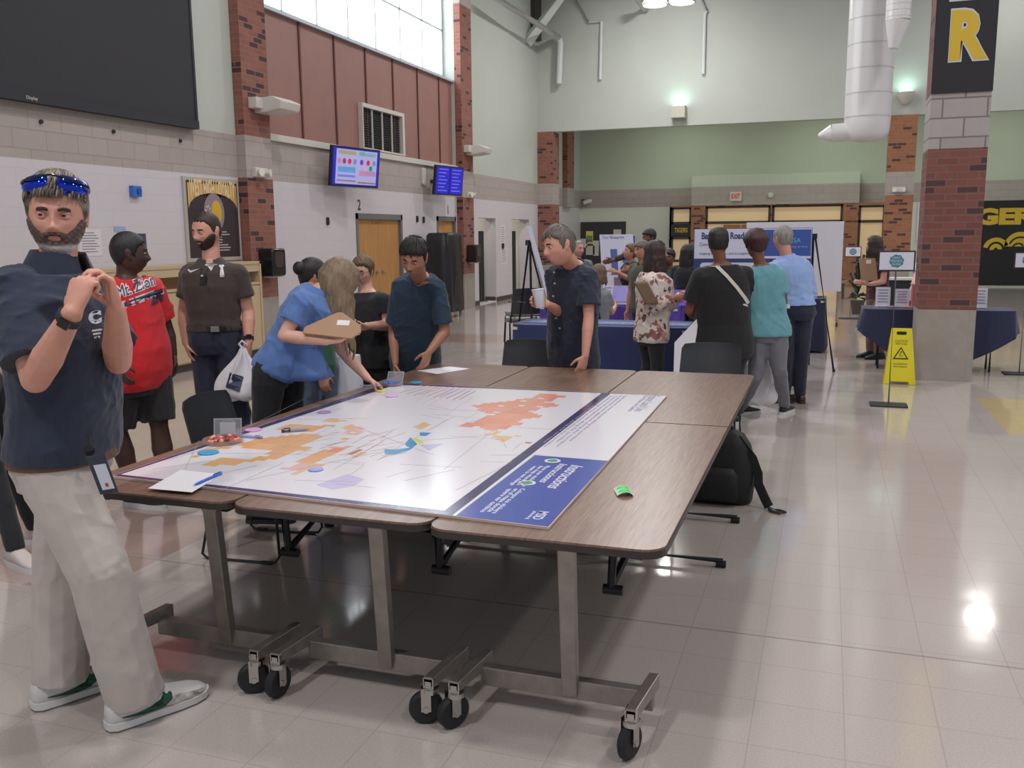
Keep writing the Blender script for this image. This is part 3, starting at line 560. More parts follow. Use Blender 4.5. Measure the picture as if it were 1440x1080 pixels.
# ceiling lamp visible at top + others
def highbay(x, y, z, lab, e=260, twin=False):
    t = thing('ceiling_lamp', lab, 'lamp', (x, y, z), group='high bay ceiling lamps')
    for s_ in ((-.32, .32) if twin else (0,)):
        MB().lathe([(.08, .42), (.12, .3), (.30, .05), (.31, 0), (.28, .0), (.08, .34)], (x+s_, y, z), 28).build('reflector', W_['steel'], t, smooth=True)
        MB().lathe([(.265, .012), (.265, .03)], (x+s_, y, z), 28).build('lens', mat('lamp_lens_lit', (255, 252, 240), .3, emis=(255, 250, 240), es=18), t)
    MB().tube([(x, y, z+.4), (x, y, 8.6 + (2.4-abs(x-2.5)*.25))], .012).build('suspension_rod', W_['steel'], t)
    l = bpy.data.lights.new('bay_light', 'AREA'); l.shape = 'DISK'; l.size = .6; l.energy = e; l.color = (1, .965, .97); lo = bpy.data.objects.new('bay_light', l); COL.objects.link(lo); lo.location = (x, y, z-.03)
highbay(*ad(940, 6, 21.5), 'glowing ceiling lamp hung before the high far wall at the top of the view', 70, True)
# ================================================================= FOLDING TABLES
ZT = .74
wood = bpy.data.materials.new('walnut_laminate'); wood.use_nodes = True; N = wood.node_tree.nodes; L = wood.node_tree.links; B = N['Principled BSDF']
g = N.new('ShaderNodeNewGeometry'); mp = N.new('ShaderNodeMapping'); mp.inputs['Scale'].default_value = (34, 1.6, 4); L.new(g.outputs['Position'], mp.inputs[0])
n1 = N.new('ShaderNodeTexNoise'); n1.inputs['Scale'].default_value = 2.4; n1.inputs['Detail'].default_value = 9; n1.inputs['Distortion'].default_value = 1.2; L.new(mp.outputs[0], n1.inputs['Vector'])
cr = N.new('ShaderNodeValToRGB'); cr.color_ramp.elements[0].position = .32; cr.color_ramp.elements[0].color = (*lin((104, 80, 68)), 1); cr.color_ramp.elements[1].position = .7; cr.color_ramp.elements[1].color = (*lin((140, 114, 98)), 1)
e = cr.color_ramp.elements.new(.5); e.color = (*lin((122, 97, 83)), 1); L.new(n1.outputs[0], cr.inputs[0]); L.new(cr.outputs[0], B.inputs['Base Color']); B.inputs['Roughness'].default_value = .3; B.inputs['Specular IOR Level'].default_value = .5
tedge = mat('table_edge_band', (52, 44, 42), .45); steelg = mat('galvanised_steel', (150, 144, 138), .38, metal=.75, var=.12, vs=20); steeld = mat('dark_tube', (40, 40, 44), .45, metal=.3); rub = mat('black_rubber', (26, 26, 28), .65); chrome = mat('chrome_plate', (190, 188, 184), .2, metal=1.)
def rleaf(x0, x1, y0, y1, rn, rf):   # rounded corners near (rn) and far (rf)
    P = []
    for cx, cy, r, a0 in ((x1, y1, rf, 0), (x0, y1, rf, 90), (x0, y0, rn, 180), (x1, y0, rn, 270)):
        sx = -1 if a0 in (0, 270) else 1; sy = -1 if a0 in (0, 90) else 1
        for i in range(7): a = radians(a0+15*i); P.append((cx+sx*r+r*cos(a), cy+sy*r+r*sin(a)))
    return P
TX = [(-2.74, -1.995, -2.12, -2.19), (-1.985, -1.215, -1.44, -1.49), (-1.205, -.43, -.76, -.785)]
TL_ = ['left of three joined folding tables, mostly under the big map', 'middle of three joined folding tables, wood grain top under the map', 'right of three joined folding tables with bare walnut top']
for k, (x0, x1, pt, pb) in enumerate(TX):
    yn = (2.68, 2.66, 2.63)[k]
    t = thing('folding_table', TL_[k], 'table', ((x0+x1)/2, 4.4, 0), group='three folding cafeteria tables')
    for nm, a, b, rn, rf in (('near', yn, 4.50, .07, .004), ('far', 4.515, 6.24, .004, .06)):
        top = MB().prism(rleaf(x0, x1, a, b, rn, rf), (0, 0, ZT-.008), X_, Y_, Z_, .008).build('table_leaf', wood, t)
        MB().prism(rleaf(x0-.002, x1+.002, a-.002, b+.002, rn, rf), (0, 0, ZT-.03), X_, Y_, Z_, .0218).build('edge_band', tedge, top)
        MB().box((x0+.08, a+.1, ZT-.07), (x0+.12, b-.1, ZT-.03)).box((x1-.12, a+.1, ZT-.07), (x1-.08, b-.1, ZT-.03)).build('apron_rail', steeld, top)
    for j, (yt, yb) in enumerate(((2.75, 2.89), (6.05, 5.98))):
        post = MB().loft([[V((xx+sx*w, yy+sy*.02, z)) for sx, sy in ((-1, -1), (1, -1), (1, 1), (-1, 1))] for xx, yy, z, w in ((pt, yt, ZT-.03, .05), (pt, yt, ZT-.06, .028), (pb, yb, .095, .028))]).build('post', steelg, t, bevel=.004)
        MB().box((pb-.33, yb-.012, .085), (pb+.29, yb+.03, .155)).build('foot_rail', steelg, t, bevel=.004)
        s_ = -1 if j == 0 else 1
        for side in (-1, 1):
            xr = pb+(.28 if side > 0 else -.33); dxn = -.03
            m = MB(); m.loft([[V((xr+dxn*(1-f_)+w*sx, yb+s_*(.19-.26*f_), z)) for sx, z in ((-1, zt-.035-.02*f_), (1, zt-.035-.02*f_), (1, zt), (-1, zt))] for f_, w, zt in ((0, .018, .18), (1, .018, .185))])
            m.build('caster_arm', steelg, t, bevel=.003)
            xc = xr+dxn; yc = yb+s_*.17
            MB().box((xc-.02, yc-.02, .13), (xc+.02, yc+.02, .175)).box((xc-.012, yc+s_*.021-.002, .14), (xc+.012, yc+s_*.021+.002, .165)).build('caster_socket', chrome, t, bevel=.002)
            tw = {(1, 0): 1.0, (1, 1): 1.15, (-1, 2): .65, (-1, 1): .2, (1, 2): .35}.get((side, k), .4); ca, sa = cos(tw), sin(tw); c = V((xc-.02*sa, yc, .06)); ax_ = V((ca, -sa, 0)).normalized()
            cs = MB().cone(V((xc, yc, .118)), V((xc, yc, .135)), .03, n=18)
            for q_ in (-1, 1): cs.obox(c+ax_*.024*q_+V((0, 0, .035)), ax_.cross(Z_), Z_, ax_, .034, .085, .004)
            cs = cs.build('caster_fork', chrome, t)
            MB().lathe([(.012, -.017), (.05, -.017), (.06, -.008), (.06, .008), (.05, .017), (.012, .017)], c, 26, ax_).build('wheel', rub, cs, smooth=True)
            MB().cone(c-ax_*.03, c+ax_*.03, .011, n=12).build('axle', chrome, cs)
    # folding braces and centre feet
    m = MB(); xb = (pt+pb)/2+.06
    for dx in (0,): m.tube([(xb, 3.2, .38), (xb+.03, 3.12, .7)], .016, 6).tube([(xb, 3.2, .38), (xb+.1, 3.85, .69)], .016, 6).cone((xb-.03, 3.2, .37), (xb+.045, 3.2, .37), .019)
    m.build('folding_brace', steeld, t)
    for yy in (4.56, 5.32):
        m = MB().tube([(x0+.03, yy, .035), (x1-.01, yy, .035)], .013, 8).tube([((x0+x1)/2, yy, .035), ((x0+x1)/2, yy+(.0), ZT-.03)], .016, 8)
        if k == 2: m.tube([(x1-.02, yy, .035), (x1-.10+(.02 if yy < 5 else 0), yy, .035)], .013, 8)
        f_ = m.build('centre_leg', steeld, t, smooth=True)
        for xx in (x0+.04, x1-.02): MB().cone((xx-.025, yy, .018), (xx+.025, yy, .018), .018, n=10).tube([(xx, yy, .02), (xx, yy, .035)], .014).build('rubber_foot', rub, f_)
# ================================================================= THE MAP BOARD
ZB = ZT+.011
A_, Bc, Cc, Dc = az(157, 669, ZB), az(772, 741, ZB), az(938, 556, ZB), az(545, 538, ZB)
BL, BR, FR, FL = V((A_.x, A_.y, 0)), V((Bc.x, Bc.y, 0)), V((Cc.x, Cc.y, 0)), V((Dc.x, Dc.y, 0))
mapt = thing('map_board', 'large foam map board with a navy strip lying across the three tables', 'map', ((BL+FR)/2).to_tuple()[:2]+(ZT,))
MB().prism([(p.x, p.y) for p in (BL, BR, FR, FL)], (0, 0, ZT+.0008), X_, Y_, Z_, .0095).build('foam_board', mat('foam_edge', (196, 176, 170), .5), mapt)
pr = dict(rough=.17, spec=.6)
def ink(name, rgb): return mat(name, rgb, **pr)
_lv = [0]
def uv(a, b): return BL*(1-a)*(1-b)+BR*a*(1-b)+FR*a*b+FL*(1-a)*b
def layer(name, pts, m, lv, pix=True):
    P = [(az(x, y, ZB) if pix else uv(x, y)) for x, y in pts]
    return MB().prism([(p.x, p.y) for p in P], (0, 0, ZT+.0103+lv*.0003), X_, Y_, Z_, .00028).build(name, m, mapt)
layer('print_border', [(0.002, .002), (.998, .002), (.998, .998), (.002, .998)], ink('navy_ink', (66, 62, 104)), 0, False)
# white map field (inside the navy border), legend panel, blue panel
layer('map_field', [(170, 667), (625, 718), (846, 552.8), (557, 541)], ink('paper_white', (222, 220, 226)), 1)
layer('legend_panel', [(636, 724.5), (645, 725.5), (753, 640), (855, 648), (937.5, 556.5), (859, 553.4)], ink('paper_white', (222, 220, 226)), 1)
layer('info_panel', [(641, 725), (770.5, 740), (855, 648), (752, 640)], ink('panel_blue', (78, 94, 168)), 2)
rg = random.Random(3)
def blob(pts, m, name='map_district', lv=2): layer(name, pts, m, lv)
org = ink('district_orange', (226, 178, 128)); org2 = ink('district_tan', (222, 188, 150)); sal = ink('district_salmon', (226, 158, 140)); sal2 = ink('district_pink', (222, 184, 178)); wht = ink('paper_white', (222, 220, 226)); blu = ink('lake_blue', (70, 150, 200)); yel = ink('patch_yellow', (214, 220, 90)); vio = ink('pale_violet_ink', (196, 192, 222))
Z5 = lambda P: [(140+x/3, 500+y/3) for x, y in P]      # coordinates read on an enlarged crop
def inside(x, y, P):
    c = False; j = len(P)-1
    for i in range(len(P)):
        if (P[i][1] > y) != (P[j][1] > y) and x < (P[j][0]-P[i][0])*(y-P[i][1])/(P[j][1]-P[i][1])+P[i][0]: c = not c
        j = i
    return c
def district(polys, mats, drop=.12, cell=.035, seed=1, lv=2, name='map_district'):
    """blocky city areas: fill the outlines with small square blocks of land"""
    W = [[(az(x, y, ZB).x, az(x, y, ZB).y) for x, y in P] for P in polys]; r_ = random.Random(seed); ms_ = [MB() for _ in mats]
    xs = [q_[0] for P in W for q_ in P]; ys = [q_[1] for P in W for q_ in P]; big = {}
    i0, i1, j0, j1 = int(min(xs)/cell)-1, int(max(xs)/cell)+1, int(min(ys)/cell)-1, int(max(ys)/cell)+1
    for i in range(i0, i1):
        for j in range(j0, j1):
            x, y = (i+.5)*cell, (j+.5)*cell
            if not any(inside(x, y, P) for P in W): continue
            kk = (i//3, j//4)
            if kk not in big: big[kk] = (r_.random(), r_.randrange(len(mats)))
            if big[kk][0] < drop or r_.random() < .03: continue
            ms_[big[kk][1]].box((i*cell, j*cell, ZT+.0103+lv*.0003), ((i+1)*cell, (j+1)*cell, ZT+.01058+lv*.0003))
    for m_, mt in zip(ms_, mats):
        if m_.v: m_.build(name, mt, mapt)
org3 = ink('district_amber', (224, 170, 112)); brr = ink('district_rust', (200, 134, 110))
district([Z5([(365, 450), (400, 425), (470, 428), (560, 433), (640, 436), (700, 420), (680, 400), (600, 385), (590, 370), (660, 352), (720, 342), (800, 338), (860, 328), (905, 333), (960, 345), (1045, 341), (1035, 356), (985, 364), (1000, 374), (915, 384), (890, 398), (820, 404), (780, 424), (700, 444), (610, 450), (570, 462), (480, 466), (400, 462)]),
          Z5([(395, 402), (450, 392), (520, 382), (555, 388), (500, 398), (440, 405)]), Z5([(750, 312), (770, 296), (830, 288), (900, 296), (970, 293), (1015, 300), (1010, 308), (940, 322), (900, 325), (830, 318), (790, 320)])], [org, org, org3], .16, .035, 2)
district([Z5([(830, 430), (905, 420), (945, 395), (985, 385), (1060, 380), (1130, 398), (1110, 420), (1060, 432), (1000, 445), (940, 470), (870, 480), (800, 508), (705, 505), (760, 480), (830, 455)])], [org2, org, sal2], .30, .03, 3)
district([Z5([(930, 400), (1010, 388), (1110, 394), (1080, 415), (1000, 430), (950, 425)])], [brr, sal], .45, .02, 4, 3)
district([Z5([(1030, 300), (1075, 292), (1115, 312), (1112, 333), (1060, 335), (1030, 320)]), Z5([(925, 278), (960, 266), (1010, 264), (1045, 272), (1010, 282)]), Z5([(1330, 298), (1350, 284), (1390, 284), (1395, 295), (1350, 308)])], [sal2, org2], .1, .03, 5)
Z6 = lambda P: [(620+x/4.364, 540+y/4.364) for x, y in P]
district([Z6([(205, 130), (300, 118), (440, 105), (500, 90), (580, 80), (590, 55), (640, 60), (760, 72), (750, 85), (700, 90), (690, 100), (650, 110), (720, 132), (700, 140), (620, 142), (560, 165), (540, 182), (625, 190), (600, 210), (530, 212), (480, 232), (515, 240), (440, 260), (380, 275), (300, 290), (240, 262), (110, 265), (160, 240), (240, 225), (290, 200), (270, 170), (230, 155)])], [sal, sal, ink('district_coral', (224, 150, 130))], .05, .035, 6)
district([Z6([(270, 310), (350, 290), (420, 305), (500, 320), (555, 345), (530, 368), (400, 362), (330, 340)])], [org2, sal2, brr], .15, .03, 7)
Z7 = lambda P: [(380+x/5.143, 540+y/5.143) for x, y in P]
blob(Z7([(825, 485), (830, 470), (900, 475), (970, 465), (1035, 460), (1000, 480), (900, 508), (830, 508)]), blu, 'map_lake'); blob(Z7([(975, 430), (1015, 385), (1065, 435), (1020, 465), (985, 450)]), blu, 'map_lake'); blob(Z7([(1080, 350), (1165, 352), (1130, 375), (1085, 375)]), blu, 'map_lake'); blob(Z7([(1028, 392), (1060, 390), (1112, 425), (1080, 435)]), yel, 'map_patch')
blob(Z7([(330, 730), (560, 650), (680, 690), (600, 740), (450, 765)]), vio, 'map_patch'); blob(Z7([(1080, 440), (1260, 430), (1150, 480)]), vio, 'map_patch')
# streets
m = MB(); zl = ZT+.0114
def street(p, q, w=.003): a, b = az(*p, ZB), az(*q, ZB); d = (b-a).normalized(); m.obox((a.x/2+b.x/2, a.y/2+b.y/2, zl+.0001), d, Z_.cross(d), Z_, (b-a).length, w, .0002)
for a, b in (((215, 660), (300, 648)), ((232, 648), (330, 620)), ((250, 640), (420, 612)), ((300, 668), (360, 655)), ((345, 676), (560, 630)), ((540, 640), (640, 585)), ((500, 600), (610, 640)), ((640, 600), (790, 556)), ((560, 622), (690, 612)), ((420, 590), (520, 588)), ((640, 690), (720, 650)), ((600, 575), (730, 580)), ((300, 637), (470, 640)), ((330, 610), (430, 560)), ((370, 640), (470, 600)), ((690, 640), (762, 640)), ((700, 600), (780, 604)), ((625, 660), (700, 600)), ((345, 598), (480, 575)), ((260, 660), (280, 620)), ((470, 660), (540, 620)), ((310, 690), (400, 650)), ((705, 615), (712, 630)), ((722, 632), (735, 622)), ((570, 676), (640, 660))): street(a, b, .0022)
for k in range(46):
    x, y = 250+rg.random()*560, 560+rg.random()*150; 
    if y > 660+(x-170)*.10 or x < 440-(y-560)*1.9 or x > 800-(y-565)*1.3 or y-34 < 669-(x-157)*.3376: continue
    if k % 2: street((x, y), (x+30+rg.random()*60, y+(30+rg.random()*60)*.07), .0014)
    else: street((x, y), (x+14+rg.random()*30, y-(14+rg.random()*30)*.62), .0014)
m.build('map_streets', ink('street_grey', (168, 168, 178)), mapt)
m = MB()
for k in range(26): x = 415+rg.random()*130; y = 612+rg.random()*36; street((x, y), (x+18+rg.random()*22, y-4-rg.random()*9), .002)
m.build('map_streets', ink('street_brown', (168, 130, 120)), mapt)
m = MB()
for k in range(10): street((563+k*9.2, 552+k*1.1+(k % 3)), (600+k*7.7, 542.6+k*.8), .005)
m.build('map_key_lines', ink('key_brown', (170, 120, 120)), mapt)
m = MB()
for k in range(9): street((590+k*9, 542+k*.55), (594+k*9, 542.2+k*.55), .012)
m.build('map_key_swatches', ink('key_orange', (214, 160, 130)), mapt)
# writing on the two panels: lines run toward the viewer's side of the table
U_, Wd = -Y_, X_
wt = ink('white_ink', (225, 226, 236)); pu = ink('purple_ink', (166, 162, 190)); zt = ZT+.0112
def btxt(s, px, size, mm, mw, nm, sh=0): p = az(px[0], px[1], ZB); MB().text(s, (p.x, p.y, zt), U_, Wd, size, h=.0004, align='LEFT', maxw=mw, shear=sh, bold=size*.012).build(nm, mm, mapt)
btxt('Instructions', (812, 654), .075, wt, .36, 'panel_title', .3); btxt('Instrucciones', (793, 652), .05, wt, .30, 'panel_title', .3)
for px, ln in (((771, 655), ('Place your stickers on', 'the map where you', 'want to see change')), ((736, 687), ('Coloque sus stickers', 'en el mapa donde', 'quiere ver cambios'))):
    for k, s_ in enumerate(ln): btxt(s_, (px[0]-9*k, px[1]+.3*k), .026, wt, .30 if k else .32, 'panel_text')
for px in ((777, 648), (741, 679)):
    p = az(px[0], px[1], ZB); MB().cone((p.x, p.y, zt), (p.x, p.y, zt+.0004), .034, n=24).build('icon_disc', wt, mapt); MB().cone((p.x, p.y, zt+.0004), (p.x, p.y, zt+.0008), .022, n=24).build('icon_dot', ink('icon_green', (90, 160, 110)), mapt)
btxt('MSD', (765, 719), .05, wt, .09, 'logo'); btxt('planning', (753, 719), .018, wt, .09, 'logo')
btxt('Future Land Use', (921, 556), .075, pu, .5, 'legend_title'); btxt('Uso Futuro de Suelos', (910, 556), .04, pu, .5, 'legend_title')
for k in range(5): btxt(('Agricultural', 'Residential', 'Commercial', 'Institutional', 'Industrial')[k]+' '+'areas planned along the corridor', (868-k*0+6-k*7+7, 556+k*.3), .020, pu, 1.25+.1*(k % 2), 'legend_text')
# ================================================================= SMALL THINGS ON THE TABLES
def slab(name, pts, z, h, m, lab, cat, group=None):
    P = [az(x, y, z) for x, y in pts]; return props(MB().prism([(p.x, p.y) for p in P], (0, 0, z), X_, Y_, Z_, h).build(name, m), lab, cat, group)
zb = ZT+.0120
paperm = mat('office_paper', (232, 230, 234), .5)
slab('paper_sheet', [(208, 687), (270, 692.5), (312, 667), (254, 661)], zb, .0006, paperm, 'blank white paper sheet under the blue pen at the near left table corner', 'paper')
slab('paper_sheet', [(585, 521), (615, 526), (661, 518.5), (632, 515.5)], ZT+.0008, .0006, paperm, 'white paper sheet lying on the bare wood before the man in the teal shirt', 'paper')
def pen(a, b, lab, mm, r=.0055, z=None, tip=None, cap=None):
    z = z or zb+.001; p, q = az(*a, z), az(*b, z); p.z = q.z = z+r; d = (q-p).normalized(); t = thing('pen', lab, 'pen', ((p+q)/2).to_tuple())
    MB().tube([p, p+d*.012, p+d*.03, q], [r*.2, r*.5, r, r], 12).build('barrel', mm, t, smooth=True)
    L_ = (q-p).length; MB().tube([p+d*L_*.72, q, q+d*.004], [r*1.2, r*1.2, r*.8], 12).obox(p+d*L_*.84+V((0, 0, r*1.3)), d, Z_.cross(d), Z_, L_*.22, r*.8, r*.4).build('cap', cap or mm, t, smooth=True)
pen((272, 684.5), (311, 667), 'blue ballpoint pen lying on the blank paper sheet', mat('blue_pen_plastic', (46, 96, 200), .3), z=zb+.0008)
pen((335, 614.5), (368, 616.5), 'pale violet pen on the map behind the bead tray', mat('lavender_plastic', (150, 150, 214), .3))
pen((437, 605), (397, 608), 'grey marker with dark brown cap on the orange map area', mat('grey_plastic', (150, 148, 160), .35), r=.008, cap=mat('dark_brown_cap', (74, 50, 48), .35))
def disc(px, rgb, lab, r=.035, name='sticky_note', cat='note', g_=None):
    p = az(px[0], px[1], zb); o = props(MB().lathe([(r*.97, 0), (r, .003), (r*.95, .0055)], (p.x, p.y, zb), 28).build(name, mat('disc_%d_%d_%d' % rgb, rgb, .45), smooth=True), lab, cat, g_); return o
disc((293, 637), (40, 150, 200), 'bright blue round sticky pad in front of the bead tray', .045); disc((356, 605), (206, 150, 206), 'pink oval sticky pad between the bead tray and table edge', .04); disc((456, 580), (170, 130, 190), 'purple round sticky pad near the left edge of the map', .036)
disc((551, 557.5), (206, 160, 216), 'pink sticky pad just below the yellow one under the pointing hand', .035); disc((535, 550), (226, 220, 60), 'yellow sticky pad touched by the bending woman hand', .034); disc((444, 661), (150, 160, 220), 'pale blue round sticker on the white map margin', .03)
disc((585, 536), (50, 160, 214), 'bright blue sticky pad on the bare wood past the map corner', .04).location.z = ZT+.001
# bead tray + clear name stand
p = az(314, 622, zb); t = thing('bead_tray', 'shallow clear tray of red beads by the small clear stand', 'tray', (p.x, p.y, zb)); MB().lathe([(.085, 0), (.088, .004), (.09, .02), (.086, .02), (.083, .005)], (p.x, p.y, zb), 30).build('tray', mat('clear_acrylic', (210, 190, 180), .1, trans=.6, alpha=.6), t, smooth=True)
rg = random.Random(5)
bd = [mat('bead_red', (200, 60, 50), .3), mat('bead_brown', (120, 60, 46), .35), mat('bead_pink', (222, 150, 140), .3)]
for k, mm in enumerate(bd):
    m = MB()
    for j in range(16): a, rr = rg.random()*6.28, .07*math.sqrt(rg.random()); m.ball((p.x+rr*cos(a), p.y+rr*sin(a), zb+.012+rg.random()*.005), .011, n=8)
    props(m.build('beads', mm, t, smooth='all'), kind='stuff')
def stand(px, lab, w, h, card, yaw=.35, tilt=.2):
    p = az(px[0], px[1], zb); t = thing('acrylic_stand', lab, 'stand', (p.x, p.y, zb)); u = V((cos(yaw), sin(yaw), 0)); n = V((-sin(yaw), cos(yaw), 0)); w_ = (Z_+n*tilt).normalized(); nn = u.cross(w_); cm = mat('clear_acrylic2', (196, 200, 204), .05, trans=.5, alpha=.45); c = V((p.x, p.y, zb))
    MB().obox(c+w_*h/2, u, w_, nn, w, h, .004).obox(c+n*.03+V((0, 0, .002)), u, n, Z_, w, .06, .004).build('holder', cm, t)
    m = MB()
    for a, b, cw, ch in ((0, .004, w, .006), (0, h-.004, w, .006), (-w/2, h/2, .005, h), (w/2, h/2, .005, h)): m.obox(c+u*a+w_*b-nn*.003, u, w_, nn, cw, ch, .003)
    m.build('edge', mat('acrylic_edge', (170, 168, 172), .15), t)
    if card: MB().obox(c+w_*h*.48-nn*.0035, u, w_, nn, w*.58, h*.62, .001).build('card', paperm, t)
stand((320, 615), 'small clear acrylic stand with a white card behind the bead tray', .125, .09, True)
stand((554, 541), 'small clear acrylic stand leaning at the far left map corner', .10, .10, False, .2, .9)
p = az(551, 541.5, zb); t = thing('bead_tray', 'shallow clear tray with blue beads beside the pointing hand', 'tray', (p.x, p.y, zb)); MB().lathe([(.07, 0), (.073, .004), (.075, .018), (.071, .018), (.068, .005)], (p.x, p.y, zb), 28).build('tray', mat('clear_acrylic', (210, 190, 180), .1), t, smooth=True)
m = MB(); 
for j in range(26): a, rr = rg.random()*6.28, .058*math.sqrt(rg.random()); m.ball((p.x+rr*cos(a), p.y+rr*sin(a), zb+.011+rg.random()*.004), .01, n=8)
props(m.build('beads', mat('bead_blue', (70, 110, 200), .3), t, smooth='all'), kind='stuff')
# green sticker strip
p = az(877, 694, ZT); t = thing('sticker_strip', 'small curled strip of green stickers on the bare walnut table', 'sticker', (p.x, p.y, ZT)); rings = []
u = V((.93, .36, 0)); w = V((-.36, .93, 0))
m = MB(); top = []; 
for i in range(9): a = -.5+i/8; top.append((p+u*a*.06+V((0, 0, .004+.014*(1-(2*a)**2)*1.0))))
m.loft([[q_-w*.045, q_+w*.045, q_+w*.045+V((0, 0, .001)), q_-w*.045+V((0, 0, .001))] for q_ in top]); m.build('strip', mat('sticker_liner', (206, 226, 200), .4), t)
for s_ in (-.022, .022):
    q_ = [x+w*s_+V((0, 0, .0013)) for x in top[1:8]]; MB().loft([[a-w*.018*k, a+w*.018*k, a+w*.018*k+V((0, 0, .0006)), a-w*.018*k+V((0, 0, .0006))] for a, k in zip(q_, (.5, .85, 1, 1, 1, .85, .5))]).build('sticker', mat('sticker_green', (40, 200, 80), .4), t)
# ================================================================= CHAIRS
blk = mat('black_polypropylene', (44, 46, 50), .38, bump=.05, bs=200)
def chair_mesh(label, loc, rz, group=None):
    t = thing('stacking_chair', label, 'chair', (0, 0, 0), 0, group)
    rings = []   # seat shell, chair faces +Y (front), back at -Y
    for i in range(9):
        f_ = i/8; y = .22-.44*f_; z = .44+.02*(2*f_-1)**2+(.015 if i == 0 else 0); w = .235-.01*f_
        rings.append([V((w*x, y, z-.018*(1-x*x)+(0 if s_ > 0 else -.008))) for x, s_ in [(-1+2*j/10, 1) for j in range(11)]+[(1-2*j/10, -1) for j in range(11)]])
    MB().loft(rings).build('seat', blk, t, smooth=True, local=True)
    rings = []
    for i in range(9):
        f_ = i/8; z = .56+.27*f_; w = .235-.012*f_-(.02 if i == 8 else 0); y = -.235-.07*f_
        rings.append([V((w*x, y-.035*(1-x*x)+(.0 if s_ > 0 else -.009), z+.012*(1-x*x)*(f_ > .9))) for x, s_ in [(-1+2*j/10, 1) for j in range(11)]+[(1-2*j/10, -1) for j in range(11)]])
    MB().loft(rings).build('backrest', blk, t, smooth=True, local=True)
    fr_ = mat('black_wire_frame', (32, 32, 36), .4, metal=.2)
    for s_ in (-1, 1):
        x = s_*.225
        f = MB().tube([(x, -.245, .60), (x, -.22, .46), (x, -.12, .435), (x, .16, .435), (x*1.03, .20, .40), (x*1.1, .225, .05), (x*1.1, .20, .016), (x*1.1, .1, .008), (x*1.1, -.2, .008), (x*1.1, -.225, .03), (x*1.05, -.14, .40), (x, -.10, .432)], .0075, 8).build('sled_frame', fr_, t, smooth=True, local=True)
        for y in (-.15, .15): MB().cone((x*1.1, y-.03, .008), (x*1.1, y+.03, .008), .011, n=10).build('glide', rub, f, local=True)
    MB().tube([(-.225, .1, .43), (.225, .1, .43)], .007).tube([(-.225, -.1, .43), (.225, -.1, .43)], .007).build('crossbar', fr_, t, smooth=True, local=True)
    t.location = loc; t.rotation_euler = (0, 0, rz); return t
ch = chair_mesh('black stacking chair at the left table side behind the bead tray', (-2.86, 4.14, 0), -pi/2+.08, 'black chairs around the joined tables')
def place_chair(lab, loc, rz, group='black chairs around the joined tables'):
    c = copytree(ch); c['label'] = lab; c['group'] = group; c.location = loc; c.rotation_euler = (0, 0, rz); return c
place_chair('black stacking chair tucked at the far table end, left of the navy shirted man', (-2.24, 6.72, 0), pi)
place_chair('black stacking chair tucked at the far table end before the black shirted person', (-.82, 6.82, 0), pi)
place_chair('black stacking chair at the far left table corner below the teal shirted man', (-2.98, 5.62, 0), -pi/2)
for k in range(2): place_chair('black stacking chair in a short stack by the left easel', (-4.12, 12.6, .0+k*.09), .5+.05*k, 'black chairs stacked by the easel')
# ================================================================= BACKPACK
p = az(1005, 708); t = thing('backpack', 'black backpack standing on the floor beside the right table edge', 'bag', (p.x, p.y+.02, 0))
bk = mat('black_nylon', (22, 22, 24), .62, bump=.2, bs=40); rings = []
cx, cy = p.x+.02, p.y+.1
for z, w, d, sh in ((0, .17, .10, 0), (.015, .20, .13, 0), (.12, .215, .145, 0), (.26, .20, .13, .01), (.36, .165, .11, .03), (.43, .11, .08, .05), (.46, .04, .03, .06)):
    rings.append([V((cx+sh*.6+w*math.copysign(abs(cos(a))**.6, cos(a)), cy+d*math.copysign(abs(sin(a))**.6, sin(a)), z)) for a in [2*pi*j/32 for j in range(32)]])
MB().loft(rings).build('pack_body', bk, t, smooth='all')
rings = [[V((cx-.02+w*math.copysign(abs(cos(a))**.6, cos(a)), cy-.13+d*math.copysign(abs(sin(a))**.6, sin(a)), z)) for a in [2*pi*j/24 for j in range(24)]] for z, w, d in ((.03, .13, .03), (.06, .15, .05), (.2, .14, .045), (.24, .11, .02))]
MB().loft(rings).build('front_pocket', bk, t, smooth='all')
def strap(name, pts, w, th, m, par):
    pts = [V(q_) for q_ in pts]; rings = []
    for i, q_ in enumerate(pts):
        d = (pts[min(i+1, len(pts)-1)]-pts[max(i-1, 0)]).normalized(); s_ = d.cross(Y_).normalized() if abs(d.y) < .9 else X_; n_ = s_.cross(d)
        rings.append([q_+s_*w/2*a+n_*th/2*b for a, b in ((-1, -1), (1, -1), (1, 1), (-1, 1))])
    return MB().loft(rings).build(name, m, par)
strap('shoulder_strap', [(cx+.1, cy-.06, .42), (cx+.2, cy-.08, .3), (cx+.235, cy-.06, .2), (cx+.24, cy-.08, .14), (cx+.29, cy-.12, .05), (cx+.31, cy-.14, .02)], .055, .014, bk, t)
MB().tube([(cx+.31, cy-.14, .012), (cx+.37, cy-.17, .012), (cx+.41, cy-.2, .012), (cx+.38, cy-.23, .012), (cx+.33, cy-.2, .012), (cx+.31, cy-.15, .012)], .009, 6).build('strap_loop', mat('grey_webbing', (60, 60, 60), .6), t)
MB().tube([(cx-.02, cy, .45), (cx+.0, cy, .5), (cx+.05, cy, .505), (cx+.07, cy, .455)], .009, 8).build('grab_handle', bk, t, smooth=True)
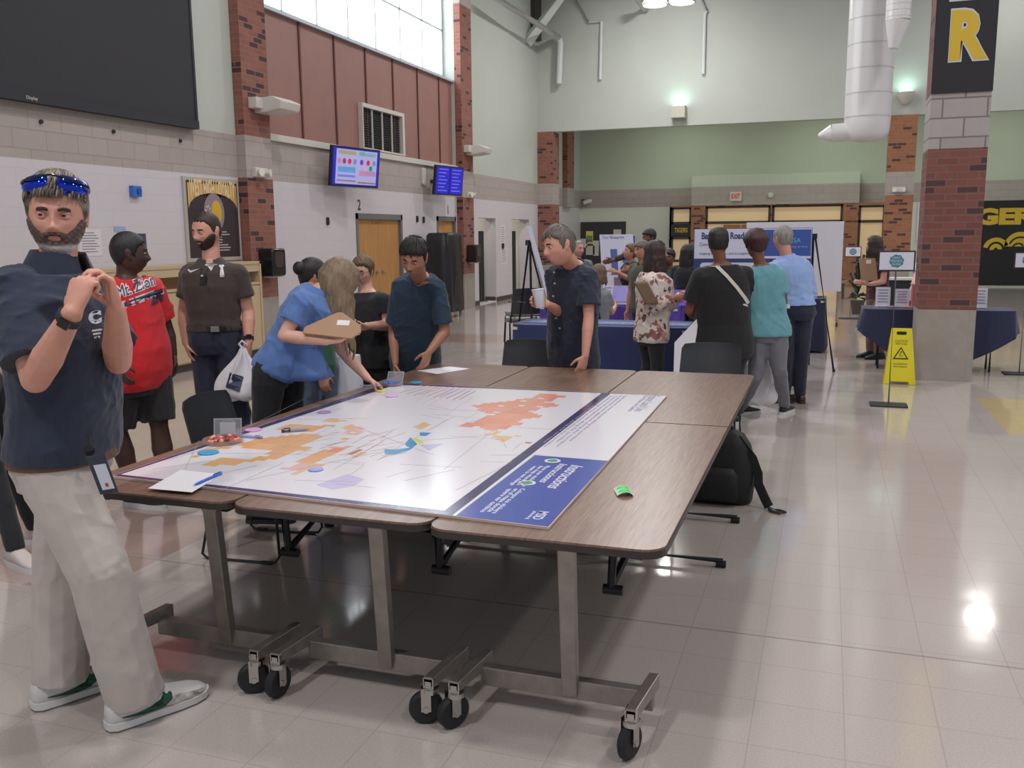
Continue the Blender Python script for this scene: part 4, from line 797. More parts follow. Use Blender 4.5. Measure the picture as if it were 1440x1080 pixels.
# ================================================================= MID-GROUND TABLES WITH CLOTHS
def cloth(name, x0, x1, y0, y1, z, m, lab, rz=0., skirt=.02, waves=14, amp=.03, hem=.03, corner=0.):
    """tablecloth: top with a hanging skirt of folds"""
    cx, cy = (x0+x1)/2, (y0+y1)/2; w, d = (x1-x0)/2, (y1-y0)/2; rings = []; n = 160
    def per(s_): # perimeter of rectangle with slightly rounded corners
        a = 2*pi*s_; c_, s2 = cos(a), sin(a); k = (abs(c_)**10+abs(s2)**10)**(-1/10); return c_*k, s2*k, a
    for f_ in (0, .02, .06, .3, .6, 1):
        R_ = []
        for j in range(n):
            px, py, a = per(j/n); cc = min(abs(px), abs(py))**8   # corner-ness
            off = amp*f_*(.6*sin(waves*a)+.4*sin(waves*1.7*a+1))+skirt*f_+corner*.22*cc*f_
            hz = hem+corner*abs(px)**2.2 if corner else hem
            q_ = V((px*(w+off), py*(d+off), z-(z-hz)*f_ if f_ > .02 else z-.004*f_*50))
            R_.append(V((cx+q_.x*cos(rz)-q_.y*sin(rz), cy+q_.x*sin(rz)+q_.y*cos(rz), q_.z)))
        rings.append(R_)
    return props(MB().loft(list(reversed(rings))).build(name, m, smooth=True), lab, 'tablecloth')
def simple_table(x0, x1, y0, y1, z, lab, rz=0.):
    t = thing('folding_table', lab, 'table', ((x0+x1)/2, (y0+y1)/2, 0)); a = MB(); b = MB()
    cx, cy = (x0+x1)/2, (y0+y1)/2
    def tr(m): m.v = [(cx+(v[0]-cx)*cos(rz)-(v[1]-cy)*sin(rz), cy+(v[0]-cx)*sin(rz)+(v[1]-cy)*cos(rz), v[2]) for v in m.v]; return m
    tr(MB().box((x0+.02, y0+.02, z-.05), (x1-.02, y1-.02, z-.022))).build('tabletop', W_['off'], t)
    for xx in (x0+.18, x1-.18):
        for yy in (y0+.14, y1-.14): tr(MB().tube([(xx, yy, 0), (xx, yy, z-.04)], .014)).build('leg', steeld, t)
navy = mat('navy_cloth', (42, 52, 98), .8, var=.08, vs=5, bump=.2, bs=8, sheen=.2); purple = mat('purple_cloth', (84, 62, 160), .8, bump=.2, bs=8); dnavy = mat('dark_navy_cloth', (36, 42, 72), .8, bump=.2, bs=8, sheen=.2)
simple_table(-3.1, -1.25, 9.0, 9.75, .75, 'folding table under the navy tablecloth behind the navy shirted man'); cloth('navy_tablecloth', -3.1, -1.25, 9.0, 9.75, .755, navy, 'navy tablecloth with printed top, behind the far end of the joined tables')
p = az(850, 453, .757); t = thing('table_runner', 'pale blue printed strip lying on the navy tablecloth', 'runner', (-2.2, 9.3, .757)); MB().box((-3.0, 9.2, .757), (-1.3, 9.5, .760)).build('strip', mat('pale_blue_runner', (92, 110, 160), .6), t); MB().text('Community Planning', (-2.15, 9.35, .7605), X_, Y_, .16, h=.0006, maxw=1.4).build('lettering', mat('runner_text', (140, 154, 196), .6), t)
simple_table(-3.6, -1.75, 11.6, 12.4, .75, 'folding table under the purple tablecloth holding the laptop'); cloth('purple_tablecloth', -3.6, -1.75, 11.6, 12.4, .755, purple, 'purple tablecloth on the table with the laptop')
# laptop, cards on purple table
p = az(880, 430, .76); t = thing('laptop', 'open laptop with a lavender screen on the purple tablecloth', 'laptop', (-2.62, 11.85, .76))
pl = ay(878, 413, 12.0); MB().box((pl.x-.17, 11.68, .76), (pl.x+.17, 11.9, .778)).build('keyboard_base', mat('silver_plastic', (150, 150, 160), .35), t, bevel=.004)
MB().obox((pl.x, 11.95, .885), X_, V((0, .25, 1)), V((0, -1, .25)), .34, .23, .01).build('lid', mat('silver_plastic', (150, 150, 160), .35), t, bevel=.003); MB().obox((pl.x, 11.943, .886), X_, V((0, .25, 1)), V((0, -1, .25)), .31, .2, .004).build('screen', mat('laptop_screen', (140, 130, 190), .3, emis=(140, 132, 190), es=.55), t)
MB().obox((pl.x+.03, 11.935, .84), X_, V((0, .25, 1)), V((0, -1, .25)), .05, .012, .004).build('screen_mark', W_['black'], t)
def tent(c, w, h, lab, m=None, lean=.12, txt=True):
    t = thing('table_sign', lab, 'sign', c); c = V(c); MB().obox(c+V((0, lean*.3, h/2)), X_, V((0, lean, 1)), V((0, -1, lean)), w, h, .008).obox(c+V((0, .04, .004)), X_, Y_, Z_, w, .1, .006).build('sheet', m or mat('sign_white', (214, 212, 226), .5), t)
    if txt:
        mm = MB()
        for k in range(5): mm.obox(c+V((0, lean*.3-.006, h*(.85-.15*k)))+V((0, lean*h*(.35-.15*k), 0)), X_, V((0, lean, 1)), V((0, -1, lean)), w*(.7-.1*(k % 2)), h*.045, .003)
        mm.build('print', mat('sign_grey_print', (140, 144, 170), .6), t)
pc = ay(854, 420, 11.75); tent((pc.x, 11.75, .758), .13, .26, 'white printed sign stand left of the laptop')
# purple item right of the floral woman
tent((ay(957, 420, 11.8).x, 11.8, .758), .2, .2, 'violet printed sheet standing on the purple tablecloth', mat('violet_sheet', (150, 120, 220), .5), txt=False)
# dark cloth table farther right, behind poster
simple_table(-1.6, .0, 13.4, 14.1, .75, 'folding table half hidden behind the black shirted person'); cloth('dark_tablecloth', -2.1, .0, 13.4, 14.1, .755, dnavy, 'dark navy tablecloth behind the floral blouse woman')
props(MB().box((-1.95, 13.5, .757), (-1.7, 13.7, .775)).build('paper_sheet', paperm), 'white papers on the dark tablecloth beside the black haired person', 'paper')
# white sheet leaning in front of the navy cloth
def aw_(x, y, D): d = ray(x, y); return CP+d*(D/(d.x*-sin(YAW)+d.y*cos(YAW)))
c = aw_(970, 480, 8.0); props(MB().prism([(-.14, 0), (.13, 0), (.13, .90), (.09, .98), (-.14, .72)], (c.x, c.y, 0), X_, V((0, .06, 1)).normalized(), Y_, .012).build('foam_board', paperm), 'white foam board standing upright left of the black shirted person', 'board')
# ================================================================= RIGHT TABLE BEHIND THE COLUMN
simple_table(.45, 2.05, 11.95, 12.5, .74, 'folding table with dark cloth standing behind the brick column')
cloth('dark_navy_tablecloth', .42, 2.1, 11.9, 12.55, .745, dnavy, 'dark navy tablecloth on the table behind the brick column', hem=.10, corner=.38, waves=9, amp=.035)
for (px, w, h, lab) in ((1241, .17, .24, 'white printed sign farthest left on the dark navy tablecloth'), (1268, .17, .22, 'white printed sign between the woman in dark red and the red box'), (1302, .17, .22, 'white printed sign next to the column on the dark navy tablecloth'), (1378.5, .15, .24, 'white printed sign visible right of the column')):
    c = ay(px, 432, 12.25); tent((c.x, 12.25, .748), w, h, lab)
c = ay(1288, 430, 12.2); props(MB().box((c.x-.05, 12.15, .748), (c.x+.06, 12.35, 1.03)).build('upright_box', mat('coral_card', (196, 104, 100), .5), bevel=.004), 'coral red upright box on the dark navy tablecloth', 'box')
c = ay(1312, 430, 12.3); props(MB().box((c.x-.08, 12.3, .748), (c.x+.06, 12.32, .93)).build('grey_card', mat('grey_card', (150, 144, 150), .6)), 'grey card standing against the column side on the dark cloth', 'card')
for i, (px, c_, w) in enumerate(((1253, (150, 120, 150), .1), (1277, (190, 130, 120), .13), (1300, (70, 110, 150), .12))):
    c = ay(px, 437, 12.12); props(MB().box((c.x-w/2, 12.05, .748), (c.x+w/2, 12.17, .765)).build('leaflet_pile', mat('leaf_%d' % i, c_, .6)), ('mauve', 'coral', 'teal')[i]+' leaflets lying on the front edge of the dark navy tablecloth', 'leaflet')
# ================================================================= SIGN STANDS, WET FLOOR SIGN
teal_ = mat('teal_print', (50, 128, 140), .5)
def signstand(base, top, w, h, lab, lines, bw=.17, tilt=True):
    x, y = base.x, base.y; t = thing('sign_stand', lab, 'sign', (x, y, 0)); zc = top
    MB().prism(rrect(bw*2, bw*1.4, .02), (x, y, 0), X_, Y_, Z_, .012).build('base_plate', W_['black'], t)
    MB().tube([(x, y, .01), (x, y, zc-h/2)], .008, 8).build('pole', mat('grey_pole', (110, 108, 110), .35, metal=.6), t)
    MB().obox((x, y, zc), X_, Z_, -Y_, w+.03, h+.03, .014).build('sign_frame', W_['black'], t, bevel=.004)
    MB().obox((x, y-.009, zc), X_, Z_, -Y_, w, h, .004).build('sign_sheet', mat('sign_white', (214, 212, 226), .5), t)
    m = MB(); R = h*.36; m.prism([(R*1.05*(1+.05*sin(8*a))*cos(a), R*(1+.05*sin(8*a))*sin(a)) for a in [2*pi*i/64 for i in range(64)]], (x, y-.0115, zc), X_, Z_, -Y_, .002); m.build('badge', teal_, t)
    for k, s_ in enumerate(lines): MB().text(s_, (x, y-.0145, zc+R*(.5-.5*k)), X_, Z_, R*.5, maxw=R*(1.3 if k != 1 else 1.7), h=.001).build('lettering', mat('sign_white', (214, 212, 226), .5), t)
b = az(1250, 570); c = ay(1260, 367, b.y); b.x = (b.x*.5+c.x*.5); signstand(b, c.z, .30, .165, 'black framed sign on a thin pole in front of the yellow caution sign', ('COMMUNITY', 'RESOURCE', 'GUIDE'))
b = az(1433, 526); signstand(b, ay(1440, 366, b.y).z, .26, .16, 'sign on a thin pole at the right edge of the view', ('COMMUNITY', 'RESOURCE', 'GUIDE'))
b = az(1195, 448); signstand(b, ay(1197, 354, b.y).z, .27, .17, 'small far sign on a thin pole left of the woman in dark red', ('COMMUNITY', 'RESOURCE', 'GUIDE'), .2)
ym = mat('safety_yellow', (222, 208, 30), .4); t = thing('wet_floor_sign', 'yellow folding caution wet floor sign beside the column base', 'sign', (.76, 11.0, 0))
rz = .0; bx, by = .80, 10.95
for s_ in (-1, 1):
    P = [(-.165, 0), (-.10, 0), (-.09, .03), (.09, .03), (.10, 0), (.165, 0), (.105, .62), (-.105, .62)]
    lean = .12*s_
    w_ = V((0, -lean*1.2, 1)).normalized(); n_ = V((0, -1, -lean*1.2)).normalized()
    o = V((bx, by+lean*.75, 0)) if s_ > 0 else V((bx, by-.09, 0)); o = V((bx, by+(.09 if s_ > 0 else -.09), 0)); w_ = V((0, -s_*.14, 1)).normalized(); n_ = X_.cross(w_)
    m = MB(); m.prism(P, o, X_, w_, n_*(1), .012)
    pn = m.build('panel', ym, t, bevel=.003)
    if s_ < 0:
        f_ = o+n_*.0125; f_ = o + X_.cross(w_)*.0125
        MB().prism(rrect(.1, .035, .012), f_+w_*.565, X_, w_, n_, .002).build('grip_slot', mat('shadow_black', (30, 28, 20), .8), pn)
        tri = lambda r: [(0, r), (-r*.95, -r*.62), (r*.95, -r*.62)]
        MB().prism(tri(.085), f_+w_*.33, X_, w_, n_, .0015).build('warning_triangle', mat('print_black', (40, 38, 26), .6), pn); MB().prism(tri(.062), f_+w_*.33+n_*.0016, X_, w_, n_, .0012).build('triangle_field', ym, pn)
        fg = MB(); q_ = lambda a, b: f_+w_*(.33+b)+X_*a+n_*.003
        fg.cone(q_(.004, .028), q_(.004, .028)+n_*.001, .008, n=10); 
        for a, b in (((.0, .018), (-.014, -.006)), ((-.0, .016), (.022, .004)), ((-.0, .014), (-.024, .012)), ((-.014, -.006), (.016, -.018)), ((-.014, -.006), (-.004, -.026)), ((.016, -.018), (.03, -.008))): fg.tube([q_(*a), q_(*b)], .0028, 5)
        fg.build('slipping_figure', mat('print_black', (40, 38, 26), .6), pn)
        MB().text('CAUTION', f_+w_*.475, X_, w_, .04, maxw=.13).text('WET FLOOR', f_+w_*.445, X_, w_, .028, maxw=.12).text('CUIDADO', f_+w_*.225, X_, w_, .03, maxw=.14).text('PISO MOJADO', f_+w_*.195, X_, w_, .024, maxw=.14).build('lettering', mat('print_olive', (96, 92, 30), .6), pn)
# ================================================================= EASELS, POSTER BOARDS, WHITEBOARD
def easel(base, top, h, lab, spread=.28, rz=0.):
    c = V((base.x, base.y, 0)); t = thing('easel', lab, 'easel', c); ap = c+V((0, 0, h)); u = V((cos(rz), sin(rz), 0)); n = V((-sin(rz), cos(rz), 0))
    for s_ in (-1, 1):
        f = MB().tube([ap+u*.02*s_, c+u*spread*s_-n*.1], .014, 8).build('leg', steeld, t)
        MB().cone(c+u*spread*s_-n*.1+V((0, 0, 0)), c+u*spread*s_-n*.1+V((0, 0, .03)), .018, n=10).build('foot', rub, f)
    MB().tube([ap, c+n*.42], .013, 8).build('leg', steeld, t)
    MB().obox(ap-n*.02, u, Z_, n, .09, .06, .03).build('head', W_['black'], t)
    hz = .9; MB().tube([c+u*spread*(1-hz/h)*-1+V((0, 0, hz))-n*.1, c+u*spread*(1-hz/h)+V((0, 0, hz))-n*.1], .01, 8).tube([c+u*.1+V((0, 0, hz))-n*.1, c+u*.1+V((0, 0, hz))-n*.23], .008).tube([c-u*.1+V((0, 0, hz))-n*.1, c-u*.1+V((0, 0, hz))-n*.23], .008).build('ledge', steeld, t)
    return t
eR = V((-.18, 11.75, 0)); easel(eR, None, 1.62, 'black easel standing right of the long poster board', .30)
eL = V((-1.25, 11.75, 0)); easel(eL, None, 1.62, 'black easel standing left behind the long poster board', .30)
# long poster board
x0, x1 = -1.57, -.19; Y0 = 11.55; t = thing('poster_board', 'long poster board with white and blue heading before the three standing people', 'poster', ((x0+x1)/2, Y0, .9))
z1 = 1.72; MB().box((x0, Y0, .9), (x1, Y0+.012, z1)).build('board', mat('poster_navy', (52, 64, 116), .4), t)
MB().box((x0+.005, Y0-.002, z1-.36), (x1-.005, Y0, z1-.005)).build('header', mat('poster_white', (206, 206, 226), .4), t)
MB().box((x1-.55, Y0-.004, z1-.33), (x1-.01, Y0-.002, z1-.02)).build('header_panel', mat('poster_blue', (58, 84, 160), .4), t)
MB().prism(rrect(1.22, .38, .04), ((x0+x1)/2, Y0, z1-.60), X_, Z_, -Y_, .003).build('map_print', mat('poster_white2', (200, 208, 222), .4), t)
MB().text('Battlefield Road in Steps', (x0+.48, Y0-.003, z1-.09), X_, Z_, .11, maxw=.78, bold=.004, h=.001).build('title', mat('poster_title', (56, 66, 110), .5), t)
MB().text('Community plan', (x0+.22, Y0-.003, z1-.19), X_, Z_, .06, maxw=.3, h=.001).text('mapping the corridor and its neighborhoods', (x0+.42, Y0-.003, z1-.3), X_, Z_, .04, maxw=.7, h=.001).build('subtitle', mat('poster_title', (56, 66, 110), .5), t)
MB().text('MSA', (x1-.2, Y0-.006, z1-.15), X_, Z_, .08, maxw=.14, h=.001).build('logo', mat('poster_aqua', (110, 180, 200), .5), t)
MB().text('planning services', (x1-.17, Y0-.006, z1-.22), X_, Z_, .04, maxw=.24, h=.001).build('logo_text', mat('poster_lilac', (150, 160, 210), .5), t)
# middle poster, tilted
c = ay(852, 380, 14.2); t = thing('poster_board', 'tall white poster with blue pictures on an easel behind the arms-crossed woman', 'poster', c); u = V((1, .1, 0)).normalized(); w_ = V((-.1, .12, 1)).normalized(); n_ = -u.cross(w_).normalized()*-1
n_ = u.cross(w_).normalized()
if n_.y > 0: n_ = -n_
tl = ay(843, 330, 14.2); H_, Wp = .95, .52; c0 = tl+u*Wp/2-w_*H_/2
MB().obox(c0, u, w_, n_, Wp, H_, .012).build('board', mat('poster_white', (206, 206, 226), .4), t)
def pp(x, y, w, h, m, nm): MB().obox(c0+u*(x-.5)*Wp+w_*(y-.5)*H_+n_*.008, u, w_, n_, w*Wp, h*H_, .003).build(nm, m, t)
pp(.4, .55, .2, .42, mat('picture_blue', (70, 100, 160), .5), 'picture'); pp(.45, .2, .2, .2, mat('picture_red', (130, 100, 120), .5), 'picture'); pp(.75, .62, .22, .16, mat('picture_blue', (70, 100, 160), .5), 'picture')
pp(.18, .62, .05, .02, mat('mark_red', (200, 90, 100), .5), 'caption'); pp(.18, .4, .12, .02, mat('mark_red', (200, 90, 100), .5), 'caption')
MB().text('Our Blueprint', c0+w_*.43+n_*.008-u*.05, u, w_, .07, maxw=.34, h=.001).build('title', mat('poster_title2', (90, 100, 150), .5), t)
tb = ay(884, 345, 14.6); props(MB().obox(tb, X_, Z_, Y_, .2, .3, .012).build('poster_board', mat('poster_blue', (58, 84, 160), .4)), 'small blue board behind the tall white poster, above the woman head', 'poster')
easel(V((tl.x+.25, 14.4, 0)), None, 1.6, 'dark easel carrying the tall white poster with blue pictures', .28)
# left easel seen edge-on with white board
b = az(735, 482); e1 = V((-3.75, 10.9, 0)); t = easel(V((ay(745, 400, 10.2).x, 10.2, 0)), None, 1.58, 'black easel seen side-on behind the navy shirted man', .34, -.9)
tp, bt = ay(744, 318, 10.0), ay(772, 418, 10.0); d_ = (bt-tp); u = ray(750, 370); u.z = 0; u = (u.normalized()+X_*.06).normalized()
MB2 = MB().obox((tp+bt)/2, u, d_, u.cross(d_), .62, d_.length, .012); t = thing('poster_board', 'white board seen nearly edge-on on the left easel', 'poster', (tp+bt)/2); MB2.build('board', mat('poster_white', (206, 206, 226), .4), t)
# whiteboard on wheels
wl_, wr_ = ay(1050, 313, 17.5), ay(1187, 313, 17.5); zb_ = ay(1180, 410, 17.5).z
t = thing('rolling_whiteboard', 'large white mobile board on a low frame behind the poster board', 'board', ((wl_.x+wr_.x)/2, 17.5, 0))
MB().box((wl_.x, 17.5, zb_), (wr_.x, 17.53, wl_.z)).build('panel', mat('whiteboard_surface', (208, 206, 218), .35), t, bevel=.004)
m = MB()
for x in (wl_.x+.05, wr_.x-.05): m.tube([(x, 17.56, .08), (x, 17.56, wl_.z-.1)], .02).tube([(x, 17.25, .08), (x, 17.85, .08)], .02)
m.build('stand', W_['brass'], t)
for x in (wl_.x+.05, wr_.x-.05):
    for y in (17.27, 17.83): MB().cone((x-.015, y, .04), (x+.015, y, .04), .04).tube([(x, y, .04), (x, y, .085)], .012).build('caster', rub, t)
t = thing('low_bench', 'low wooden bench by the far wall right of the whiteboard', 'bench', (-.3, 24.6, 0)); MB().box((-1.6, 24.4, .38), (.5, 24.8, .44)).build('seat', mat('bench_wood', (160, 120, 90), .5), t)
for x in (-1.5, .35): MB().box((x, 24.45, 0), (x+.06, 24.75, .38)).build('leg', W_['base'], t)
t = thing('wall_panel', 'white notice panel on the wall between brick pier and column', 'panel', (2.1, 24, 1.4)); c0, c1 = ay(1291, 287, AY-.03), ay(1308, 338, AY-.03); MB().box((c0.x, AY-.05, c1.z), (c0.x+1.0, AY-.01, c0.z)).build('sheet', mat('sign_white', (214, 212, 226), .5), t)
t = thing('dark_kiosk', 'low dark cabinet behind the table with the white signs', 'cabinet', (1.1, 15.2, 0)); c = ay(1285, 410, 15.2); MB().box((c.x-.45, 15.2, 0), (c.x+.35, 15.6, .93)).build('body', mat('dark_teal_laminate', (32, 40, 44), .5), t, bevel=.01); MB().box((c.x-.48, 15.17, .93), (c.x+.38, 15.63, .96)).build('top', W_['off'], t)
t = thing('potted_plant', 'dark leafy plant on a stand beside the far window', 'plant', ay(1206, 420, 20)); c = ay(1206, 425, 20)
MB().lathe([(.1, 0), (.14, .25), (.15, .28)], (c.x, 20, 0), 16).build('pot', W_['base'], t, smooth=True)
m = MB(); rg = random.Random(9)
for k in range(46): a = rg.random()*6.28; r_ = .1+.2*rg.random(); z = .3+rg.random()*.9; m.tube([(c.x, 20, .28+z*.2), (c.x+r_*.6*cos(a), 20+r_*.6*sin(a), z), (c.x+r_*cos(a), 20+r_*sin(a), z-.05)], [.006, .03, .003], 5)
m.build('foliage', mat('dark_leaf', (40, 52, 40), .5), t)
# ================================================================= PEOPLE
FH = V((-sin(YAW), cos(YAW), 0))
def aw(x, y, D): d = ray(x, y); return CP + d*(D/d.dot(FH))           # point at horizontal distance D along the view axis
def prj(P): d = V(P)-CP; return 720+FPX*d.dot(CR)/d.dot(CF), 540-FPX*d.dot(CU)/d.dot(CF)
def awz(x, z, D):
    y = 540.
    for _ in range(6): P = aw(x, y, D); y += (P.z-z)*FPX/D*.97
    return P
def tocam(P): d = CP-V(P); d.z = 0; return d.normalized()
def side(P): return tocam(P).cross(Z_)*-1                              # image-right, horizontal
def caps(m, p0, p1, r0, r1, n=14, flat0=False, flat1=False, fx=1., ax_=None):
    p0, p1 = V(p0), V(p1); d = p1-p0; L_ = max(d.length, 1e-5); d = d/L_
    a = (ax_-d*ax_.dot(d)).normalized() if ax_ is not None else frame(d)[0]; b = d.cross(a); R_ = []
    def ring(c, r): R_.append([c+a*cos(2*pi*i/n)*r*fx+b*sin(2*pi*i/n)*r for i in range(n)])
    if flat0: ring(p0, r0)
    else:
        for k in (-80, -55, -30, 0): ring(p0+d*r0*sin(radians(k)), r0*cos(radians(k)))
    if flat1: ring(p1, r1)
    else:
        for k in (0, 30, 55, 80): ring(p1+d*r1*sin(radians(k)), r1*cos(radians(k)))
    return m.loft(R_)
def remesh(mb, vox, it=3, fac=.5):
    me = bpy.data.meshes.new('tmp'); me.from_pydata([tuple(v) for v in mb.v], [], mb.f); me.update()
    o = bpy.data.objects.new('tmp', me); COL.objects.link(o)
    md = o.modifiers.new('r', 'REMESH'); md.mode = 'VOXEL'; md.voxel_size = vox; md.adaptivity = 0
    if it: ms = o.modifiers.new('s', 'SMOOTH'); ms.iterations = it; ms.factor = fac
    dg = bpy.context.evaluated_depsgraph_get(); out = bpy.data.meshes.new_from_object(o.evaluated_get(dg))
    bpy.data.objects.remove(o); bpy.data.meshes.remove(me); return out
def wrinkle(me, amp, freq=9., seed=0, centers=()):
    n = len(me.vertices); co = np.empty(n*3); me.vertices.foreach_get('co', co); co = co.reshape(-1, 3); no = np.empty(n*3); me.vertices.foreach_get('normal', no); no = no.reshape(-1, 3)
    r = np.random.RandomState(seed); w = np.zeros(n); q_ = co.copy()
    for k in range(3): d = r.randn(3); q_ += .025*np.sin(co@d*7+r.rand()*6)[:, None]*r.randn(3)
    for k in range(7):
        d = r.randn(3); d[2] *= (1.4 if k % 2 else .5); d /= np.linalg.norm(d); f = freq*(1+k*.55); s_ = np.sin(q_@d*f*2+r.rand()*6); w += (1-np.abs(s_)*2)*(.8**k)
    w *= .3; m_ = np.ones(n)*.55
    for c, rad in centers: m_ += 1.3*np.exp(-((co-np.array(c))**2).sum(1)/rad**2)
    w = np.where(w < 0, w*.45, w); co += no*(w*m_*amp)[:, None]; me.vertices.foreach_set('co', co.ravel()); me.update()
def place(me, name, m, parent, smooth=True):
    off = np.array(wloc(parent)); n = len(me.vertices); co = np.empty(n*3); me.vertices.foreach_get('co', co); co = (co.reshape(-1, 3)-off); me.vertices.foreach_set('co', co.ravel()); me.update()
    me.materials.clear(); me.materials.append(m); me.name = name
    me.polygons.foreach_set('use_smooth', [True]*len(me.polygons)); o = bpy.data.objects.new(name, me); COL.objects.link(o); o.parent = parent; return o
# ---- head
def headgrid(nt, npz): 
    th = np.linspace(0.02, pi-.02, nt); ph = np.linspace(0, 2*pi, npz, endpoint=False); T, P = np.meshgrid(th, ph, indexing='ij')
    return np.stack([np.sin(T)*np.cos(P), np.sin(T)*np.sin(P), np.cos(T)], -1)
def gs(p, c, s_): return np.exp(-(((p-np.array(c))/np.array(s_))**2).sum(-1))
def headsurf(D, fem=0., fat=0., nose=1.):
    p = D*np.array([.0765, .095, .119]); x, y, z = p[..., 0], p[..., 1], p[..., 2]
    # squarer skull
    k = (np.abs(D[..., 0])**2.35+np.abs(D[..., 1])**2.35+np.abs(D[..., 2])**2.35)**(-1/2.35); p = p*k[..., None]
    t = np.clip(-p[..., 2]/.119, 0, 1); p[..., 0] *= 1-(.30+.05*fem-.16*fat)*t**1.7; p[..., 1] *= np.where(p[..., 1] < 0, 1-.5*t**1.1, 1-.10*t**2)
    q_ = p.copy(); f = 1/(1+np.exp(-(q_[..., 1]-.02)/.015)); dy = np.zeros(p.shape[:2])
    up = np.clip((q_[..., 2]-.05)/.07, 0, 1); dy -= .012*up**1.5
    for s_ in (-1, 1):
        dy += .0085*(1-fem*.6)*gs(q_, (s_*.026, .09, .021), (.022, .05, .009)); dy -= .0150*gs(q_, (s_*.031, .085, .001), (.0165, .05, .0125)); dy += .0045*gs(q_, (s_*.043, .07, -.028), (.02, .06, .018))
        dy += .014*nose*gs(q_, (s_*.0135, .1, -.038), (.0075, .06, .0085)); dy -= .006*gs(q_, (s_*.05, .06, -.06), (.016, .06, .02))*(1-fat)
    dy += .019*nose*gs(q_, (0, .1, -.008), (.0085, .06, .022)); dy += .029*nose*gs(q_, (0, .1, -.034), (.0115, .06, .0135))
    dy += .008*gs(q_, (0, .1, -.066), (.026, .06, .017)); dy += .0045*gs(q_, (0, .1, -.0615), (.019, .06, .0042)); dy += .0055*gs(q_, (0, .1, -.0735), (.017, .06, .0048)); dy -= .0045*gs(q_, (0, .1, -.067), (.022, .06, .0022))
    dy += .012*gs(q_, (0, .09, -.102), (.022, .05, .016))*(1-.4*fem); dy -= .004*gs(q_, (0, .1, -.085), (.016, .06, .005))
    p[..., 1] += dy*f
    return p
def rings_of(G): return [[V(G[i, j]) for j in range(G.shape[1])] for i in range(G.shape[0])]
class Head:
    def __init__(s, c, hf, hu=None, sc=1., hi=False, **kw):
        s.c = V(c); s.f = V(hf).normalized(); hu = V(hu) if hu is not None else Z_; s.r = s.f.cross(hu).normalized(); s.u = s.r.cross(s.f); s.sc = sc
        s.D = headgrid(96, 128) if hi else headgrid(44, 56); s.G = headsurf(s.D, **kw); s.hi = hi
        s.R = np.array([s.r, s.f, s.u]); g = s.G; du = np.roll(g, -1, 1)-np.roll(g, 1, 1); dv = np.gradient(g, axis=0); n = np.cross(dv, du); n /= np.linalg.norm(n, axis=-1, keepdims=True)+1e-9; s.N = n*np.sign((n*g).sum(-1))[..., None]
    def w(s, G): return (G*s.sc)@s.R+np.array(s.c)
    def pt(s, x, y, z): return s.c+(s.r*x+s.f*y+s.u*z)*s.sc
    def skin(s, m):
        m.loft(rings_of(s.w(s.G)))
        for k in (-1, 1):
            for (dy, dz, r) in ((0, .012, .012), (-.006, .028, .011), (.0, -.008, .009), (.003, -.022, .007), (-.012, .018, .011), (-.009, .0, .009)): m.ball(s.pt(k*.0825, -.008+dy, -.006+dz), r*.55*s.sc, r*s.sc*1.1, r*s.sc*1.15, n=8, axes=(s.r, s.f, s.u))
    def shell(s, hfun, name, m, parent, attr=None, cut=-.0052):
        g = s.G; h = hfun(g[..., 0], g[..., 1], g[..., 2]); Gs = g+s.N*h[..., None]; Wd_ = s.w(Gs)-np.array(wloc(parent)); nt, n_ = h.shape
        idx = np.arange(nt*n_).reshape(nt, n_); a = idx[:-1, :]; b = np.roll(idx, -1, 1)[:-1, :]; c = np.roll(idx, -1, 1)[1:, :]; d = idx[1:, :]; F = np.stack([a, d, c, b], -1).reshape(-1, 4); hh = h.ravel()
        F = F[(hh[F] > cut).any(1)]; used, inv = np.unique(F, return_inverse=True); F = inv.reshape(-1, 4); me = bpy.data.meshes.new(name); me.from_pydata(Wd_.reshape(-1, 3)[used].tolist(), [], F.tolist()); me.update(); me.materials.append(m)
        if attr is not None:
            C_ = attr(g[..., 0], g[..., 1], g[..., 2]).reshape(-1, 3)[used]; ca = me.color_attributes.new('hc', 'FLOAT_COLOR', 'POINT'); ca.data.foreach_set('color', np.concatenate([C_, np.ones((len(C_), 1))], 1).ravel())
        me.polygons.foreach_set('use_smooth', [True]*len(me.polygons)); o = bpy.data.objects.new(name, me); COL.objects.link(o); o.parent = parent; return o
def sst(a, b, x): t = np.clip((x-a)/(b-a), 0, 1); return t*t*(3-2*t)
def hair_short(th=.010, line=.062, side_=-.02, back=-.075, rough=.0012, burn=0., seed=0, top=0.):
    def f(x, y, z):
        a = np.arctan2(np.abs(x), y)           # 0 front, pi back
        lim = np.interp(a, [0, .5, .8, 1.05, 1.3, 1.6, 1.9, 2.3, pi], [line, line-.002, line-.012, .03, side_+burn, -.005, -.02, back*.8, back])
        lim = lim+.0035*np.sin(x*230+seed)+.003*np.sin(x*410+y*300+seed*2); m_ = sst(-.006, .016, z-lim); fade = .45+.55*sst(-.01, .055, z); r = np.sin(x*410+seed)*np.sin(y*330+z*90)*.5+np.sin(x*190+y*260+z*70+seed)*.5; m_ = m_*1.; th_ = th*fade
        return -.006+m_*(.006+th_*(1+top*sst(.05, .11, z)))+m_*rough*r
    return f
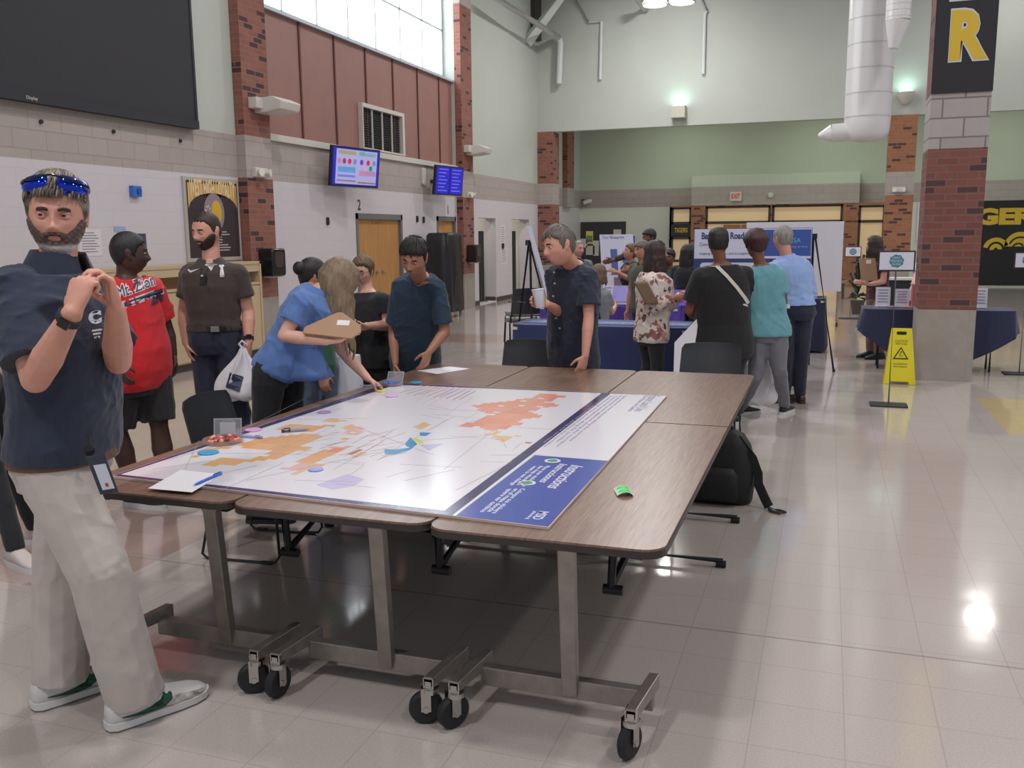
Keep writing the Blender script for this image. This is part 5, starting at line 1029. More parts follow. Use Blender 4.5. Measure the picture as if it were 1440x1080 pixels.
def beard(th=.006, upper=-.03, mous=True, full=True):
    def f(x, y, z):
        lat = np.abs(x); lim = np.interp(lat, [0, .02, .035, .055, .07], [-.047, -.047, -.052, upper-.005, upper+.02])
        m_ = sst(-.004, .006, lim-z)*sst(-.015, .02, y)
        if not full: m_ = m_*sst(.0, .01, .03-lat)
        mouth = np.exp(-(((x)/.019)**4+((z+.067)/.0078)**4)); m_ = m_*(1-mouth); r = np.sin(x*520)*np.sin(z*480+y*200)
        return -.006+m_*(.006+th+.0012*r)
    return f
def lips(x, y, z): m_ = np.exp(-((x/.024)**4+((z+.0675)/.0052)**4))*(y > .03); return -.006+m_*.0075
def brows(x, y, z):
    lat = np.abs(x); zc = .0175+.004*np.sin((lat-.012)/.035*pi); m_ = np.exp(-(((lat-.030)/.0195)**6+((z-zc+.0015)/.0072)**2))*(y > .02); return -.006+m_*.0105
# ---- hand: five separate fingers
def hand(m, wr, d, pn, sd, curl=(.4, .45, .5, .55), th=.5, sc=1., spread=.10, fr=1.):
    """wr wrist, d hand direction, pn palm normal, sd toward the thumb"""
    wr = V(wr); d = V(d).normalized(); pn = (V(pn)-d*V(pn).dot(d)).normalized(); sd_ = d.cross(pn); sd_ = sd_ if sd_.dot(V(sd)) > 0 else -sd_
    P = lambda a, b, c: wr+(d*a+sd_*b+pn*c)*sc
    R_ = []
    for a, w, t in ((-.012, .027, .020), (.015, .031, .019), (.05, .041, .0165), (.085, .043, .014), (.097, .038, .011)):
        R_.append([P(a, w*cos(2*pi*i/16), t*sin(2*pi*i/16)) for i in range(16)])
    m.loft(R_)
    for (b, L_, r), c in zip(((.030, .074, .0092), (.010, .083, .0095), (-.011, .077, .009), (-.030, .060, .008)), curl):
        o = P(.088-abs(b)*.25, b, 0); dd = (d+sd_*b*spread*30*.33).normalized(); ang = c*.75; r *= sc*fr
        for k, (fl, rr) in enumerate(((.46, 1.), (.30, .92), (.24, .84))):
            v = (dd*cos(ang)+pn*sin(ang)); e = o+v*L_*fl*sc; caps(m, o, e, r*rr*1.02, r*rr*.94, n=10); o = e; ang += c*1.05
    o = P(.018, .026, .004); v = (d*.62+sd_*.70+pn*(.25+.3*th)).normalized(); e = o+v*.040*sc; caps(m, o, e, .0145*sc, .0115*sc, n=10)
    v2 = (d*(.85)+sd_*(.35-.5*th)+pn*(.3+.55*th)).normalized(); e2 = e+v2*.030*sc; caps(m, e, e2, .0112*sc, .0105*sc, n=10); v3 = (v2+d*.1-sd_*.25*th).normalized(); caps(m, e2, e2+v3*.024*sc, .0103*sc, .0085*sc, n=10)
    return wr+d*.09*sc
SK = {k: mat('skin_'+k, c, .5, var=.05, vs=25, sss=.04, bump=.04, bs=220) for k, c in dict(ruddy=(206, 150, 130), fair=(216, 166, 146), tan=(190, 134, 108), olive=(172, 122, 98), brown=(120, 78, 60), dark=(74, 50, 42)).items()}
def hairmat(n, c, a=None): return mat('hair_'+n, c, .5, var=.3, vs=60, stretch=(1, 1, .15), attr=a, bump=.5, bs=140)
HM = dict(black=hairmat('black', (30, 26, 28)), dbrown=hairmat('dark_brown', (54, 40, 34)), brown=hairmat('brown', (104, 80, 60)), grey=hairmat('grey', (138, 132, 128)), salt=hairmat('salt', (98, 90, 86)), blond=hairmat('dark_blond', (122, 104, 82)), maroon=hairmat('maroon', (62, 28, 34)))
eyew = mat('eye_white', (196, 186, 182), .3); iris = mat('eye_iris', (50, 36, 30), .2); lipm = mat('lip', (176, 104, 96), .45); lipd = mat('lip_dark', (96, 54, 52), .45)
def longhair(hd, L_, spread=1., frontal=.55, seed=0, vox=.008, part=0., drift=None, n=30, thick=.021, wave=.010):
    m = MB(); r = random.Random(seed); dr = drift or V((0, 0, 0))
    g = hd.G*1.0; x, y, z = g[..., 0], g[..., 1], g[..., 2]; a_ = np.arctan2(np.abs(x), y); lim = np.interp(a_, [0, .6, 1.0, 1.4, 2., pi], [.07, .06, .04, -.03, -.07, -.08]); h = np.where(z > lim, .014, -.012)
    m.loft(rings_of(hd.w(g+hd.N*h[..., None])))
    for k in range(n*2):
        layer_ = k // n; j = k % n; a = (j/(n-1)*2-1)*(pi*(1-.5*(1-frontal))); a *= .93 if layer_ else 1; x, y = sin(a)*.080, -cos(a)*.094
        P0 = [hd.pt(x*.22+part*.01, y*.22+.01, .112), hd.pt(x*.55, y*.55, .104), hd.pt(x*.82, y*.82, .080), hd.pt(x*1.04, y*1.04, .035), hd.pt(x*1.10*spread, y*1.10, -.03)]; t3 = P0[-1]
        l = L_*(.82+.3*r.random())*(1-.15*layer_); ph = r.random()*6.28; u1 = V((r.uniform(-1, 1), r.uniform(-1, 1), 0)); out = (t3-hd.c)*.12; out.z = 0
        for q_ in range(1, 9):
            f_ = q_/8; P0.append(t3-Z_*l*f_+out*math.sin(f_*2.4)+dr*l*f_+u1*wave*sin(ph+f_*9))
        th = thick*(.75+.45*r.random()); R_ = [th*.5, th*.9, th, th, th*.95]+[th*(1-.78*(q_/8)**2.2) for q_ in range(1, 9)]
        if layer_: P0 = [p_+(hd.c-p_)*.08 for p_ in P0]
        m.tube(P0, [q_*hd.sc for q_ in R_], 8)
    return remesh(m, vox, 1, .4)
def moustache(x, y, z): m_ = np.exp(-((x/.027)**4+((z+.056+.12*np.abs(x))/.0052)**2))*(y > .03); return -.006+m_*.0095
def locks(hd, n, th, seed=1, line=.062, r=.0036, name='hair_locks', m=None, parent=None):
    rg_ = random.Random(seed); mb = MB(); D0 = []; 
    K = 9
    for i in range(n):
        a = rg_.uniform(0, 2*pi); rr = rg_.uniform(.05, .95); x, y = rr*cos(a)*.8, rr*sin(a); z = math.sqrt(max(.02, 1-min(rr*rr, .98))); fl = V((x*1.1+rg_.uniform(-.25, .25)+(.25 if y > 0 else 0), (1.1 if y > -.1 else -1.0)*(.5+.4*rg_.random()), -.5)); L_ = rg_.uniform(.35, .7)
        D0.append([[x+fl.x*L_*k/(K-1), y+fl.y*L_*k/(K-1), z+fl.z*L_*k/(K-1)] for k in range(K)])
    D_ = np.array(D0); D_ /= np.linalg.norm(D_, axis=-1, keepdims=True); G = headsurf(D_); nn = G/np.linalg.norm(G, axis=-1, keepdims=True); z = G[..., 2]; a = np.arctan2(np.abs(G[..., 0]), G[..., 1]); lim = np.interp(a, [0, .5, .8, 1.05, 1.3, 1.6, 2.0, pi], [line-.014, line-.014, line-.02, .03, .0, .0, -.02, -.06])
    prof_ = np.array([.15, .7, 1., 1., 1., .9, .7, .45, .1]); W_ = hd.w(G+nn*(th*(1+.25*np.array([0, .6, 1, 1, .9, .7, .4, .1, -.3])))[None, :, None])
    for i in range(n):
        ks = [k for k in range(K) if z[i, k] > lim[i, k]]
        if len(ks) >= 3: mb.tube([V(W_[i, k]) for k in ks], [r*hd.sc*prof_[int(j*(K-1)/(len(ks)-1))] for j in range(len(ks))], 5)
    return mb.build(name, m, parent, smooth='all')
RB = [  # torso stations: height fraction pelvis->neck base, half width, half depth
 (-.17, .135, .105), (-.05, .168, .12), (.08, .165, .115), (.28, .148, .105), (.5, .160, .115), (.70, .175, .122), (.86, .172, .108), (.95, .12, .085), (1.02, .068, .065)]
BLEN = []
def human(label, J, skin='fair', hs=1., vox=.0065, W=1., hip=1., belly=0., fem=0., group=None, top=None, topname='shirt', sleeve=.6, hem=-.17, topfit=.018, bot=None, botname='trousers', botend=1., botr=(1., 1., 1.), shoes=None, hair=None, face=True, lipc=None, hi=False, beardf=None, collar=True, wr_=.006, arm=1., waistcut=None, headkw=None, tuck=False, beltm=None, hnd=('L', 'R')):
    pel, nb, H = V(J['pel']), V(J['nb']), V(J['H']); fwd = V(J['f']).normalized(); sp = (nb-pel); up = sp.normalized()
    lat = J.get('lat'); lat = V(lat).normalized() if lat else up.cross(fwd).normalized()        # toward the person's left
    hl = J.get('hlat'); hl = V(hl).normalized() if hl else lat
    T = sp.length/.53; s = J.get('s', T)
    base = V((pel.x, pel.y, J.get('fz', 0)))
    t = thing('person', label, 'person', base, 0, group)
    g = lambda k, d: V(J[k]) if k in J else d
    sw = .175*W*s; shL, shR = g('shL', pel+sp*.90+lat*sw), g('shR', pel+sp*.90-lat*sw)
    hj = .088*hip*s; hpL, hpR = g('hpL', pel+hl*hj-up*.03), g('hpR', pel-hl*hj-up*.03)
    elL, elR = g('elL', shL-Z_*.28*s+lat*.05), g('elR', shR-Z_*.28*s-lat*.05); wrL, wrR = g('wrL', elL-Z_*.25*s+fwd*.05), g('wrR', elR-Z_*.25*s+fwd*.05)
    fz = J.get('fz', 0)
    knL, knR = g('knL', V((hpL.x, hpL.y, fz+.49*s))+fwd*.02), g('knR', V((hpR.x, hpR.y, fz+.49*s))+fwd*.02); anL, anR = g('anL', V((hpL.x, hpL.y, fz+.085))+hl*.01), g('anR', V((hpR.x, hpR.y, fz+.085))-hl*.01)
    BLEN.append((label[:30], *[round(v, 2) for v in (sp.length, (elL-shL).length, (wrL-elL).length, (elR-shR).length, (wrR-elR).length, (knL-hpL).length, (anL-knL).length, (knR-hpR).length, (anR-knR).length, H.z)]))
    toL, toR = g('toL', fwd), g('toR', fwd)
    def torso(m, infl, t0=-.17, t1=1.02, fac=1., ext=0.):
        R_ = []; st = [q_ for q_ in RB if t0-1e-6 <= q_[0] <= t1+1e-6]
        if t0 < RB[0][0] or not any(abs(q_[0]-t0) < .02 for q_ in st): st = [(t0, np.interp(t0, [q_[0] for q_ in RB], [q_[1] for q_ in RB]), np.interp(t0, [q_[0] for q_ in RB], [q_[2] for q_ in RB]))]+[q_ for q_ in st if q_[0] > t0]
        if t1 < st[-1][0]-.01 or t1 > st[-1][0]+.01:
            if t1 < 1.0: st = st+[(t1, np.interp(t1, [q_[0] for q_ in RB], [q_[1] for q_ in RB]), np.interp(t1, [q_[0] for q_ in RB], [q_[2] for q_ in RB]))]
        for h, a, b in st:
            k = min(max(h, 0), 1); L2 = (hl*(1-k)+lat*k).normalized(); F2 = L2.cross(sp.normalized()); F2 = F2 if F2.dot(fwd) > 0 else -F2
            wd = W*k+hip*(1-k); bl = belly*math.exp(-((h-.22)/.28)**2)
            a2 = (a*wd+belly*.35*math.exp(-((h-.2)/.3)**2))*s*fac+infl; b2 = b*(.5+.5*wd)*s*fac+infl; c = pel+sp*h+F2*(bl*.55*s+.012*math.sin(pi*k)); b2 += bl*.5*s
            if fem and .45 < h < .9: c = c+F2*.018*fem; b2 += .016*fem
            R_.append([c+L2*a2*math.copysign(abs(cos(q_))**.85, cos(q_))+F2*b2*math.copysign(abs(sin(q_))**.85, sin(q_)) for q_ in [2*pi*i/28 for i in range(28)]])
        m.loft(R_)
    # ---- body: one continuous surface
    m = MB(); torso(m, -.004, fac=.90)
    kw = dict(fem=fem); kw.update(headkw or {}); hd = Head(H, J['hf'], J.get('hu'), s*hs if 'hsc' not in J else J['hsc'], hi=hi, **kw); hd.skin(m)
    caps(m, nb-up*.04, hd.pt(0, -.022, -.055), .060*s*(1-.14*fem), .054*s*(1-.12*fem)*hs)
    for sh, el, wr, key in ((shL, elL, wrL, 'L'), (shR, elR, wrR, 'R')):
        A = arm*s
        caps(m, sh, sh+(el-sh)*.5, .052*A, .046*A); caps(m, sh+(el-sh)*.4, el, .046*A, .038*A); caps(m, el, el+(wr-el)*.35, .038*A, .041*A); caps(m, el+(wr-el)*.3, wr, .041*A, .0255*A); caps(m, sh-lat*(.03 if key == 'L' else -.03)*s, sh, .055*A, .052*A)
        fd = (wr-el).normalized(); hdv = V(J.get('h'+key, fd)); pn = V(J.get('p'+key, (-lat if key == 'L' else lat)+fwd*.2)); sd_ = V(J.get('t'+key, fwd)); kk = J.get('c'+key, (.42, .46, .5, .55))
        hand(m, wr+fd*.008, hdv, pn, sd_, kk, J.get('th'+key, .5), .98*s*(1-.07*fem), fr=1.05)
    for sh in (shL, shR): caps(m, nb-up*.025*s, sh+(nb-sh)*.12, .048*s*(1-.15*fem), .044*s)
    lg = 1. if botend < .7 else .8
    for hp, kn, an in ((hpL, knL, anL), (hpR, knR, anR)): caps(m, hp, kn, .082*s*lg*hip, .056*s*lg); caps(m, kn, kn+(an-kn)*.35, .055*s*lg, .060*s*lg*min(hip, 1.15)); caps(m, kn+(an-kn)*.3, an, .060*s*lg*min(hip, 1.15), .038*s); caps(m, an, an-Z_*.03+V((0, 0, 0)), .038*s, .036*s)
    me = remesh(m, vox, 3); place(me, 'body', SK[skin], t)
    # ---- face
    if face:
        for k in (-1, 1):
            c = hd.pt(k*.0315, .0785, .0015); gz = V(J['gaze']).normalized() if 'gaze' in J else hd.f
            e = MB().ball(c, .0132*hd.sc, n=16).build('eye', eyew, t, smooth='all'); MB().ball(c+gz*.0074*hd.sc, .0076*hd.sc, n=12).build('iris', iris, e, smooth='all')
            lid = []; lm = MB()
            for (lo_, hi_) in ((.22, 1.35), (-1.5, -.30)):
                R_ = []
                for i in range(7):
                    v = lo_+(hi_-lo_)*i/6; R_.append([hd.pt(k*.0315+.0155*cos(v)*sin(u_), .0785+.0152*cos(v)*cos(u_), .0015+.0146*sin(v)) for u_ in [-1.45+2.9*j/10 for j in range(11)]]+[hd.pt(k*.0315+.0128*cos(v)*sin(u_), .0785+.0128*cos(v)*cos(u_), .0015+.0128*sin(v)) for u_ in [1.45-2.9*j/10 for j in range(11)]])
                lm.loft(R_)
            lm.build('eyelids', SK[skin], t, smooth='all')
        hd.shell(lips, 'lips', lipd if skin in ('dark', 'brown') else lipm, t)
        hd.shell(brows, 'eyebrows', HM[J.get('brow', 'dbrown')], t)
    if beardf: hd.shell(beardf[0], 'beard', beardf[1], t, attr=beardf[2] if len(beardf) > 2 else None)
    if hair:
        kind, hm = hair[0], hair[1]
        if kind == 'short': hd.shell(hair_short(**(hair[2] if len(hair) > 2 else {})), 'hair', HM[hm] if isinstance(hm, str) else hm, t, attr=hair[3] if len(hair) > 3 else None)
        else: place(longhair(hd, **hair[2]), 'hair', HM[hm], t)
    # ---- trousers / shorts / skirt
    if bot:
        m = MB(); torso(m, .008, -.17, .10 if not tuck else .2, 1.0)
        for hp, kn, an in ((hpL, knL, anL), (hpR, knR, anR)):
            r0, r1, r2 = .098*s*botr[0]*hip, .074*s*botr[1], .062*s*botr[2]
            if botend >= .7:
                e = kn+(an-kn)*((botend-.5)/.5); caps(m, hp+up*.03, kn, r0, r1); caps(m, kn, e, r1, r2, flat1=True)
            else: e = hp+(kn-hp)*botend/.5*1.02; caps(m, hp+up*.03, e, r0, r1, flat1=True)
        me = remesh(m, vox*1.15, 2); wrinkle(me, min(wr_, .007), 6, len(label), [(tuple(v), .16) for v in (hpL, hpR, knL, knR, anL, anR)]); place(me, botname, bot, t)
    # ---- top
    if top:
        m = MB(); torso(m, topfit, hem, .985)
        for sh in (shL, shR): caps(m, nb-up*.045*s, sh+(nb-sh)*.12, .046*s*(1-.12*fem)+topfit*.3, .046*s+topfit*.4)
        for sh, el, wr, key in ((shL, elL, wrL, 'L'), (shR, elR, wrR, 'R')):
            A = arm*s; inn = sh-lat*(.05 if key == 'L' else -.05)*s; caps(m, inn, sh, .068*A+topfit*.3, .060*A+topfit*.5)
            if sleeve <= 1: e = sh+(el-sh)*sleeve; caps(m, sh, e, .060*A+topfit*.5, .056*A+topfit*.9, flat1=True)
            else: e = el+(wr-el)*(sleeve-1); caps(m, sh, el, .060*A+topfit*.5, .050*A+topfit*.4); caps(m, el, e, .050*A+topfit*.4, .034*A+topfit*.3, flat1=True)
        me = remesh(m, vox*1.15, 2); wrinkle(me, wr_, 9, len(label)+3, [(tuple(v), .14) for v in (shL, shR, elL, elR, pel, pel+sp*.3)]); tp = place(me, topname, top, t)
        t['_'] = 0; del t['_']
        if collar:
            c0 = pel+sp*.965; L2 = lat; F2 = L2.cross(up); F2 = F2 if F2.dot(fwd) > 0 else -F2; R_ = []
            for k in range(25):
                a = -pi*.40+(2*pi-.0)*0; 
            for k in range(27):
                a = pi/2+.30+(2*pi-.60)*k/26; r1, r2 = .078*s*J.get('colr', 1.), .070*s*J.get('colr', 1.); dn = .022*(1 if k in (0, 1, 25, 26) else 0); c = lambda r, z: c0+L2*r*cos(a)*1.05+F2*(r*sin(a)+.006)+up*z
                ch_ = J.get('colh', 1.); R_.append([c(r1+.012, .0-dn), c(r1*.86+.0, .040*ch_-dn*.4), c(r1*.86+.005, .044*ch_-dn*.4), c(r1+.026, .004-dn), c(r1+.022, -.004-dn)])
            MB().loft(R_).build('collar', J.get('collarm', top), tp, smooth=True)
    # ---- shoes
    if shoes:
        sm, solem = shoes
        for an, to in ((anL, toL), (anR, toR)):
            to = V(to); pitch = to.z; to.z = 0; to.normalize(); pr_ = to.cross(Z_); hb = V((an.x, an.y, an.z-.085))
            def prof(tt, side_): return None
            R_ = []
            for a, w, h0, h in ((-.085, .018, .03, .055), (-.075, .030, .02, .075), (-.04, .038, .018, .10), (.0, .041, .018, .105), (.05, .042, .018, .092), (.10, .046, .018, .068), (.15, .048, .018, .055), (.19, .042, .018, .046), (.215, .028, .02, .036), (.225, .010, .024, .03)):
                R_.append([hb+to*a*s+pr_*w*s*math.copysign(abs(cos(q_))**.7, cos(q_))+Z_*(h0+(h-h0)*(.5+.5*math.copysign(abs(sin(q_))**.8, sin(q_)))) for q_ in [2*pi*i/16 for i in range(16)]])
            so = MB().loft(R_).build('shoe', sm, t, smooth='all')
            P = []
            for a, w in ((-.09, .0), (-.088, .02), (-.07, .034), (-.02, .040), (.05, .042), (.12, .050), (.17, .049), (.205, .038), (.225, .02), (.232, 0)): P.append((a*s, w*s))
            P = P+[(a, -b) for a, b in reversed(P[1:-1])]
            MB().prism(P, hb+Z_*.0, to, pr_, Z_, .028).build('sole', solem, so, smooth=True)
    t_ = dict(t=t, hd=hd, lat=lat, up=up, fwd=fwd, sp=sp, pel=pel, nb=nb, wrL=wrL, wrR=wrR, elL=elL, elR=elR, s=s, hpL=hpL, hpR=hpR, anL=anL, anR=anR, shL=shL, shR=shR, toL=toL, toR=toR)
    return t_
from mathutils.bvhtree import BVHTree
def project_on(o, target, direction=None, off=.003):
    """lay a flat print onto the cloth underneath it by casting each vertex along a horizontal direction"""
    me = target.data; tw = wloc(target); bvh = BVHTree.FromPolygons([v.co+tw for v in me.vertices], [tuple(f.vertices) for f in me.polygons]); ow = wloc(o)
    c = sum((v.co for v in o.data.vertices), V((0, 0, 0)))/max(len(o.data.vertices), 1)+ow; d = V(direction).normalized() if direction is not None else -tocam(c)
    base_ = min((v.co.dot(d) for v in o.data.vertices), default=0)
    for v in o.data.vertices:
        w_ = v.co+ow; hit = bvh.ray_cast(w_-d*.8, d, 2.)
        if hit[0] is None: hit = bvh.find_nearest(w_)
        v.co = hit[0]-d*(off+.0)-ow+d*0
    o.data.update(); return o
def kid(t, name): return next(c for c in t.children if c.name.split('.')[0] == name)
def watch(p, wr, el, m=None, r=.031):
    d = (wr-el).normalized(); c = wr-d*.02; o = MB().lathe([(r*.96, -.011), (r*1.06, -.011), (r*1.06, .011), (r*.96, .011)], c, 24, d).build('wristwatch', m or W_['black'], p['t'], smooth=True)
    n_ = tocam(c)+Z_*.3; n_ = (n_-d*n_.dot(d)).normalized(); MB().obox(c+n_*r*1.08, d, d.cross(n_), n_, .034, .034, .010).build('watch_case', mat('watch_glass', (20, 20, 24), .1), o, bevel=.004)
def cloth_m(n, c, **k): return mat('cloth_'+n, c, k.pop('rough', .85), var=.06, vs=14, bump=.15, bs=300, sheen=.15, **k)
white_sole = mat('white_sole', (205, 205, 205), .5); blacks = mat('black_shoe', (30, 30, 32), .5)
# ---------------------------------------------------------------- 1 the man in front
D = 3.05; H = aw(81, 303, D); tc, sd = tocam(H), side(H)
hf = (tc*.985-sd*.13-Z_*.03); fw = (sd*.86+tc*.50).normalized(); latv = Z_.cross(fw)
khaki = cloth_m('khaki', (186, 177, 170)); navyp = cloth_m('navy_polo', (38, 46, 66))
def bcol(x, y, z):
    w = sst(-.090, -.074, z); w = 1-w; w = np.maximum(w, .6*sst(.05, .062, np.abs(x))*sst(-.05, -.07, z)); a = np.array(lin((84, 62, 54))); b = np.array(lin((222, 216, 214))); n_ = .12*np.sin(x*400)*np.sin(z*350); w = np.clip(w+n_, 0, 1)[..., None]; return a*(1-w)+b*w
def hcol(x, y, z):
    w = np.clip(.35+.35*np.sin(x*210+y*60)+.35*np.sin(x*90-z*140)+.3*sst(.05, .07, np.abs(x)), 0, 1)[..., None]; return np.array(lin((84, 72, 60)))*(1-w)+np.array(lin((150, 142, 132)))*w
anR = az(192, 1012)+Z_*.085; anL = az(88, 984)+Z_*.085
toR = az(293, 968)-az(172, 1014); toL = az(150, 962)-az(66, 992)
J = dict(H=H, hf=hf, hu=Z_+sd*.05, nb=aw(80, 377, D), pel=aw(84, 640, D+.02), colh=1.75, colr=1.12, f=fw, lat=latv, gaze=(tc*.95-sd*.42-Z_*.05), hsc=1.07,
 shR=aw(26, 410, D-.13), elR=aw(50, 533, D-.26), wrR=aw(102, 440, D-.36), hR=(sd*.25+Z_*1.+FH*.25), pR=(FH*.9+sd*.35), tR=(-sd*.6+FH*.3), cR=(1.05, 1.15, 1.2, 1.25), thR=1.,
 shL=aw(112, 408, D+.16), elL=aw(166, 508, D-.0), wrL=aw(163, 436, D-.22), hL=(-sd*.16+Z_-FH*.02), pL=(-sd*1.0-FH*.35), tL=(-tc*-.2-sd*.2+FH*.5), cL=(.85, .75, .8, .9), thL=1.,
 hpR=aw(66, 655, D-.07), hpL=aw(104, 655, D+.1), knR=aw(138, 800, D-.10), knL=aw(86, 800, D+.12), anR=anR, anL=anL, toR=toR, toL=toL, s=1.04)
P1 = human('man in front in navy polo and khaki trousers, blue sunglasses on his head', J, skin='ruddy', vox=.0045, W=1.08, hip=1.0, belly=.035, top=navyp, topname='polo_shirt', sleeve=.82, hem=.012, topfit=.032, bot=khaki, botr=(1.12, 1.3, 1.55), botend=1.0,
 hair=('short', hairmat('greying', (110, 98, 86), 'hc'), dict(th=.015, line=.056, rough=.003, burn=.0, seed=2), hcol), hi=True, beardf=(beard(.008, -.028), mat('hair_beard', (90, 70, 60), .6, attr='hc', bump=.5, bs=160), bcol), wr_=.012, arm=1.12)
t1, hd = P1['t'], P1['hd']; shirt = kid(t1, 'polo_shirt')
locks(hd, 260, .015, 3, .056, .0042, m=mat('hair_lock_brown', (86, 72, 60), .5, var=.35, vs=30), parent=t1)
locks(hd, 110, .0165, 8, .056, .0034, m=mat('hair_lock_grey', (134, 126, 116), .5, var=.2, vs=30), parent=t1)
# placket, logo on chest, belt, badge
nrm = (fw*.8+tc*.3).normalized()
def chest(P, px, py, off=.20): return aw(px, py, D-.12)
c = aw(134, 452, D-.2); u_ = (latv*.8+sd*.2).normalized()
o = MB().text('C', c, sd, Z_, .05, h=.001, bold=.004).build('chest_logo', mat('white_print', (198, 204, 214), .6), shirt); project_on(o, shirt, None)
o = MB()
for k in range(3): o.obox(aw(137, 470+k*5, D-.2), sd, Z_, tc, .03-.006*k, .006, .001)
o = o.build('chest_logo_lines', mat('white_print', (198, 204, 214), .6), shirt); project_on(o, shirt, None)
# belt
m = MB(); R_ = []
pel = P1['pel']; sp = P1['sp']
for k in range(41):
    a = 2*pi*k/40; cc = pel+sp*.012+fw*.015; d_ = latv*cos(a)*.186*1.04+fw*sin(a)*.150*1.04; n_ = d_.normalized(); R_.append([cc+d_+Z_*-.018, cc+d_+n_*.012-Z_*.018, cc+d_+n_*.012+Z_*.018, cc+d_+Z_*.018])
m.loft(R_, cap=False).build('belt', mat('brown_leather', (96, 64, 50), .5), t1)
bp = aw(152, 600, D-.15)
cl = aw(124, 612, D-.22); t = MB().cone(cl, cl-sd*.0-Z_*.03, .006).lathe([(.0, -.004), (.016, -.004), (.016, .004), (.0, .004)], cl-Z_*.05, 20, tc).tube([cl-Z_*.06, cl+sd*.02-Z_*.10], .0015, 5).build('badge_reel', mat('black_gloss', (30, 30, 34), .25), t1)
b_ = aw(144, 667, D-.24); u_ = (sd*.97+Z_*.10).normalized(); w_ = (Z_-sd*.25).normalized()
MB().tube([cl-Z_*.06, b_+w_*.07], .0015, 5).obox(b_, sd+tc*-.2, w_, tc, .055, .13, .006).build('id_badge', mat('dark_badge_holder', (46, 52, 66), .4), t1, bevel=.002)
MB().obox(b_+tc*.0045-w_*.008+sd*.002, sd+tc*-.2, w_, tc, .036, .085, .002).build('badge_card', mat('badge_card', (196, 200, 210), .4), t1); MB().obox(b_+tc*.006-w_*.035, sd, w_, tc, .012, .012, .001).build('badge_mark', mat('badge_red', (170, 60, 60), .5), t1)
watch(P1, P1['wrR'], P1['elR'], r=.036)
# sunglasses pushed up on the hair
def lensf(k):
    def f(x, y, z):
        zc = .092-.05*np.abs(x)-.1*np.abs(x-k*.0)*0; m_ = np.exp(-(((x-k*.041)/.036)**6+((z-.084+.22*(np.abs(x)-.03))/.0225)**4))*(y > -.04); return -.006+m_*.038
    return f
fm_ = mat('black_gloss_frame', (24, 24, 28), .25); lm_ = mat('blue_mirror_lens', (30, 60, 190), .06, metal=.8)
for k in (-1, 1):
    o = hd.shell(lensf(k), 'sunglass_lens', lm_, t1, cut=.012)
rp = []
for k in range(25):
    a = -1.75+3.5*k/24; x = .084*sin(a); y = .075*cos(a)+.018; rp.append(hd.pt(x*1.08, y*1.12, .119-.020*abs(a)))
MB().tube(rp, .0036, 8).build('sunglass_frame', fm_, t1, smooth=True)
# shoes of the man in front: low sneakers with a green curved side mark
shoew = mat('white_leather', (206, 204, 202), .45); shoeg = mat('pale_grey_suede', (188, 182, 178), .6); green = mat('dark_green_leather', (34, 84, 66), .45); solg = mat('grey_outsole', (98, 104, 106), .6)
def sneaker(an, to, sc=1.16):
    to = V(to); to.z = 0; to.normalize(); pr_ = to.cross(Z_); hb = V((an.x, an.y, 0)); s = sc
    L0 = lambda a, b, z: hb+to*a*s+pr_*b*s+Z_*z
    R_ = []
    for a, w, h0, h in ((-.088, .016, .03, .062), (-.078, .031, .02, .088), (-.045, .039, .018, .108), (.0, .042, .018, .104), (.045, .044, .018, .09), (.095, .048, .018, .070), (.145, .050, .018, .058), (.185, .045, .018, .050), (.212, .030, .02, .042), (.224, .012, .024, .034)):
        h *= 1.22; R_.append([L0(a, w*math.copysign(abs(cos(q_))**.7, cos(q_)), h0+(h-h0)*(.5+.5*math.copysign(abs(sin(q_))**.75, sin(q_)))) for q_ in [2*pi*i/24 for i in range(24)]])
    so = MB().loft(R_).build('shoe', shoew, t1, smooth='all')
    P = []
    for a, w in ((-.094, .0), (-.09, .022), (-.072, .038), (-.02, .044), (.05, .046), (.12, .053), (.17, .052), (.207, .040), (.228, .02), (.236, 0)): P.append((a*s, w*s))
    P = P+[(a, -b) for a, b in reversed(P[1:-1])]
    MB().prism(P, hb+Z_*.007, to, pr_, Z_, .024).build('midsole', shoew, so, smooth=True); MB().prism([(a*.99, b*.98) for a, b in P], hb+Z_*.0005, to, pr_, Z_, .007).build('outsole', solg, so)
    for q_ in (1,):
        pts = [(-.055, .050), (-.01, .048), (.03, .056), (.06, .072), (.082, .100), (.098, .084), (.094, .058), (.07, .036), (.03, .030), (-.01, .036), (-.055, .046)]
        rr = []
        m = MB().prism([(a*s, z) for a, z in pts], hb+pr_*.052*s, to, Z_, pr_, .002); o = m.build('side_mark', green, so)
        bm = bmesh.new(); bm.from_mesh(o.data); bmesh.ops.triangulate(bm, faces=bm.faces); bmesh.ops.subdivide_edges(bm, edges=bm.edges, cuts=3); bm.to_mesh(o.data); bm.free(); project_on(o, so, -pr_, .0025)
        m = MB().prism([((.085+a)*s, z) for a, z in [(-.01, .030), (.06, .030), (.11, .034), (.12, .046), (.08, .056), (.03, .066), (-.01, .062)]], hb+pr_*.052*s, to, Z_, pr_, .002); o = m.build('toe_overlay', shoeg, so)
        bm = bmesh.new(); bm.from_mesh(o.data); bmesh.ops.triangulate(bm, faces=bm.faces); bmesh.ops.subdivide_edges(bm, edges=bm.edges, cuts=3); bm.to_mesh(o.data); bm.free(); project_on(o, so, -pr_, .0018)
    lc = MB()
    for k in range(5): a = .03+.022*k; z = .118-.044*k/4; lc.tube([L0(a, -.026, z-.006), L0(a, 0, z+.004), L0(a, .026, z-.006)], .004, 6)
    lc.build('laces', shoew, so, smooth=True)
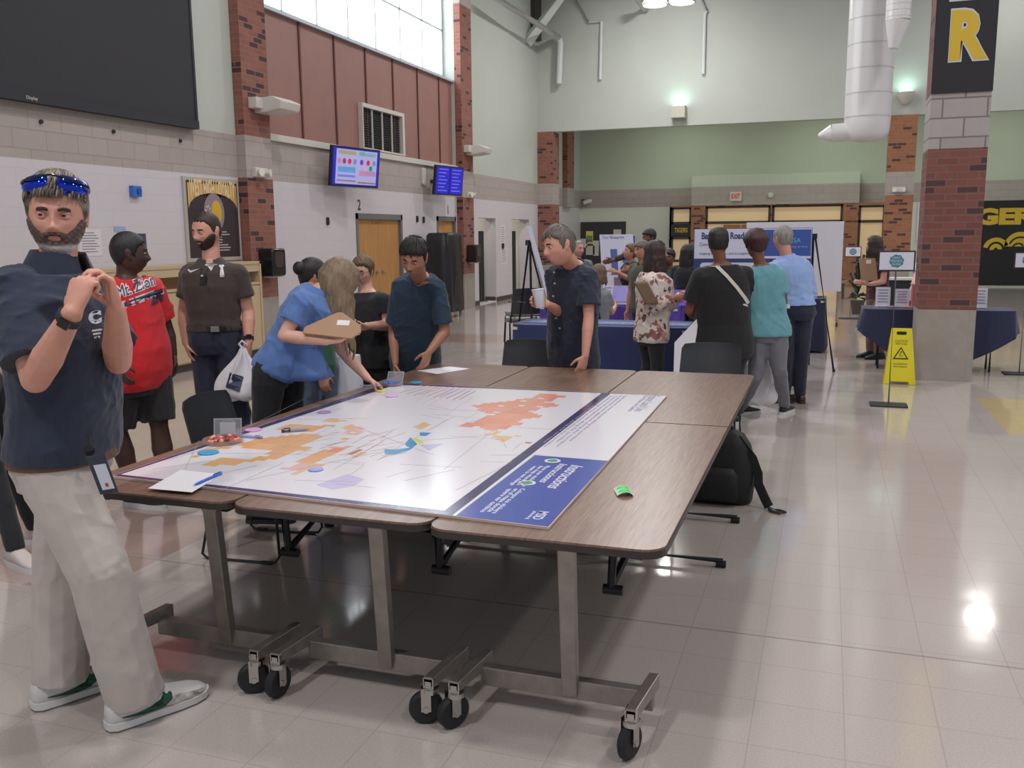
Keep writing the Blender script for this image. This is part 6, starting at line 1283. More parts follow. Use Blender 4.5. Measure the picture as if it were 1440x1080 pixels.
sneaker(anR, toR); sneaker(anL, toL)
# ---------------------------------------------------------------- 2 red shirt
D = 5.65; H = aw(181, 357, D); tc, sd = tocam(H), side(H); red = cloth_m('red_shirt', (206, 30, 38)); blks = cloth_m('black_shorts', (30, 28, 30))
J = dict(H=H, hsc=1.06, hf=sd*.96-tc*.12+Z_*.02, nb=aw(177, 390, D), pel=aw(192, 530, D), f=(sd*.72+tc*.62), s=.99, shR=aw(152, 408, D-.12), elR=aw(150, 470, D-.25), wrR=aw(165, 510, D-.3), shL=aw(214, 406, D+.1), elL=aw(234, 462, D+.2), wrL=aw(243, 498, D+.2), hL=-Z_, pL=-sd*.8+tc*.5, tL=sd,
 hpR=aw(175, 545, D-.06), hpL=aw(214, 540, D+.06), knR=aw(166, 606, D-.05), knL=aw(224, 600, D+.02), anR=awz(190, .085, D), anL=awz(237, .085, D+.05))
P2 = human('man in red baseball lettered shirt and black shorts facing right', J, skin='dark', W=1.12, hip=1.1, belly=.065, top=red, topname='t_shirt', sleeve=.75, hem=-.12, topfit=.02, bot=blks, botname='shorts', botend=.43, botr=(1.2, 1.45, 1), shoes=(blacks, white_sole), hair=('short', 'black', dict(th=.010, line=.055)), collar=False, headkw=dict(fat=.7), wr_=.009, arm=1.15)
t_ = kid(P2['t'], 't_shirt'); c = aw(190, 405, D-.3); c = aw(191, 414, D-.28); u_ = (sd*.82-tc*.5).normalized(); w_ = Z_+u_*.0; wp = mat('white_print2', (214, 210, 214), .6); np_ = mat('navy_print', (50, 54, 84), .6)
def deco(mb, name, m, tgt, off=.003):
    o = mb.build(name, m, tgt); bm = bmesh.new(); bm.from_mesh(o.data); bmesh.ops.triangulate(bm, faces=bm.faces); 
    for _ in range(2): bmesh.ops.subdivide_edges(bm, edges=[e for e in bm.edges if e.calc_length() > .02], cuts=1)
    bm.to_mesh(o.data); bm.free(); return project_on(o, tgt, None, off)
w2 = (Z_*.96+u_*-.0).normalized(); u2 = (u_+Z_*.26).normalized(); w2 = u2.cross(-tc-(-sd)*0).normalized(); w2 = w2 if w2.z > 0 else -w2
deco(MB().text('Mt. Zion', c+Z_*.035, u2, w2, .10, maxw=.27, bold=.006, h=.001, shear=.2), 'shirt_lettering_outline', wp, t_, .003)
deco(MB().text('Mt. Zion', c+Z_*.035, u2, w2, .10, maxw=.265, bold=.0, h=.001, shear=.2), 'shirt_lettering', np_, t_, .006)
deco(MB().prism([(-.10, -.022), (.19, -.022), (.20, .022), (-.09, .022)], c-Z_*.045, u2, w2, tc, .001), 'lettering_bar_outline', wp, t_, .003); deco(MB().prism([(-.085, -.013), (.18, -.013), (.188, .013), (-.08, .013)], c-Z_*.045, u2, w2, tc, .001), 'lettering_bar', np_, t_, .006)
deco(MB().text('24', aw(220, 424, D-.28), u2, w2, .09, bold=.004, h=.001), 'shirt_number', np_, t_, .006)
# ---------------------------------------------------------------- 3 brown polo
D = 6.05; H = aw(291, 326, D); tc, sd = tocam(H), side(H); brn = cloth_m('brown_polo', (64, 54, 50)); nvy = cloth_m('navy_trousers', (34, 38, 58))
J = dict(H=H, hf=tc*.70-sd*.68-Z_*.08, gaze=tc*.4-sd, nb=aw(297, 368, D), pel=aw(304, 478, D), f=tc*.97-sd*.15, s=1.0, hlat=sd, shR=aw(268, 385, D), elR=aw(259, 440, D+.02), wrR=aw(262, 482, D-.06), hR=-Z_+sd*.25, pR=sd, tR=tc+sd*.3, cR=(.5, .55, .55, .5), shL=aw(334, 385, D), elL=aw(349, 438, D+.03), wrL=aw(350, 480, D-.06), hL=-Z_-sd*.1, pL=-sd*.8+FH*.4, tL=tc-sd*.2, cL=(1.2, 1.25, 1.3, 1.3),
 hpR=aw(288, 492, D), hpL=aw(322, 492, D), knR=aw(293, 570, D-.02), knL=aw(335, 572, D), anR=awz(303, .085, D), anL=awz(345, .085, D))
P3 = human('bearded man in dark brown polo holding a white plastic bag', J, skin='ruddy', W=1.06, belly=.01, top=brn, topname='polo_shirt', sleeve=.62, hem=.12, topfit=.014, tuck=True, bot=nvy, shoes=(blacks, blacks), hair=('short', 'dbrown', dict(th=.006, line=.066, top=.8)), beardf=(beard(.006), HM['dbrown']), wr_=.007, arm=1.08)
t_ = kid(P3['t'], 'polo_shirt'); 
deco(MB().prism([(-.035, .004), (-.02, -.012), (.04, .014), (-.016, .0), (-.03, .012)], aw(272, 381, D-.16), sd, Z_, tc, .001), 'chest_mark', wp, t_); deco(MB().prism([(-.012, -.04), (.012, -.04), (.014, -.03), (.008, .02), (.018, .03), (0, .05), (-.018, .03), (-.008, .02), (-.014, -.03)], aw(312, 381, D-.16), sd, Z_, tc, .001), 'chest_emblem', wp, t_)
m = MB(); 
for y in (373, 388): m.ball(aw(290 if y < 380 else 284, y, D-.15), .008, n=8)
m.build('buttons', wp, t_, smooth='all'); deco(MB().prism(rrect(.045, .15, .01), aw(287, 385, D-.142), sd, Z_+sd*.15, tc, .001), 'placket', mat('dark_placket', (34, 30, 30), .8), t_, .002)
deco(MB().prism([(-.045, .02), (.05, .02), (.0, -.055)], aw(296, 369, D-.12), sd, Z_, tc, .001), 'open_neck', mat('white_undershirt', (200, 198, 202), .8), t_, .003)
R_ = []
for k in range(37):
    a = 2*pi*k/36; cc = P3['pel']+P3['sp']*.165; d_ = P3['lat']*cos(a)*.172+P3['fwd']*sin(a)*.132; n_ = d_.normalized(); R_.append([cc+d_-Z_*.017, cc+d_+n_*.010-Z_*.017, cc+d_+n_*.010+Z_*.017, cc+d_+Z_*.017])
MB().loft(R_, cap=False).build('belt', mat('black_leather', (26, 24, 26), .4), P3['t']); bk_ = aw(302, 463, D-.15); MB().obox(bk_, sd, Z_, tc, .055, .038, .008).build('belt_buckle', mat('buckle', (150, 146, 140), .25, metal=.9), P3['t'], bevel=.003)
watch(P3, P3['wrL'], P3['elL'])
def plasticbag(px, py, D, lab, w=.30, h=.34, mk=True, seed=3):
    c = aw(px, py, D); t = thing('plastic_bag', lab, 'bag', (c.x, c.y, c.z-h)); tc_, sd_ = tocam(c), side(c); r = random.Random(seed); R_ = []
    for z, a, b in ((0, .02, .02), (-.05, .03, .03), (-.12, w*.3, .045), (-.2, w*.46, .06), (-h*.85, w*.5, .07), (-h, w*.42, .05)):
        R_.append([c+sd_*(a*cos(q_)*(1+.22*sin(3*q_+z*9)+.12*sin(7*q_)) - .1*(-z))+tc_*b*sin(q_)*(1+.3*sin(5*q_+z*20))+Z_*(z+.02*sin(4*q_)) for q_ in [2*pi*i/48 for i in range(48)]])
    o = MB().loft(list(reversed(R_))).build('bag_body', mat('white_plastic_film', (214, 212, 216), .35, bump=.6, bs=18, sss=.0), t, smooth='all'); o.modifiers.new('s', 'SUBSURF').levels = 1
    MB().tube([c+Z_*.0, c+Z_*.03+sd_*.02, c+Z_*.05, c+Z_*.03-sd_*.02, c], .008, 6).build('handle', mat('white_plastic_film', (214, 212, 216), .35), t, smooth=True)
    if mk: deco(MB().prism(rrect(.09, .10, .008), c-Z_*.21-sd_*.06+tc_*.1, (sd_+Z_*-.35).normalized(), (Z_+sd_*.35).normalized(), tc_, .001), 'dark_label', mat('navy_label', (44, 50, 78), .5), o, .004)
    return t
plasticbag(341, 490, D-.12, 'white plastic bag with a dark square label in the brown polo man hand')
# ---------------------------------------------------------------- 4 bending woman
D = 5.33; H = aw(476, 392, D+.06); tc, sd = tocam(H), side(H); denim = cloth_m('denim_blue', (84, 116, 172)); blkp = cloth_m('black_trousers', (30, 30, 34))
J = dict(H=H, hf=sd*.75-Z_*.62+FH*.12, hu=(Z_*.75+sd*.6), nb=aw(441, 409, D), pel=aw(388, 515, D), f=(sd*.62-Z_*.5+tc*.25), lat=(FH*.93-sd*.25), hlat=FH*.97-sd*.2, s=.93, hsc=.97,
 shR=aw(426, 425, D-.16), elR=aw(399, 472, D-.22), wrR=aw(459, 480, D-.28), hR=sd*.95+Z_*.05+FH*.1, pR=Z_*.9+FH*.3, tR=sd*.2+FH*.6+Z_*.5, cR=(.5, .5, .55, .6), shL=aw(455, 428, D+.14), elL=aw(480, 492, D+.16), wrL=aw(517, 532, D+.17), hL=sd*.75-Z_*.55+FH*.1, pL=-Z_*.8-sd*.3-FH*.2, tL=-FH*.9+sd*.1, cL=(.35, .5, .6, .65), thL=.6,
 hpR=aw(376, 528, D-.08), hpL=aw(402, 524, D+.1), knR=aw(372, 600, D-.06), knL=aw(408, 598, D+.1), anR=awz(365, .085, D-.05), anL=awz(400, .085, D+.12), toL=sd+tc*.2, toR=sd+tc*.2)
P4 = human('woman with long hair in blue denim shirt bending over the map', J, skin='fair', fem=.8, W=.94, hip=1.05, top=denim, topname='denim_shirt', sleeve=.62, hem=-.10, topfit=.026, bot=blkp, botr=(1.1, 1.1, 1.15), shoes=(blacks, blacks), hair=('long', 'blond', dict(L_=.36, frontal=.95, seed=4, vox=.006, spread=1.02, thick=.022, n=34)), wr_=.013, face=True)
# her open shirt front hanging down
m = MB(); R_ = []
for k in range(7):
    f_ = k/6; c = aw(418+26*f_*.5, 470+62*f_, D-.02); R_.append([c+sd*(.10+.05*f_)*cos(q_)*(1+.1*sin(5*q_+k))+FH*.12*sin(q_)*(1+.08*sin(4*q_)) for q_ in [2*pi*i/32 for i in range(32)]])
o = MB().loft(R_).build('shirt_front', denim, P4['t'], smooth='all')
# folder on her arm
fp = [(426, 463), (470, 444), (509, 463), (499, 472), (452, 471)]
P = [aw(x, y, D-.30+.05*i) for i, (x, y) in enumerate(fp)]; a_, b_, c_ = aw(428, 464, D-.27), aw(482, 441, D-.2), aw(508, 468, D-.30)
t = thing('clipboard', 'brown folder held under the arm of the bending woman', 'folder', (a_+c_)/2); u_ = (c_-a_).normalized(); n_ = u_.cross(b_-a_).normalized(); w_ = n_.cross(u_); L_ = (c_-a_).length; hb_ = (b_-a_).dot(w_)
MB().prism([(0, .012), (0, -.03), (L_*.86, -.05), (L_, .0), (L_*.97, hb_*.35), ((b_-a_).dot(u_), hb_), ((b_-a_).dot(u_)-.03, hb_*.98)], a_, u_, w_, n_, .012).build('board', mat('kraft_board', (164, 128, 98), .6), t, bevel=.002)
sg = 1 if n_.dot(tocam(a_)) > 0 else -1; MB().obox(a_+u_*L_*.66+w_*hb_*.42+n_*(.0125 if sg > 0 else -.001), u_, w_, n_, .07, .035, .002).build('white_label', mat('label_white', (220, 216, 216), .5), t)
# pen in her pointing hand
pp_ = aw(523, 541, D+.12); t = thing('pen', 'blue pen held in the pointing hand over the map', 'pen', pp_); MB().tube([pp_-sd*.07, pp_+sd*.06-Z_*.01], .0045, 8).build('barrel', mat('lavender_plastic', (150, 150, 214), .3), t)
# ---------------------------------------------------------------- 5 person behind her
D = 6.15; H = aw(438, 388, D+.2); tc, sd = tocam(H), side(H); jean = cloth_m('blue_jeans', (92, 104, 128)); grn = cloth_m('green_top', (30, 78, 58))
J = dict(H=H, hf=sd*.8+FH*.4-Z_*.3, nb=aw(440, 418, D+.1), pel=aw(446, 512, D), f=sd*.9-Z_*.1+tc*.1, s=.93, anR=awz(440, .085, D), anL=awz(462, .085, D+.1), knR=aw(437, 570, D), knL=aw(461, 570, D+.1), hpR=aw(437, 522, D-.05), hpL=aw(459, 522, D+.05))
P5 = human('dark haired person in jeans standing behind the bending woman', J, skin='tan', fem=.6, vox=.008, W=.95, top=grn, topname='top', sleeve=.6, bot=jean, botname='jeans', shoes=(blacks, white_sole), hair=('short', 'black', dict(th=.02, line=.05, back=-.1)), collar=False); MB().ball(P5['hd'].pt(0, -.10, .03), .05, n=14).build('hair_bun', HM['black'], P5['t'], smooth='all')
t = thing('tote_bag', 'white tote bag hanging between the jeans and the folding table', 'bag', awz(484, .55, 6.3)); c = aw(486, 532, 6.3); sd_ = side(c); fh = FH
R_ = [[c+Z_*z+sd_*w*math.copysign(abs(cos(q_))**.6, cos(q_))+fh*.06*sin(q_) for q_ in [2*pi*i/24 for i in range(24)]] for z, w in ((-.16, .12), (0, .12), (.16, .105))]
MB().loft(R_).build('bag_body', mat('white_canvas', (206, 206, 212), .8, bump=.2, bs=20), t, smooth=True)
for k in (-1, 1): MB().tube([c+Z_*.15+sd_*.05*k, c+Z_*.28+sd_*.03*k, c+Z_*.42+sd_*(.05+.01*k), c+Z_*.30+sd_*(.09+.01*k)], .011, 6).build('strap', mat('white_canvas', (206, 206, 212), .8), t)
# ---------------------------------------------------------------- 6 woman with glasses
D = 7.0; H = aw(511, 381, D); tc, sd = tocam(H), side(H); blt = cloth_m('black_top', (30, 30, 34))
J = dict(H=H, hf=tc*.80-sd*.45-Z_*.18, nb=aw(517, 409, D), pel=aw(527, 500, D), f=tc*.75-sd*.55, s=.88, shR=aw(499, 424, D+.1), elR=aw(494, 460, D-.05), wrR=aw(504, 462, D-.25), shL=aw(540, 424, D-.1), elL=aw(545, 458, D-.12), wrL=aw(518, 458, D-.30), hL=-sd, pL=Z_, tL=tc, hR=tc*.5+sd*.5, pR=Z_, cL=(.8, .8, .8, .8), cR=(.8, .8, .8, .8), hpR=aw(518, 512, D), hpL=aw(540, 512, D))
P6 = human('woman in glasses and black top standing left of the teal shirted man', J, skin='fair', fem=.7, vox=.0075, W=.96, hip=1.1, belly=.04, top=blt, topname='top', sleeve=.5, bot=blkp, shoes=(blacks, blacks), hair=('short', 'brown', dict(th=.02, line=.06, back=-.09, side_=-.05, rough=.004)), collar=False, arm=1.15)
hd = P6['hd']; gl = MB()
for k in (-1, 1): gl.tube([hd.pt(k*.033+.023*cos(a), .101-.1*abs(.0)+.0, .0+.017*sin(a)) for a in [2*pi*i/16 for i in range(16)]], .0022, 6, True).tube([hd.pt(k*.056, .098, .004), hd.pt(k*.079, .05, .006), hd.pt(k*.083, .0, .0)], .002, 6)
gl.tube([hd.pt(-.010, .103, .004), hd.pt(.010, .103, .004)], .002, 6).build('glasses', W_['black'], P6['t'])
# ---------------------------------------------------------------- 7 man leaning, dark teal polo
D = 6.4; H = aw(582, 361, D-.12); tc, sd = tocam(H), side(H); tealp = cloth_m('dark_teal_polo', (38, 58, 78))
J = dict(H=H, hf=tc*.86-sd*.30-Z_*.42, hu=Z_*.9+tc*.35, gaze=tc*.6-sd*.3-Z_*.7, hsc=1.08, nb=aw(591, 388, D+.15), pel=aw(585, 510, D+.50), f=tc*.9-sd*.25-Z_*.15, s=.98, shR=aw(564, 402, D+.2), elR=aw(553, 466, D+.3), wrR=aw(556, 510, D+.2), shL=aw(614, 405, D+.12), elL=aw(626, 466, D+.12), wrL=aw(604, 494, D+.02), hL=-sd*.35-Z_*.9+tc*.1, pL=-sd*.6+FH*.6, tL=-sd*.6-tc*-.5, cL=(.3, .38, .42, .5), thL=.3)
P7 = human('dark haired man in dark teal polo leaning on the far left table corner', J, skin='olive', W=1.08, belly=.06, top=tealp, topname='polo_shirt', sleeve=.82, hem=-.2, topfit=.020, bot=cloth_m('dark_trousers', (38, 38, 46)), shoes=(blacks, blacks), hair=('short', 'black', dict(th=.012, line=.05, burn=-.02)), beardf=(moustache, HM['dbrown']), wr_=.009)
deco(MB().prism([(-.045, .04), (.05, .04), (.0, -.075)], aw(588, 390, D-.1), sd, Z_, tc, .001), 'open_neck', SK['olive'], kid(P7['t'], 'polo_shirt'), .003); locks(P7['hd'], 160, .012, 5, .05, .004, m=HM['black'], parent=P7['t'])
# ---------------------------------------------------------------- 8 man in navy shirt with cup
D = 6.42; H = aw(787, 346, D-.02); tc, sd = tocam(H), side(H); navs = cloth_m('navy_button_shirt', (38, 44, 62))
J = dict(H=H, hf=-sd*.80+tc*.45-Z_*.12, hu=Z_-sd*.30, gaze=-sd*.7+tc*.5, nb=aw(808, 371, D+.12), pel=aw(808, 500, D+.38), f=-sd*.72+tc*.62-Z_*.1, s=1.0, hsc=1.12, shL=aw(826, 389, D+.04), elL=aw(828, 446, D-.02), wrL=aw(823, 500, D-.10), hL=-Z_*.9-sd*.3, pL=-sd*.5+FH*.8, tL=-sd*.8+tc*.2, cL=(.45, .35, .35, .4), thL=.2, shR=aw(780, 388, D+.24), elR=aw(790, 440, D+.2), wrR=aw(770, 428, D-.05), hR=-sd*.8+Z_*.15, pR=-tc*.2+sd*.1-FH*.6, tR=Z_, cR=(.7, .75, .8, .85))
P8 = human('grey haired man in navy buttoned shirt leaning on the far table edge', J, skin='ruddy', W=1.04, hip=1.08, belly=.03, top=navs, topname='button_shirt', sleeve=.72, hem=-.2, topfit=.034, bot=cloth_m('dark_trousers', (38, 38, 46)), shoes=(blacks, blacks), hair=('short', 'salt', dict(th=.013, line=.058, burn=-.02)), wr_=.011)
locks(P8['hd'], 170, .013, 6, .056, .004, m=mat('hair_lock_salt', (112, 106, 102), .5, var=.3, vs=30), parent=P8['t'])
t_ = kid(P8['t'], 'button_shirt'); wpb = mat('shirt_button', (190, 190, 196), .4)
for (px, py) in ((779, 386), (780, 402), (778, 421), (780, 438), (782, 454), (787, 469)): deco(MB().prism([(.008*cos(a), .008*sin(a)) for a in [2*pi*i/10 for i in range(10)]], aw(px, py, D-.2), sd, Z_, tc, .002), 'button', wpb, t_, .003)
c = aw(758, 420, D-.08); t = thing('paper_cup', 'white paper cup held by the navy shirted man', 'cup', c-Z_*.06); MB().lathe([(.030, -.062), (.031, -.06), (.043, .062), (.040, .062), (.029, -.055)], c, 28, Z_-sd*.12).build('cup', mat('white_paper_cup', (216, 216, 224), .5), t, smooth=True); MB().lathe([(.042, .060), (.045, .062), (.045, .067), (.042, .067)], c, 28, Z_-sd*.12).build('rim', mat('white_paper_cup', (216, 216, 224), .5), t, smooth=True)
# ---------------------------------------------------------------- 9 floral blouse
D = 8.6; H = aw(923, 355, D); tc, sd = tocam(H), side(H)
fl = bpy.data.materials.new('floral_fabric'); fl.use_nodes = True; N = fl.node_tree.nodes; L = fl.node_tree.links; B = N['Principled BSDF']; B.inputs['Roughness'].default_value = .8
tcn = N.new('ShaderNodeTexCoord'); base_ = (*lin((214, 200, 192)), 1); col = None
for k, (sc_, th_, c_) in enumerate(((9, .62, (150, 96, 90)), (11, .63, (104, 92, 74)), (13, .64, (196, 140, 140)), (10, .66, (60, 56, 66)))):
    n1 = N.new('ShaderNodeTexNoise'); n1.inputs['Scale'].default_value = sc_; n1.inputs['Detail'].default_value = 3; mp = N.new('ShaderNodeMapping'); mp.inputs['Location'].default_value = (k*3.1, k*1.7, k*5.3); L.new(tcn.outputs['Object'], mp.inputs[0]); L.new(mp.outputs[0], n1.inputs['Vector'])
    gt = N.new('ShaderNodeMath'); gt.operation = 'GREATER_THAN'; gt.inputs[1].default_value = th_-.015; L.new(n1.outputs[0], gt.inputs[0]); mx = N.new('ShaderNodeMix'); mx.data_type = 'RGBA'; L.new(gt.outputs[0], mx.inputs[0]); mx.inputs[7].default_value = (*lin(c_), 1)
    if col is None: mx.inputs[6].default_value = base_
    else: L.new(col, mx.inputs[6])
    col = mx.outputs[2]
L.new(col, B.inputs['Base Color'])
J = dict(H=H, hf=sd*.88+tc*.1, nb=aw(918, 381, D), pel=aw(916, 470, D), f=sd*.85+FH*.45, s=.90, shR=aw(915, 396, D-.16), elR=aw(922, 432, D-.2), wrR=aw(948, 418, D-.15), hR=sd, shL=aw(925, 394, D+.15), elL=aw(940, 432, D+.15), wrL=aw(960, 412, D+.0), hL=sd*.9+Z_*.1, pL=-Z_, tL=tc, cL=(.5, .5, .5, .5))
P9 = human('woman in floral blouse with long dark hair and brown bag', J, skin='tan', fem=.8, vox=.008, W=1.0, hip=1.1, top=fl, topname='floral_blouse', sleeve=1.85, hem=-.12, topfit=.04, bot=blkp, shoes=(blacks, blacks), hair=('long', 'dbrown', dict(L_=.24, frontal=.6, seed=6, vox=.009, thick=.024)), wr_=.016, collar=False)
m = MB().obox(aw(909, 412, D-.3), (sd*.5-Z_*.9), FH*.3+sd*.8, tc, .24, .13, .05); t = thing('shoulder_bag', 'small brown bag tucked under the floral blouse woman arm', 'bag', aw(909, 430, D-.3)); m.build('bag_body', mat('brown_leather2', (112, 88, 66), .5), t, bevel=.02)
# ---------------------------------------------------------------- 10-12 people with backs turned
D = 8.05; H = aw(1010, 344, D); tc, sd = tocam(H), side(H); blk10 = cloth_m('black_tee', (24, 23, 25))
J = dict(H=H, hf=FH*.97+sd*.1, nb=aw(1014, 371, D), pel=aw(1017, 488, D), f=FH, hlat=-sd, s=.97, shL=aw(986, 390, D), elL=aw(970, 436, D+.05), wrL=aw(983, 448, D+.28), hL=FH, shR=aw(1048, 388, D), elR=aw(1070, 424, D+.05), wrR=aw(1040, 430, D+.3), hR=FH)
P10 = human('person in black tee with a white crossbody strap, back turned', J, skin='brown', W=1.25, hip=1.35, belly=.10, top=blk10, topname='t_shirt', sleeve=.75, hem=-.12, topfit=.03, bot=blkp, botr=(1.1, 1.1, 1.2), shoes=(blacks, white_sole), hair=('short', 'black', dict(th=.020, line=.05, back=-.05, top=.9)), collar=False, face=False, arm=1.3, vox=.008)
pts = [aw(1000, 366, D-.06), aw(1008, 374, D-.13), aw(1022, 388, D-.19), aw(1036, 404, D-.21), aw(1048, 420, D-.22), aw(1055, 432, D-.22)]
R_ = []
for i, q_ in enumerate(pts):
    d = (pts[min(i+1, 5)]-pts[max(i-1, 0)]).normalized(); s_ = d.cross(tc).normalized(); R_.append([q_+s_*.014*a+tc*.004*b for a, b in ((-1, -1), (1, -1), (1, 1), (-1, 1))])
t = thing('crossbody_bag', 'white crossbody strap over the black tee', 'bag', aw(1066, 462, D)); o = MB().loft(R_).build('strap', mat('white_strap', (204, 196, 184), .6), t)
bm = bmesh.new(); bm.from_mesh(o.data); bmesh.ops.subdivide_edges(bm, edges=[e for e in bm.edges if e.calc_length() > .05], cuts=6); bm.to_mesh(o.data); bm.free(); project_on(o, kid(P10['t'], 't_shirt'), None, .006)
MB().ball(aw(1067, 461, D+.02), .028, .02, .03, n=12).build('clasp', mat('pale_clasp', (180, 170, 150), .3), t, smooth='all')
D = 8.1; H = aw(1063, 345, D); tc, sd = tocam(H), side(H); teal11 = cloth_m('teal_blouse', (98, 152, 162)); gry = cloth_m('grey_trousers', (112, 112, 120))
J = dict(H=H, hf=FH*.95-sd*.25, nb=aw(1070, 372, D), pel=aw(1080, 465, D), f=FH*.95-sd*.2, hlat=-sd*.9-FH*.2, s=.95, shL=aw(1052, 388, D+.04), elL=aw(1045, 425, D+.12), wrL=aw(1050, 440, D+.3), shR=aw(1096, 386, D), elR=aw(1102, 424, D-.02), wrR=aw(1088, 446, D+.16), hR=FH*.6-Z_*.4-sd*.4, hpL=aw(1070, 478, D+.02), hpR=aw(1092, 478, D-.02), knL=aw(1062, 530, D+.02), knR=aw(1096, 522, D-.02), anL=az(1043, 583)+Z_*.085, anR=az(1103, 582)+Z_*.085, toL=sd*.7+FH*.5, toR=sd*.5+FH*.8)
P11 = human('person in teal blouse and grey trousers with full dark red hair', J, skin='brown', fem=.5, vox=.008, W=1.05, hip=1.1, belly=.03, top=teal11, topname='blouse', sleeve=.72, hem=-.08, topfit=.026, bot=gry, botr=(1.05, .95, .95), shoes=(blacks, white_sole), hair=('short', 'maroon', dict(th=.040, line=.04, side_=-.04, back=-.06, rough=.003)), collar=False, face=False, wr_=.010)
plasticbag(1072, 494, D+.2, 'white plastic bag hanging low beside the grey trousers', .36, .5, False, 8)
D = 8.75; H = aw(1101, 336, D); tc, sd = tocam(H), side(H); lb = cloth_m('light_blue_shirt', (146, 172, 222)); dn = cloth_m('dark_navy_trousers', (32, 38, 58)); bsh = mat('brown_shoe', (58, 44, 42), .4)
J = dict(H=H, hf=FH*.9-sd*.35, nb=aw(1106, 362, D), pel=aw(1118, 436, D), f=FH*.97-sd*.1, hlat=-sd, s=1.0, shL=aw(1086, 378, D), elL=aw(1080, 418, D+.1), wrL=aw(1090, 432, D+.3), shR=aw(1133, 378, D), elR=aw(1142, 412, D+.04), wrR=aw(1130, 428, D+.22), hpL=aw(1104, 446, D), hpR=aw(1130, 446, D), knL=aw(1104, 505, D), knR=aw(1126, 505, D), anL=az(1103, 566)+Z_*.085, anR=az(1124, 566)+Z_*.085, toL=-sd*.95+tc*.1, toR=FH*.7-sd*.1)
P12 = human('grey haired man in light blue shirt and navy trousers, back turned', J, skin='ruddy', vox=.008, W=1.08, hip=1.05, belly=.03, top=lb, topname='dress_shirt', sleeve=1.9, hem=.10, topfit=.022, tuck=True, bot=dn, shoes=(bsh, bsh), hair=('short', 'grey', dict(th=.010, line=.05)), face=False, wr_=.010)
MB().obox(aw(1103, 431, D-.16), sd, Z_, tc, .10, .035, .012).build('pocket_paper', paperm, P12['t'], bevel=.002)
# ---------------------------------------------------------------- 13-14 at the right table
D = 12.15; H = aw(1229, 344, D); tc, sd = tocam(H), side(H); dr = cloth_m('dark_red_top', (84, 28, 36)); br_ = cloth_m('brown_skirt', (116, 88, 80))
J = dict(H=H, hf=-sd*.92+tc*.1-Z_*.08, nb=aw(1235, 364, D), pel=aw(1235, 418, D), f=-sd*.8+tc*.5, s=.92, shL=aw(1243, 372, D-.15), elL=aw(1242, 396, D-.18), wrL=aw(1223, 400, D-.25), hL=-sd+Z_*.2, pL=FH*.5+Z_*.5, shR=aw(1228, 372, D+.15), elR=aw(1226, 396, D+.1), wrR=aw(1214, 398, D-.1), hR=-sd+Z_*.2, pR=-tc)
P13 = human('woman with dark curly hair and dark red top holding a folder', J, skin='fair', fem=.8, vox=.009, W=.98, hip=1.1, top=dr, topname='top', sleeve=.45, hem=-.02, bot=br_, botr=(1.1, 1.2, 1.2), shoes=(blacks, blacks), hair=('long', 'dbrown', dict(L_=.22, frontal=.5, seed=9, vox=.010, thick=.026)), collar=False, arm=1.1)
c = aw(1221, 379, D-.28); t = thing('clipboard', 'brown folder held by the woman in dark red', 'folder', c); MB().obox(c, sd, Z_-sd*.15, tc, .20, .29, .02).build('board', mat('kraft_board', (164, 128, 98), .6), t, bevel=.002); MB().obox(c+tc*.012+Z_*.1, sd, Z_, tc, .06, .05, .004).build('white_label', mat('label_white', (220, 216, 216), .5), t)
D = 12.7; H = aw(1312, 345, D); tc, sd = tocam(H), side(H); wsh = cloth_m('white_blouse', (206, 204, 210))
J = dict(H=H, hf=-sd*.6+tc*.6, nb=aw(1309, 364, D), pel=aw(1308, 415, D), f=-sd*.6+tc*.7, s=.93, shR=aw(1294, 372, D), elR=aw(1287, 392, D-.1), wrR=aw(1283, 406, D-.25), hR=-Z_*.8-sd*.4)
P14 = human('person in white blouse mostly hidden behind the brick column', J, skin='fair', fem=.6, vox=.010, top=wsh, topname='blouse', sleeve=.6, hem=-.05, bot=nvy, shoes=(blacks, blacks), hair=('short', 'dbrown', dict(th=.015, line=.05)))
plasticbag(1283, 402, D-.35, 'white plastic bag by the column side held over the sign table', .16, .2, False, 5)
# ---------------------------------------------------------------- 15-20 farther people
def far(label, H_, D, f, hfv, skin='fair', **k):
    H = aw(*H_, D); tc, sd = tocam(H), side(H); F = f(tc, sd); nb = H-Z_*.17-F*.02; pel = V((nb.x, nb.y, nb.z-.50)); J = dict(H=H, hf=hfv(tc, sd), nb=nb-F*.02, pel=pel-F*.03, f=F, s=k.pop('s', .95)); J.update(k.pop('J', lambda t_, s_, P: {})(tc, sd, lambda x, y, d=0: aw(x, y, D+d)))
    return human(label, J, skin=skin, vox=.010, **k)
far('grey haired man half hidden behind the navy shirted man', (813, 350), 13.2, lambda t, s: t*.8+s*.3, lambda t, s: t*.6+s*.5, 'ruddy', top=cloth_m('grey_shirt', (120, 124, 132)), bot=blkp, shoes=(blacks, blacks), hair=('short', 'grey', dict(th=.008, line=.07)))
far('person with arms crossed and head tilted back by the tall poster', (887, 355), 12.8, lambda t, s: -s*.8+t*.5, lambda t, s: -s*.9+t*.2+Z_*.35, 'tan', fem=.6, top=cloth_m('dark_green_dress', (46, 54, 46)), topname='dress', sleeve=.4, hem=-.17, bot=cloth_m('dark_green_dress', (46, 54, 46)), botname='skirt', shoes=(blacks, blacks), hair=('short', 'brown', dict(th=.022, line=.05, back=-.1)), collar=False,
 J=lambda t, s, P: dict(shL=P(893, 374, -.14), elL=P(884, 392, -.22), wrL=P(868, 383, -.28), hL=-s+Z_*.4, shR=P(882, 374, .14), elR=P(872, 390, .0), wrR=P(876, 380, -.2), hR=s+Z_*.3))
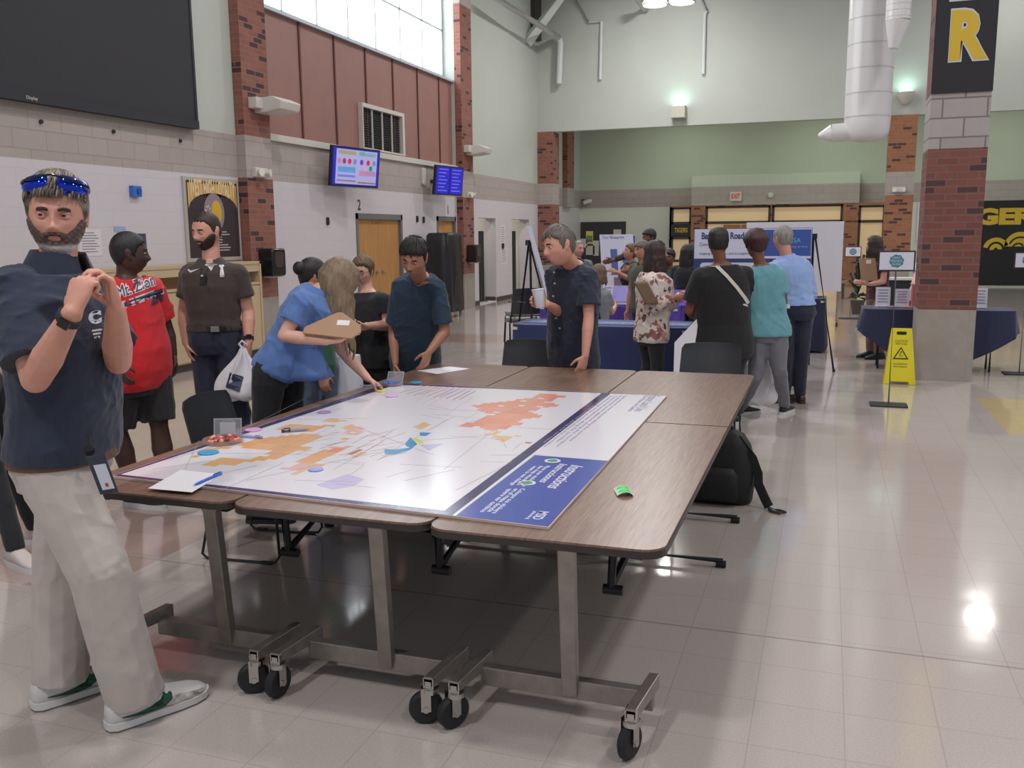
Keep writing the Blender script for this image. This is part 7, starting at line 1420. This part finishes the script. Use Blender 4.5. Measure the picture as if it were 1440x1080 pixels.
far('tall person in dark cap pointing at the tall poster', (913, 334), 13.6, lambda t, s: -s*.6+t*.6, lambda t, s: -s*.7+t*.4, 'brown', s=1.0, top=cloth_m('charcoal_shirt', (52, 50, 58)), sleeve=1.9, bot=blkp, shoes=(blacks, blacks), hair=('short', 'black', dict(th=.018, line=.04)), J=lambda t, s, P: dict(elR=P(884, 358, -.35), wrR=P(862, 366, -.45), hR=-s-Z_*.2, shR=P(900, 354, -.1)))
far('person in grey cap close behind the floral blouse woman', (903, 352), 11.15, lambda t, s: -s*.6+t*.6, lambda t, s: -s*.7+t*.5, 'tan', s=.97, top=cloth_m('olive_top', (74, 76, 62)), bot=blkp, shoes=(blacks, blacks), hair=('short', 'salt', dict(th=.012, line=.035)))
far('person with long black hair in a dark jacket, left of the poster board', (968, 356), 12.2, lambda t, s: -t*.8+s*.4, lambda t, s: -t*.8+s*.5, 'tan', fem=.7, top=cloth_m('black_jacket', (34, 33, 38)), topname='jacket', sleeve=1.9, bot=blkp, shoes=(blacks, blacks), hair=('long', 'black', dict(L_=.36, frontal=.7, seed=12, vox=.011, thick=.026)), face=False)
far('person in dark green top half hidden right of the floral blouse woman', (941, 362), 12.9, lambda t, s: t, lambda t, s: t*.8-s*.3, 'brown', fem=.4, s=.93, top=cloth_m('forest_top', (40, 62, 48)), bot=blkp, shoes=(blacks, blacks), hair=('short', 'black', dict(th=.02, line=.045)))
# seated person at the laptop table
D = 10.9; H = aw(842, 384, D); tc, sd = tocam(H), side(H); gs_ = cloth_m('grey_tee', (122, 128, 134))
pel = awz(838, .50, D); J = dict(H=H, hf=sd*.6+FH*.7-Z_*.1, nb=aw(840, 404, D), pel=pel, f=sd*.5+FH*.8, s=.85, shR=aw(853, 414, D-.05), elR=aw(860, 440, D+.1), wrR=aw(866, 430, D+.28), hR=FH*.5+Z_*.5, hpL=pel-sd*.07, hpR=pel+sd*.07, knL=pel+FH*.38-sd*.06+Z_*.02, knR=pel+FH*.38+sd*.10+Z_*.02, anL=V((pel.x, pel.y, .085))+FH*.38, anR=V((pel.x, pel.y, .085))+FH*.38+sd*.14)
human('seated person in grey tee with a ponytail facing the laptop', J, skin='fair', fem=.7, vox=.009, top=gs_, topname='t_shirt', sleeve=.55, hem=-.05, bot=blkp, shoes=(blacks, white_sole), hair=('long', 'brown', dict(L_=.12, frontal=.5, seed=14, vox=.010, thick=.022)), collar=False, face=False)
place_chair('black stacking chair under the seated person at the purple table', (pel.x, pel.y, .0), -.3, 'black chairs at the purple table')
# ---------------------------------------------------------------- 21 person cut by the left edge
g1, g2 = az(6, 803), az(44, 766); D = (g1-CP).dot(FH)*1.03; H = awz(-60, 1.62, D); tc, sd = tocam(H), side(H); nb = awz(-56, 1.43, D)
J = dict(H=H, hf=-sd, nb=nb, pel=awz(-52, .95, D), f=-sd*.3+tc*.9, s=.95, hpR=awz(-40, .92, D), hpL=awz(-22, .92, D+.1), knR=awz(-8, .48, D), knL=awz(14, .52, D+.2), anR=V((g1.x, g1.y+.08, .085)), anL=V((g2.x, g2.y+.04, .085)), toR=tc+sd*.5, toL=sd*.8+tc*.3)
human('person in black trousers cut off by the left edge, only legs showing', J, skin='tan', fem=.5, vox=.009, top=blt, sleeve=1.9, bot=blkp, botr=(1, .85, .8), shoes=(mat('pale_sneaker', (196, 186, 182), .6), white_sole), hair=('short', 'dbrown', dict(th=.015)), face=False)
for b_ in BLEN: print('BONES', *b_)
# ================================================================= LIGHT
w = bpy.data.worlds.new('world'); SC.world = w; w.use_nodes = True; w.node_tree.nodes['Background'].inputs[0].default_value = (*lin((226, 230, 240)), 1); w.node_tree.nodes['Background'].inputs[1].default_value = .9
def area(name, loc, rot, sx, sy, e, col=(1, 1, 1)):
    l = bpy.data.lights.new(name, 'AREA'); l.shape = 'RECTANGLE'; l.size = sx; l.size_y = sy; l.energy = e; l.color = col; o = bpy.data.objects.new(name, l); COL.objects.link(o); o.location = loc; o.rotation_euler = rot; return o
area('daylight_clerestory', (WX-.36, 15.66, 6.65), (0, -pi/2, 0), 3.1, 7.4, 900, (.93, .97, 1))
for x, y in ((-3.5, 9.5), (-3.5, 17), (3, 6), (3, 13.5), (8, 18), (-2, 2.5), (-4, 22.5), (8, 9), (-3, -2), (4, -1)): highbay(x, y, 8.3, 'unseen high bay lamp added to light the hall', 290 if y > -1.5 else 420)  # unseen lamps; the pair behind the camera is added to brighten the near floor
highbay(3.9, 24.0, 7.8, 'high bay lamp before the far wall, top right', 60)
for x in (-4.5, 0, 4.5):
    area('alcove_light', (x, 28, 5.5), (0, 0, 0), 1.2, .5, 80, (.88, 1, .88))
area('passage_light', (WX-.9, 21.3, 2.45), (0, 0, 0), .5, .8, 14, (1, .93, .85)); area('passage_light', (WX-.9, 23.9, 2.45), (0, 0, 0), .5, .8, 14, (1, .93, .85))
vs = SC.view_settings; vs.view_transform = 'Standard'; vs.look = 'None'; vs.gamma = 1; vs.use_curve_mapping = False; vs.exposure = -.78
SC.cycles.use_denoising = True; SC.cycles.max_bounces = 6; SC.cycles.sample_clamp_indirect = 4
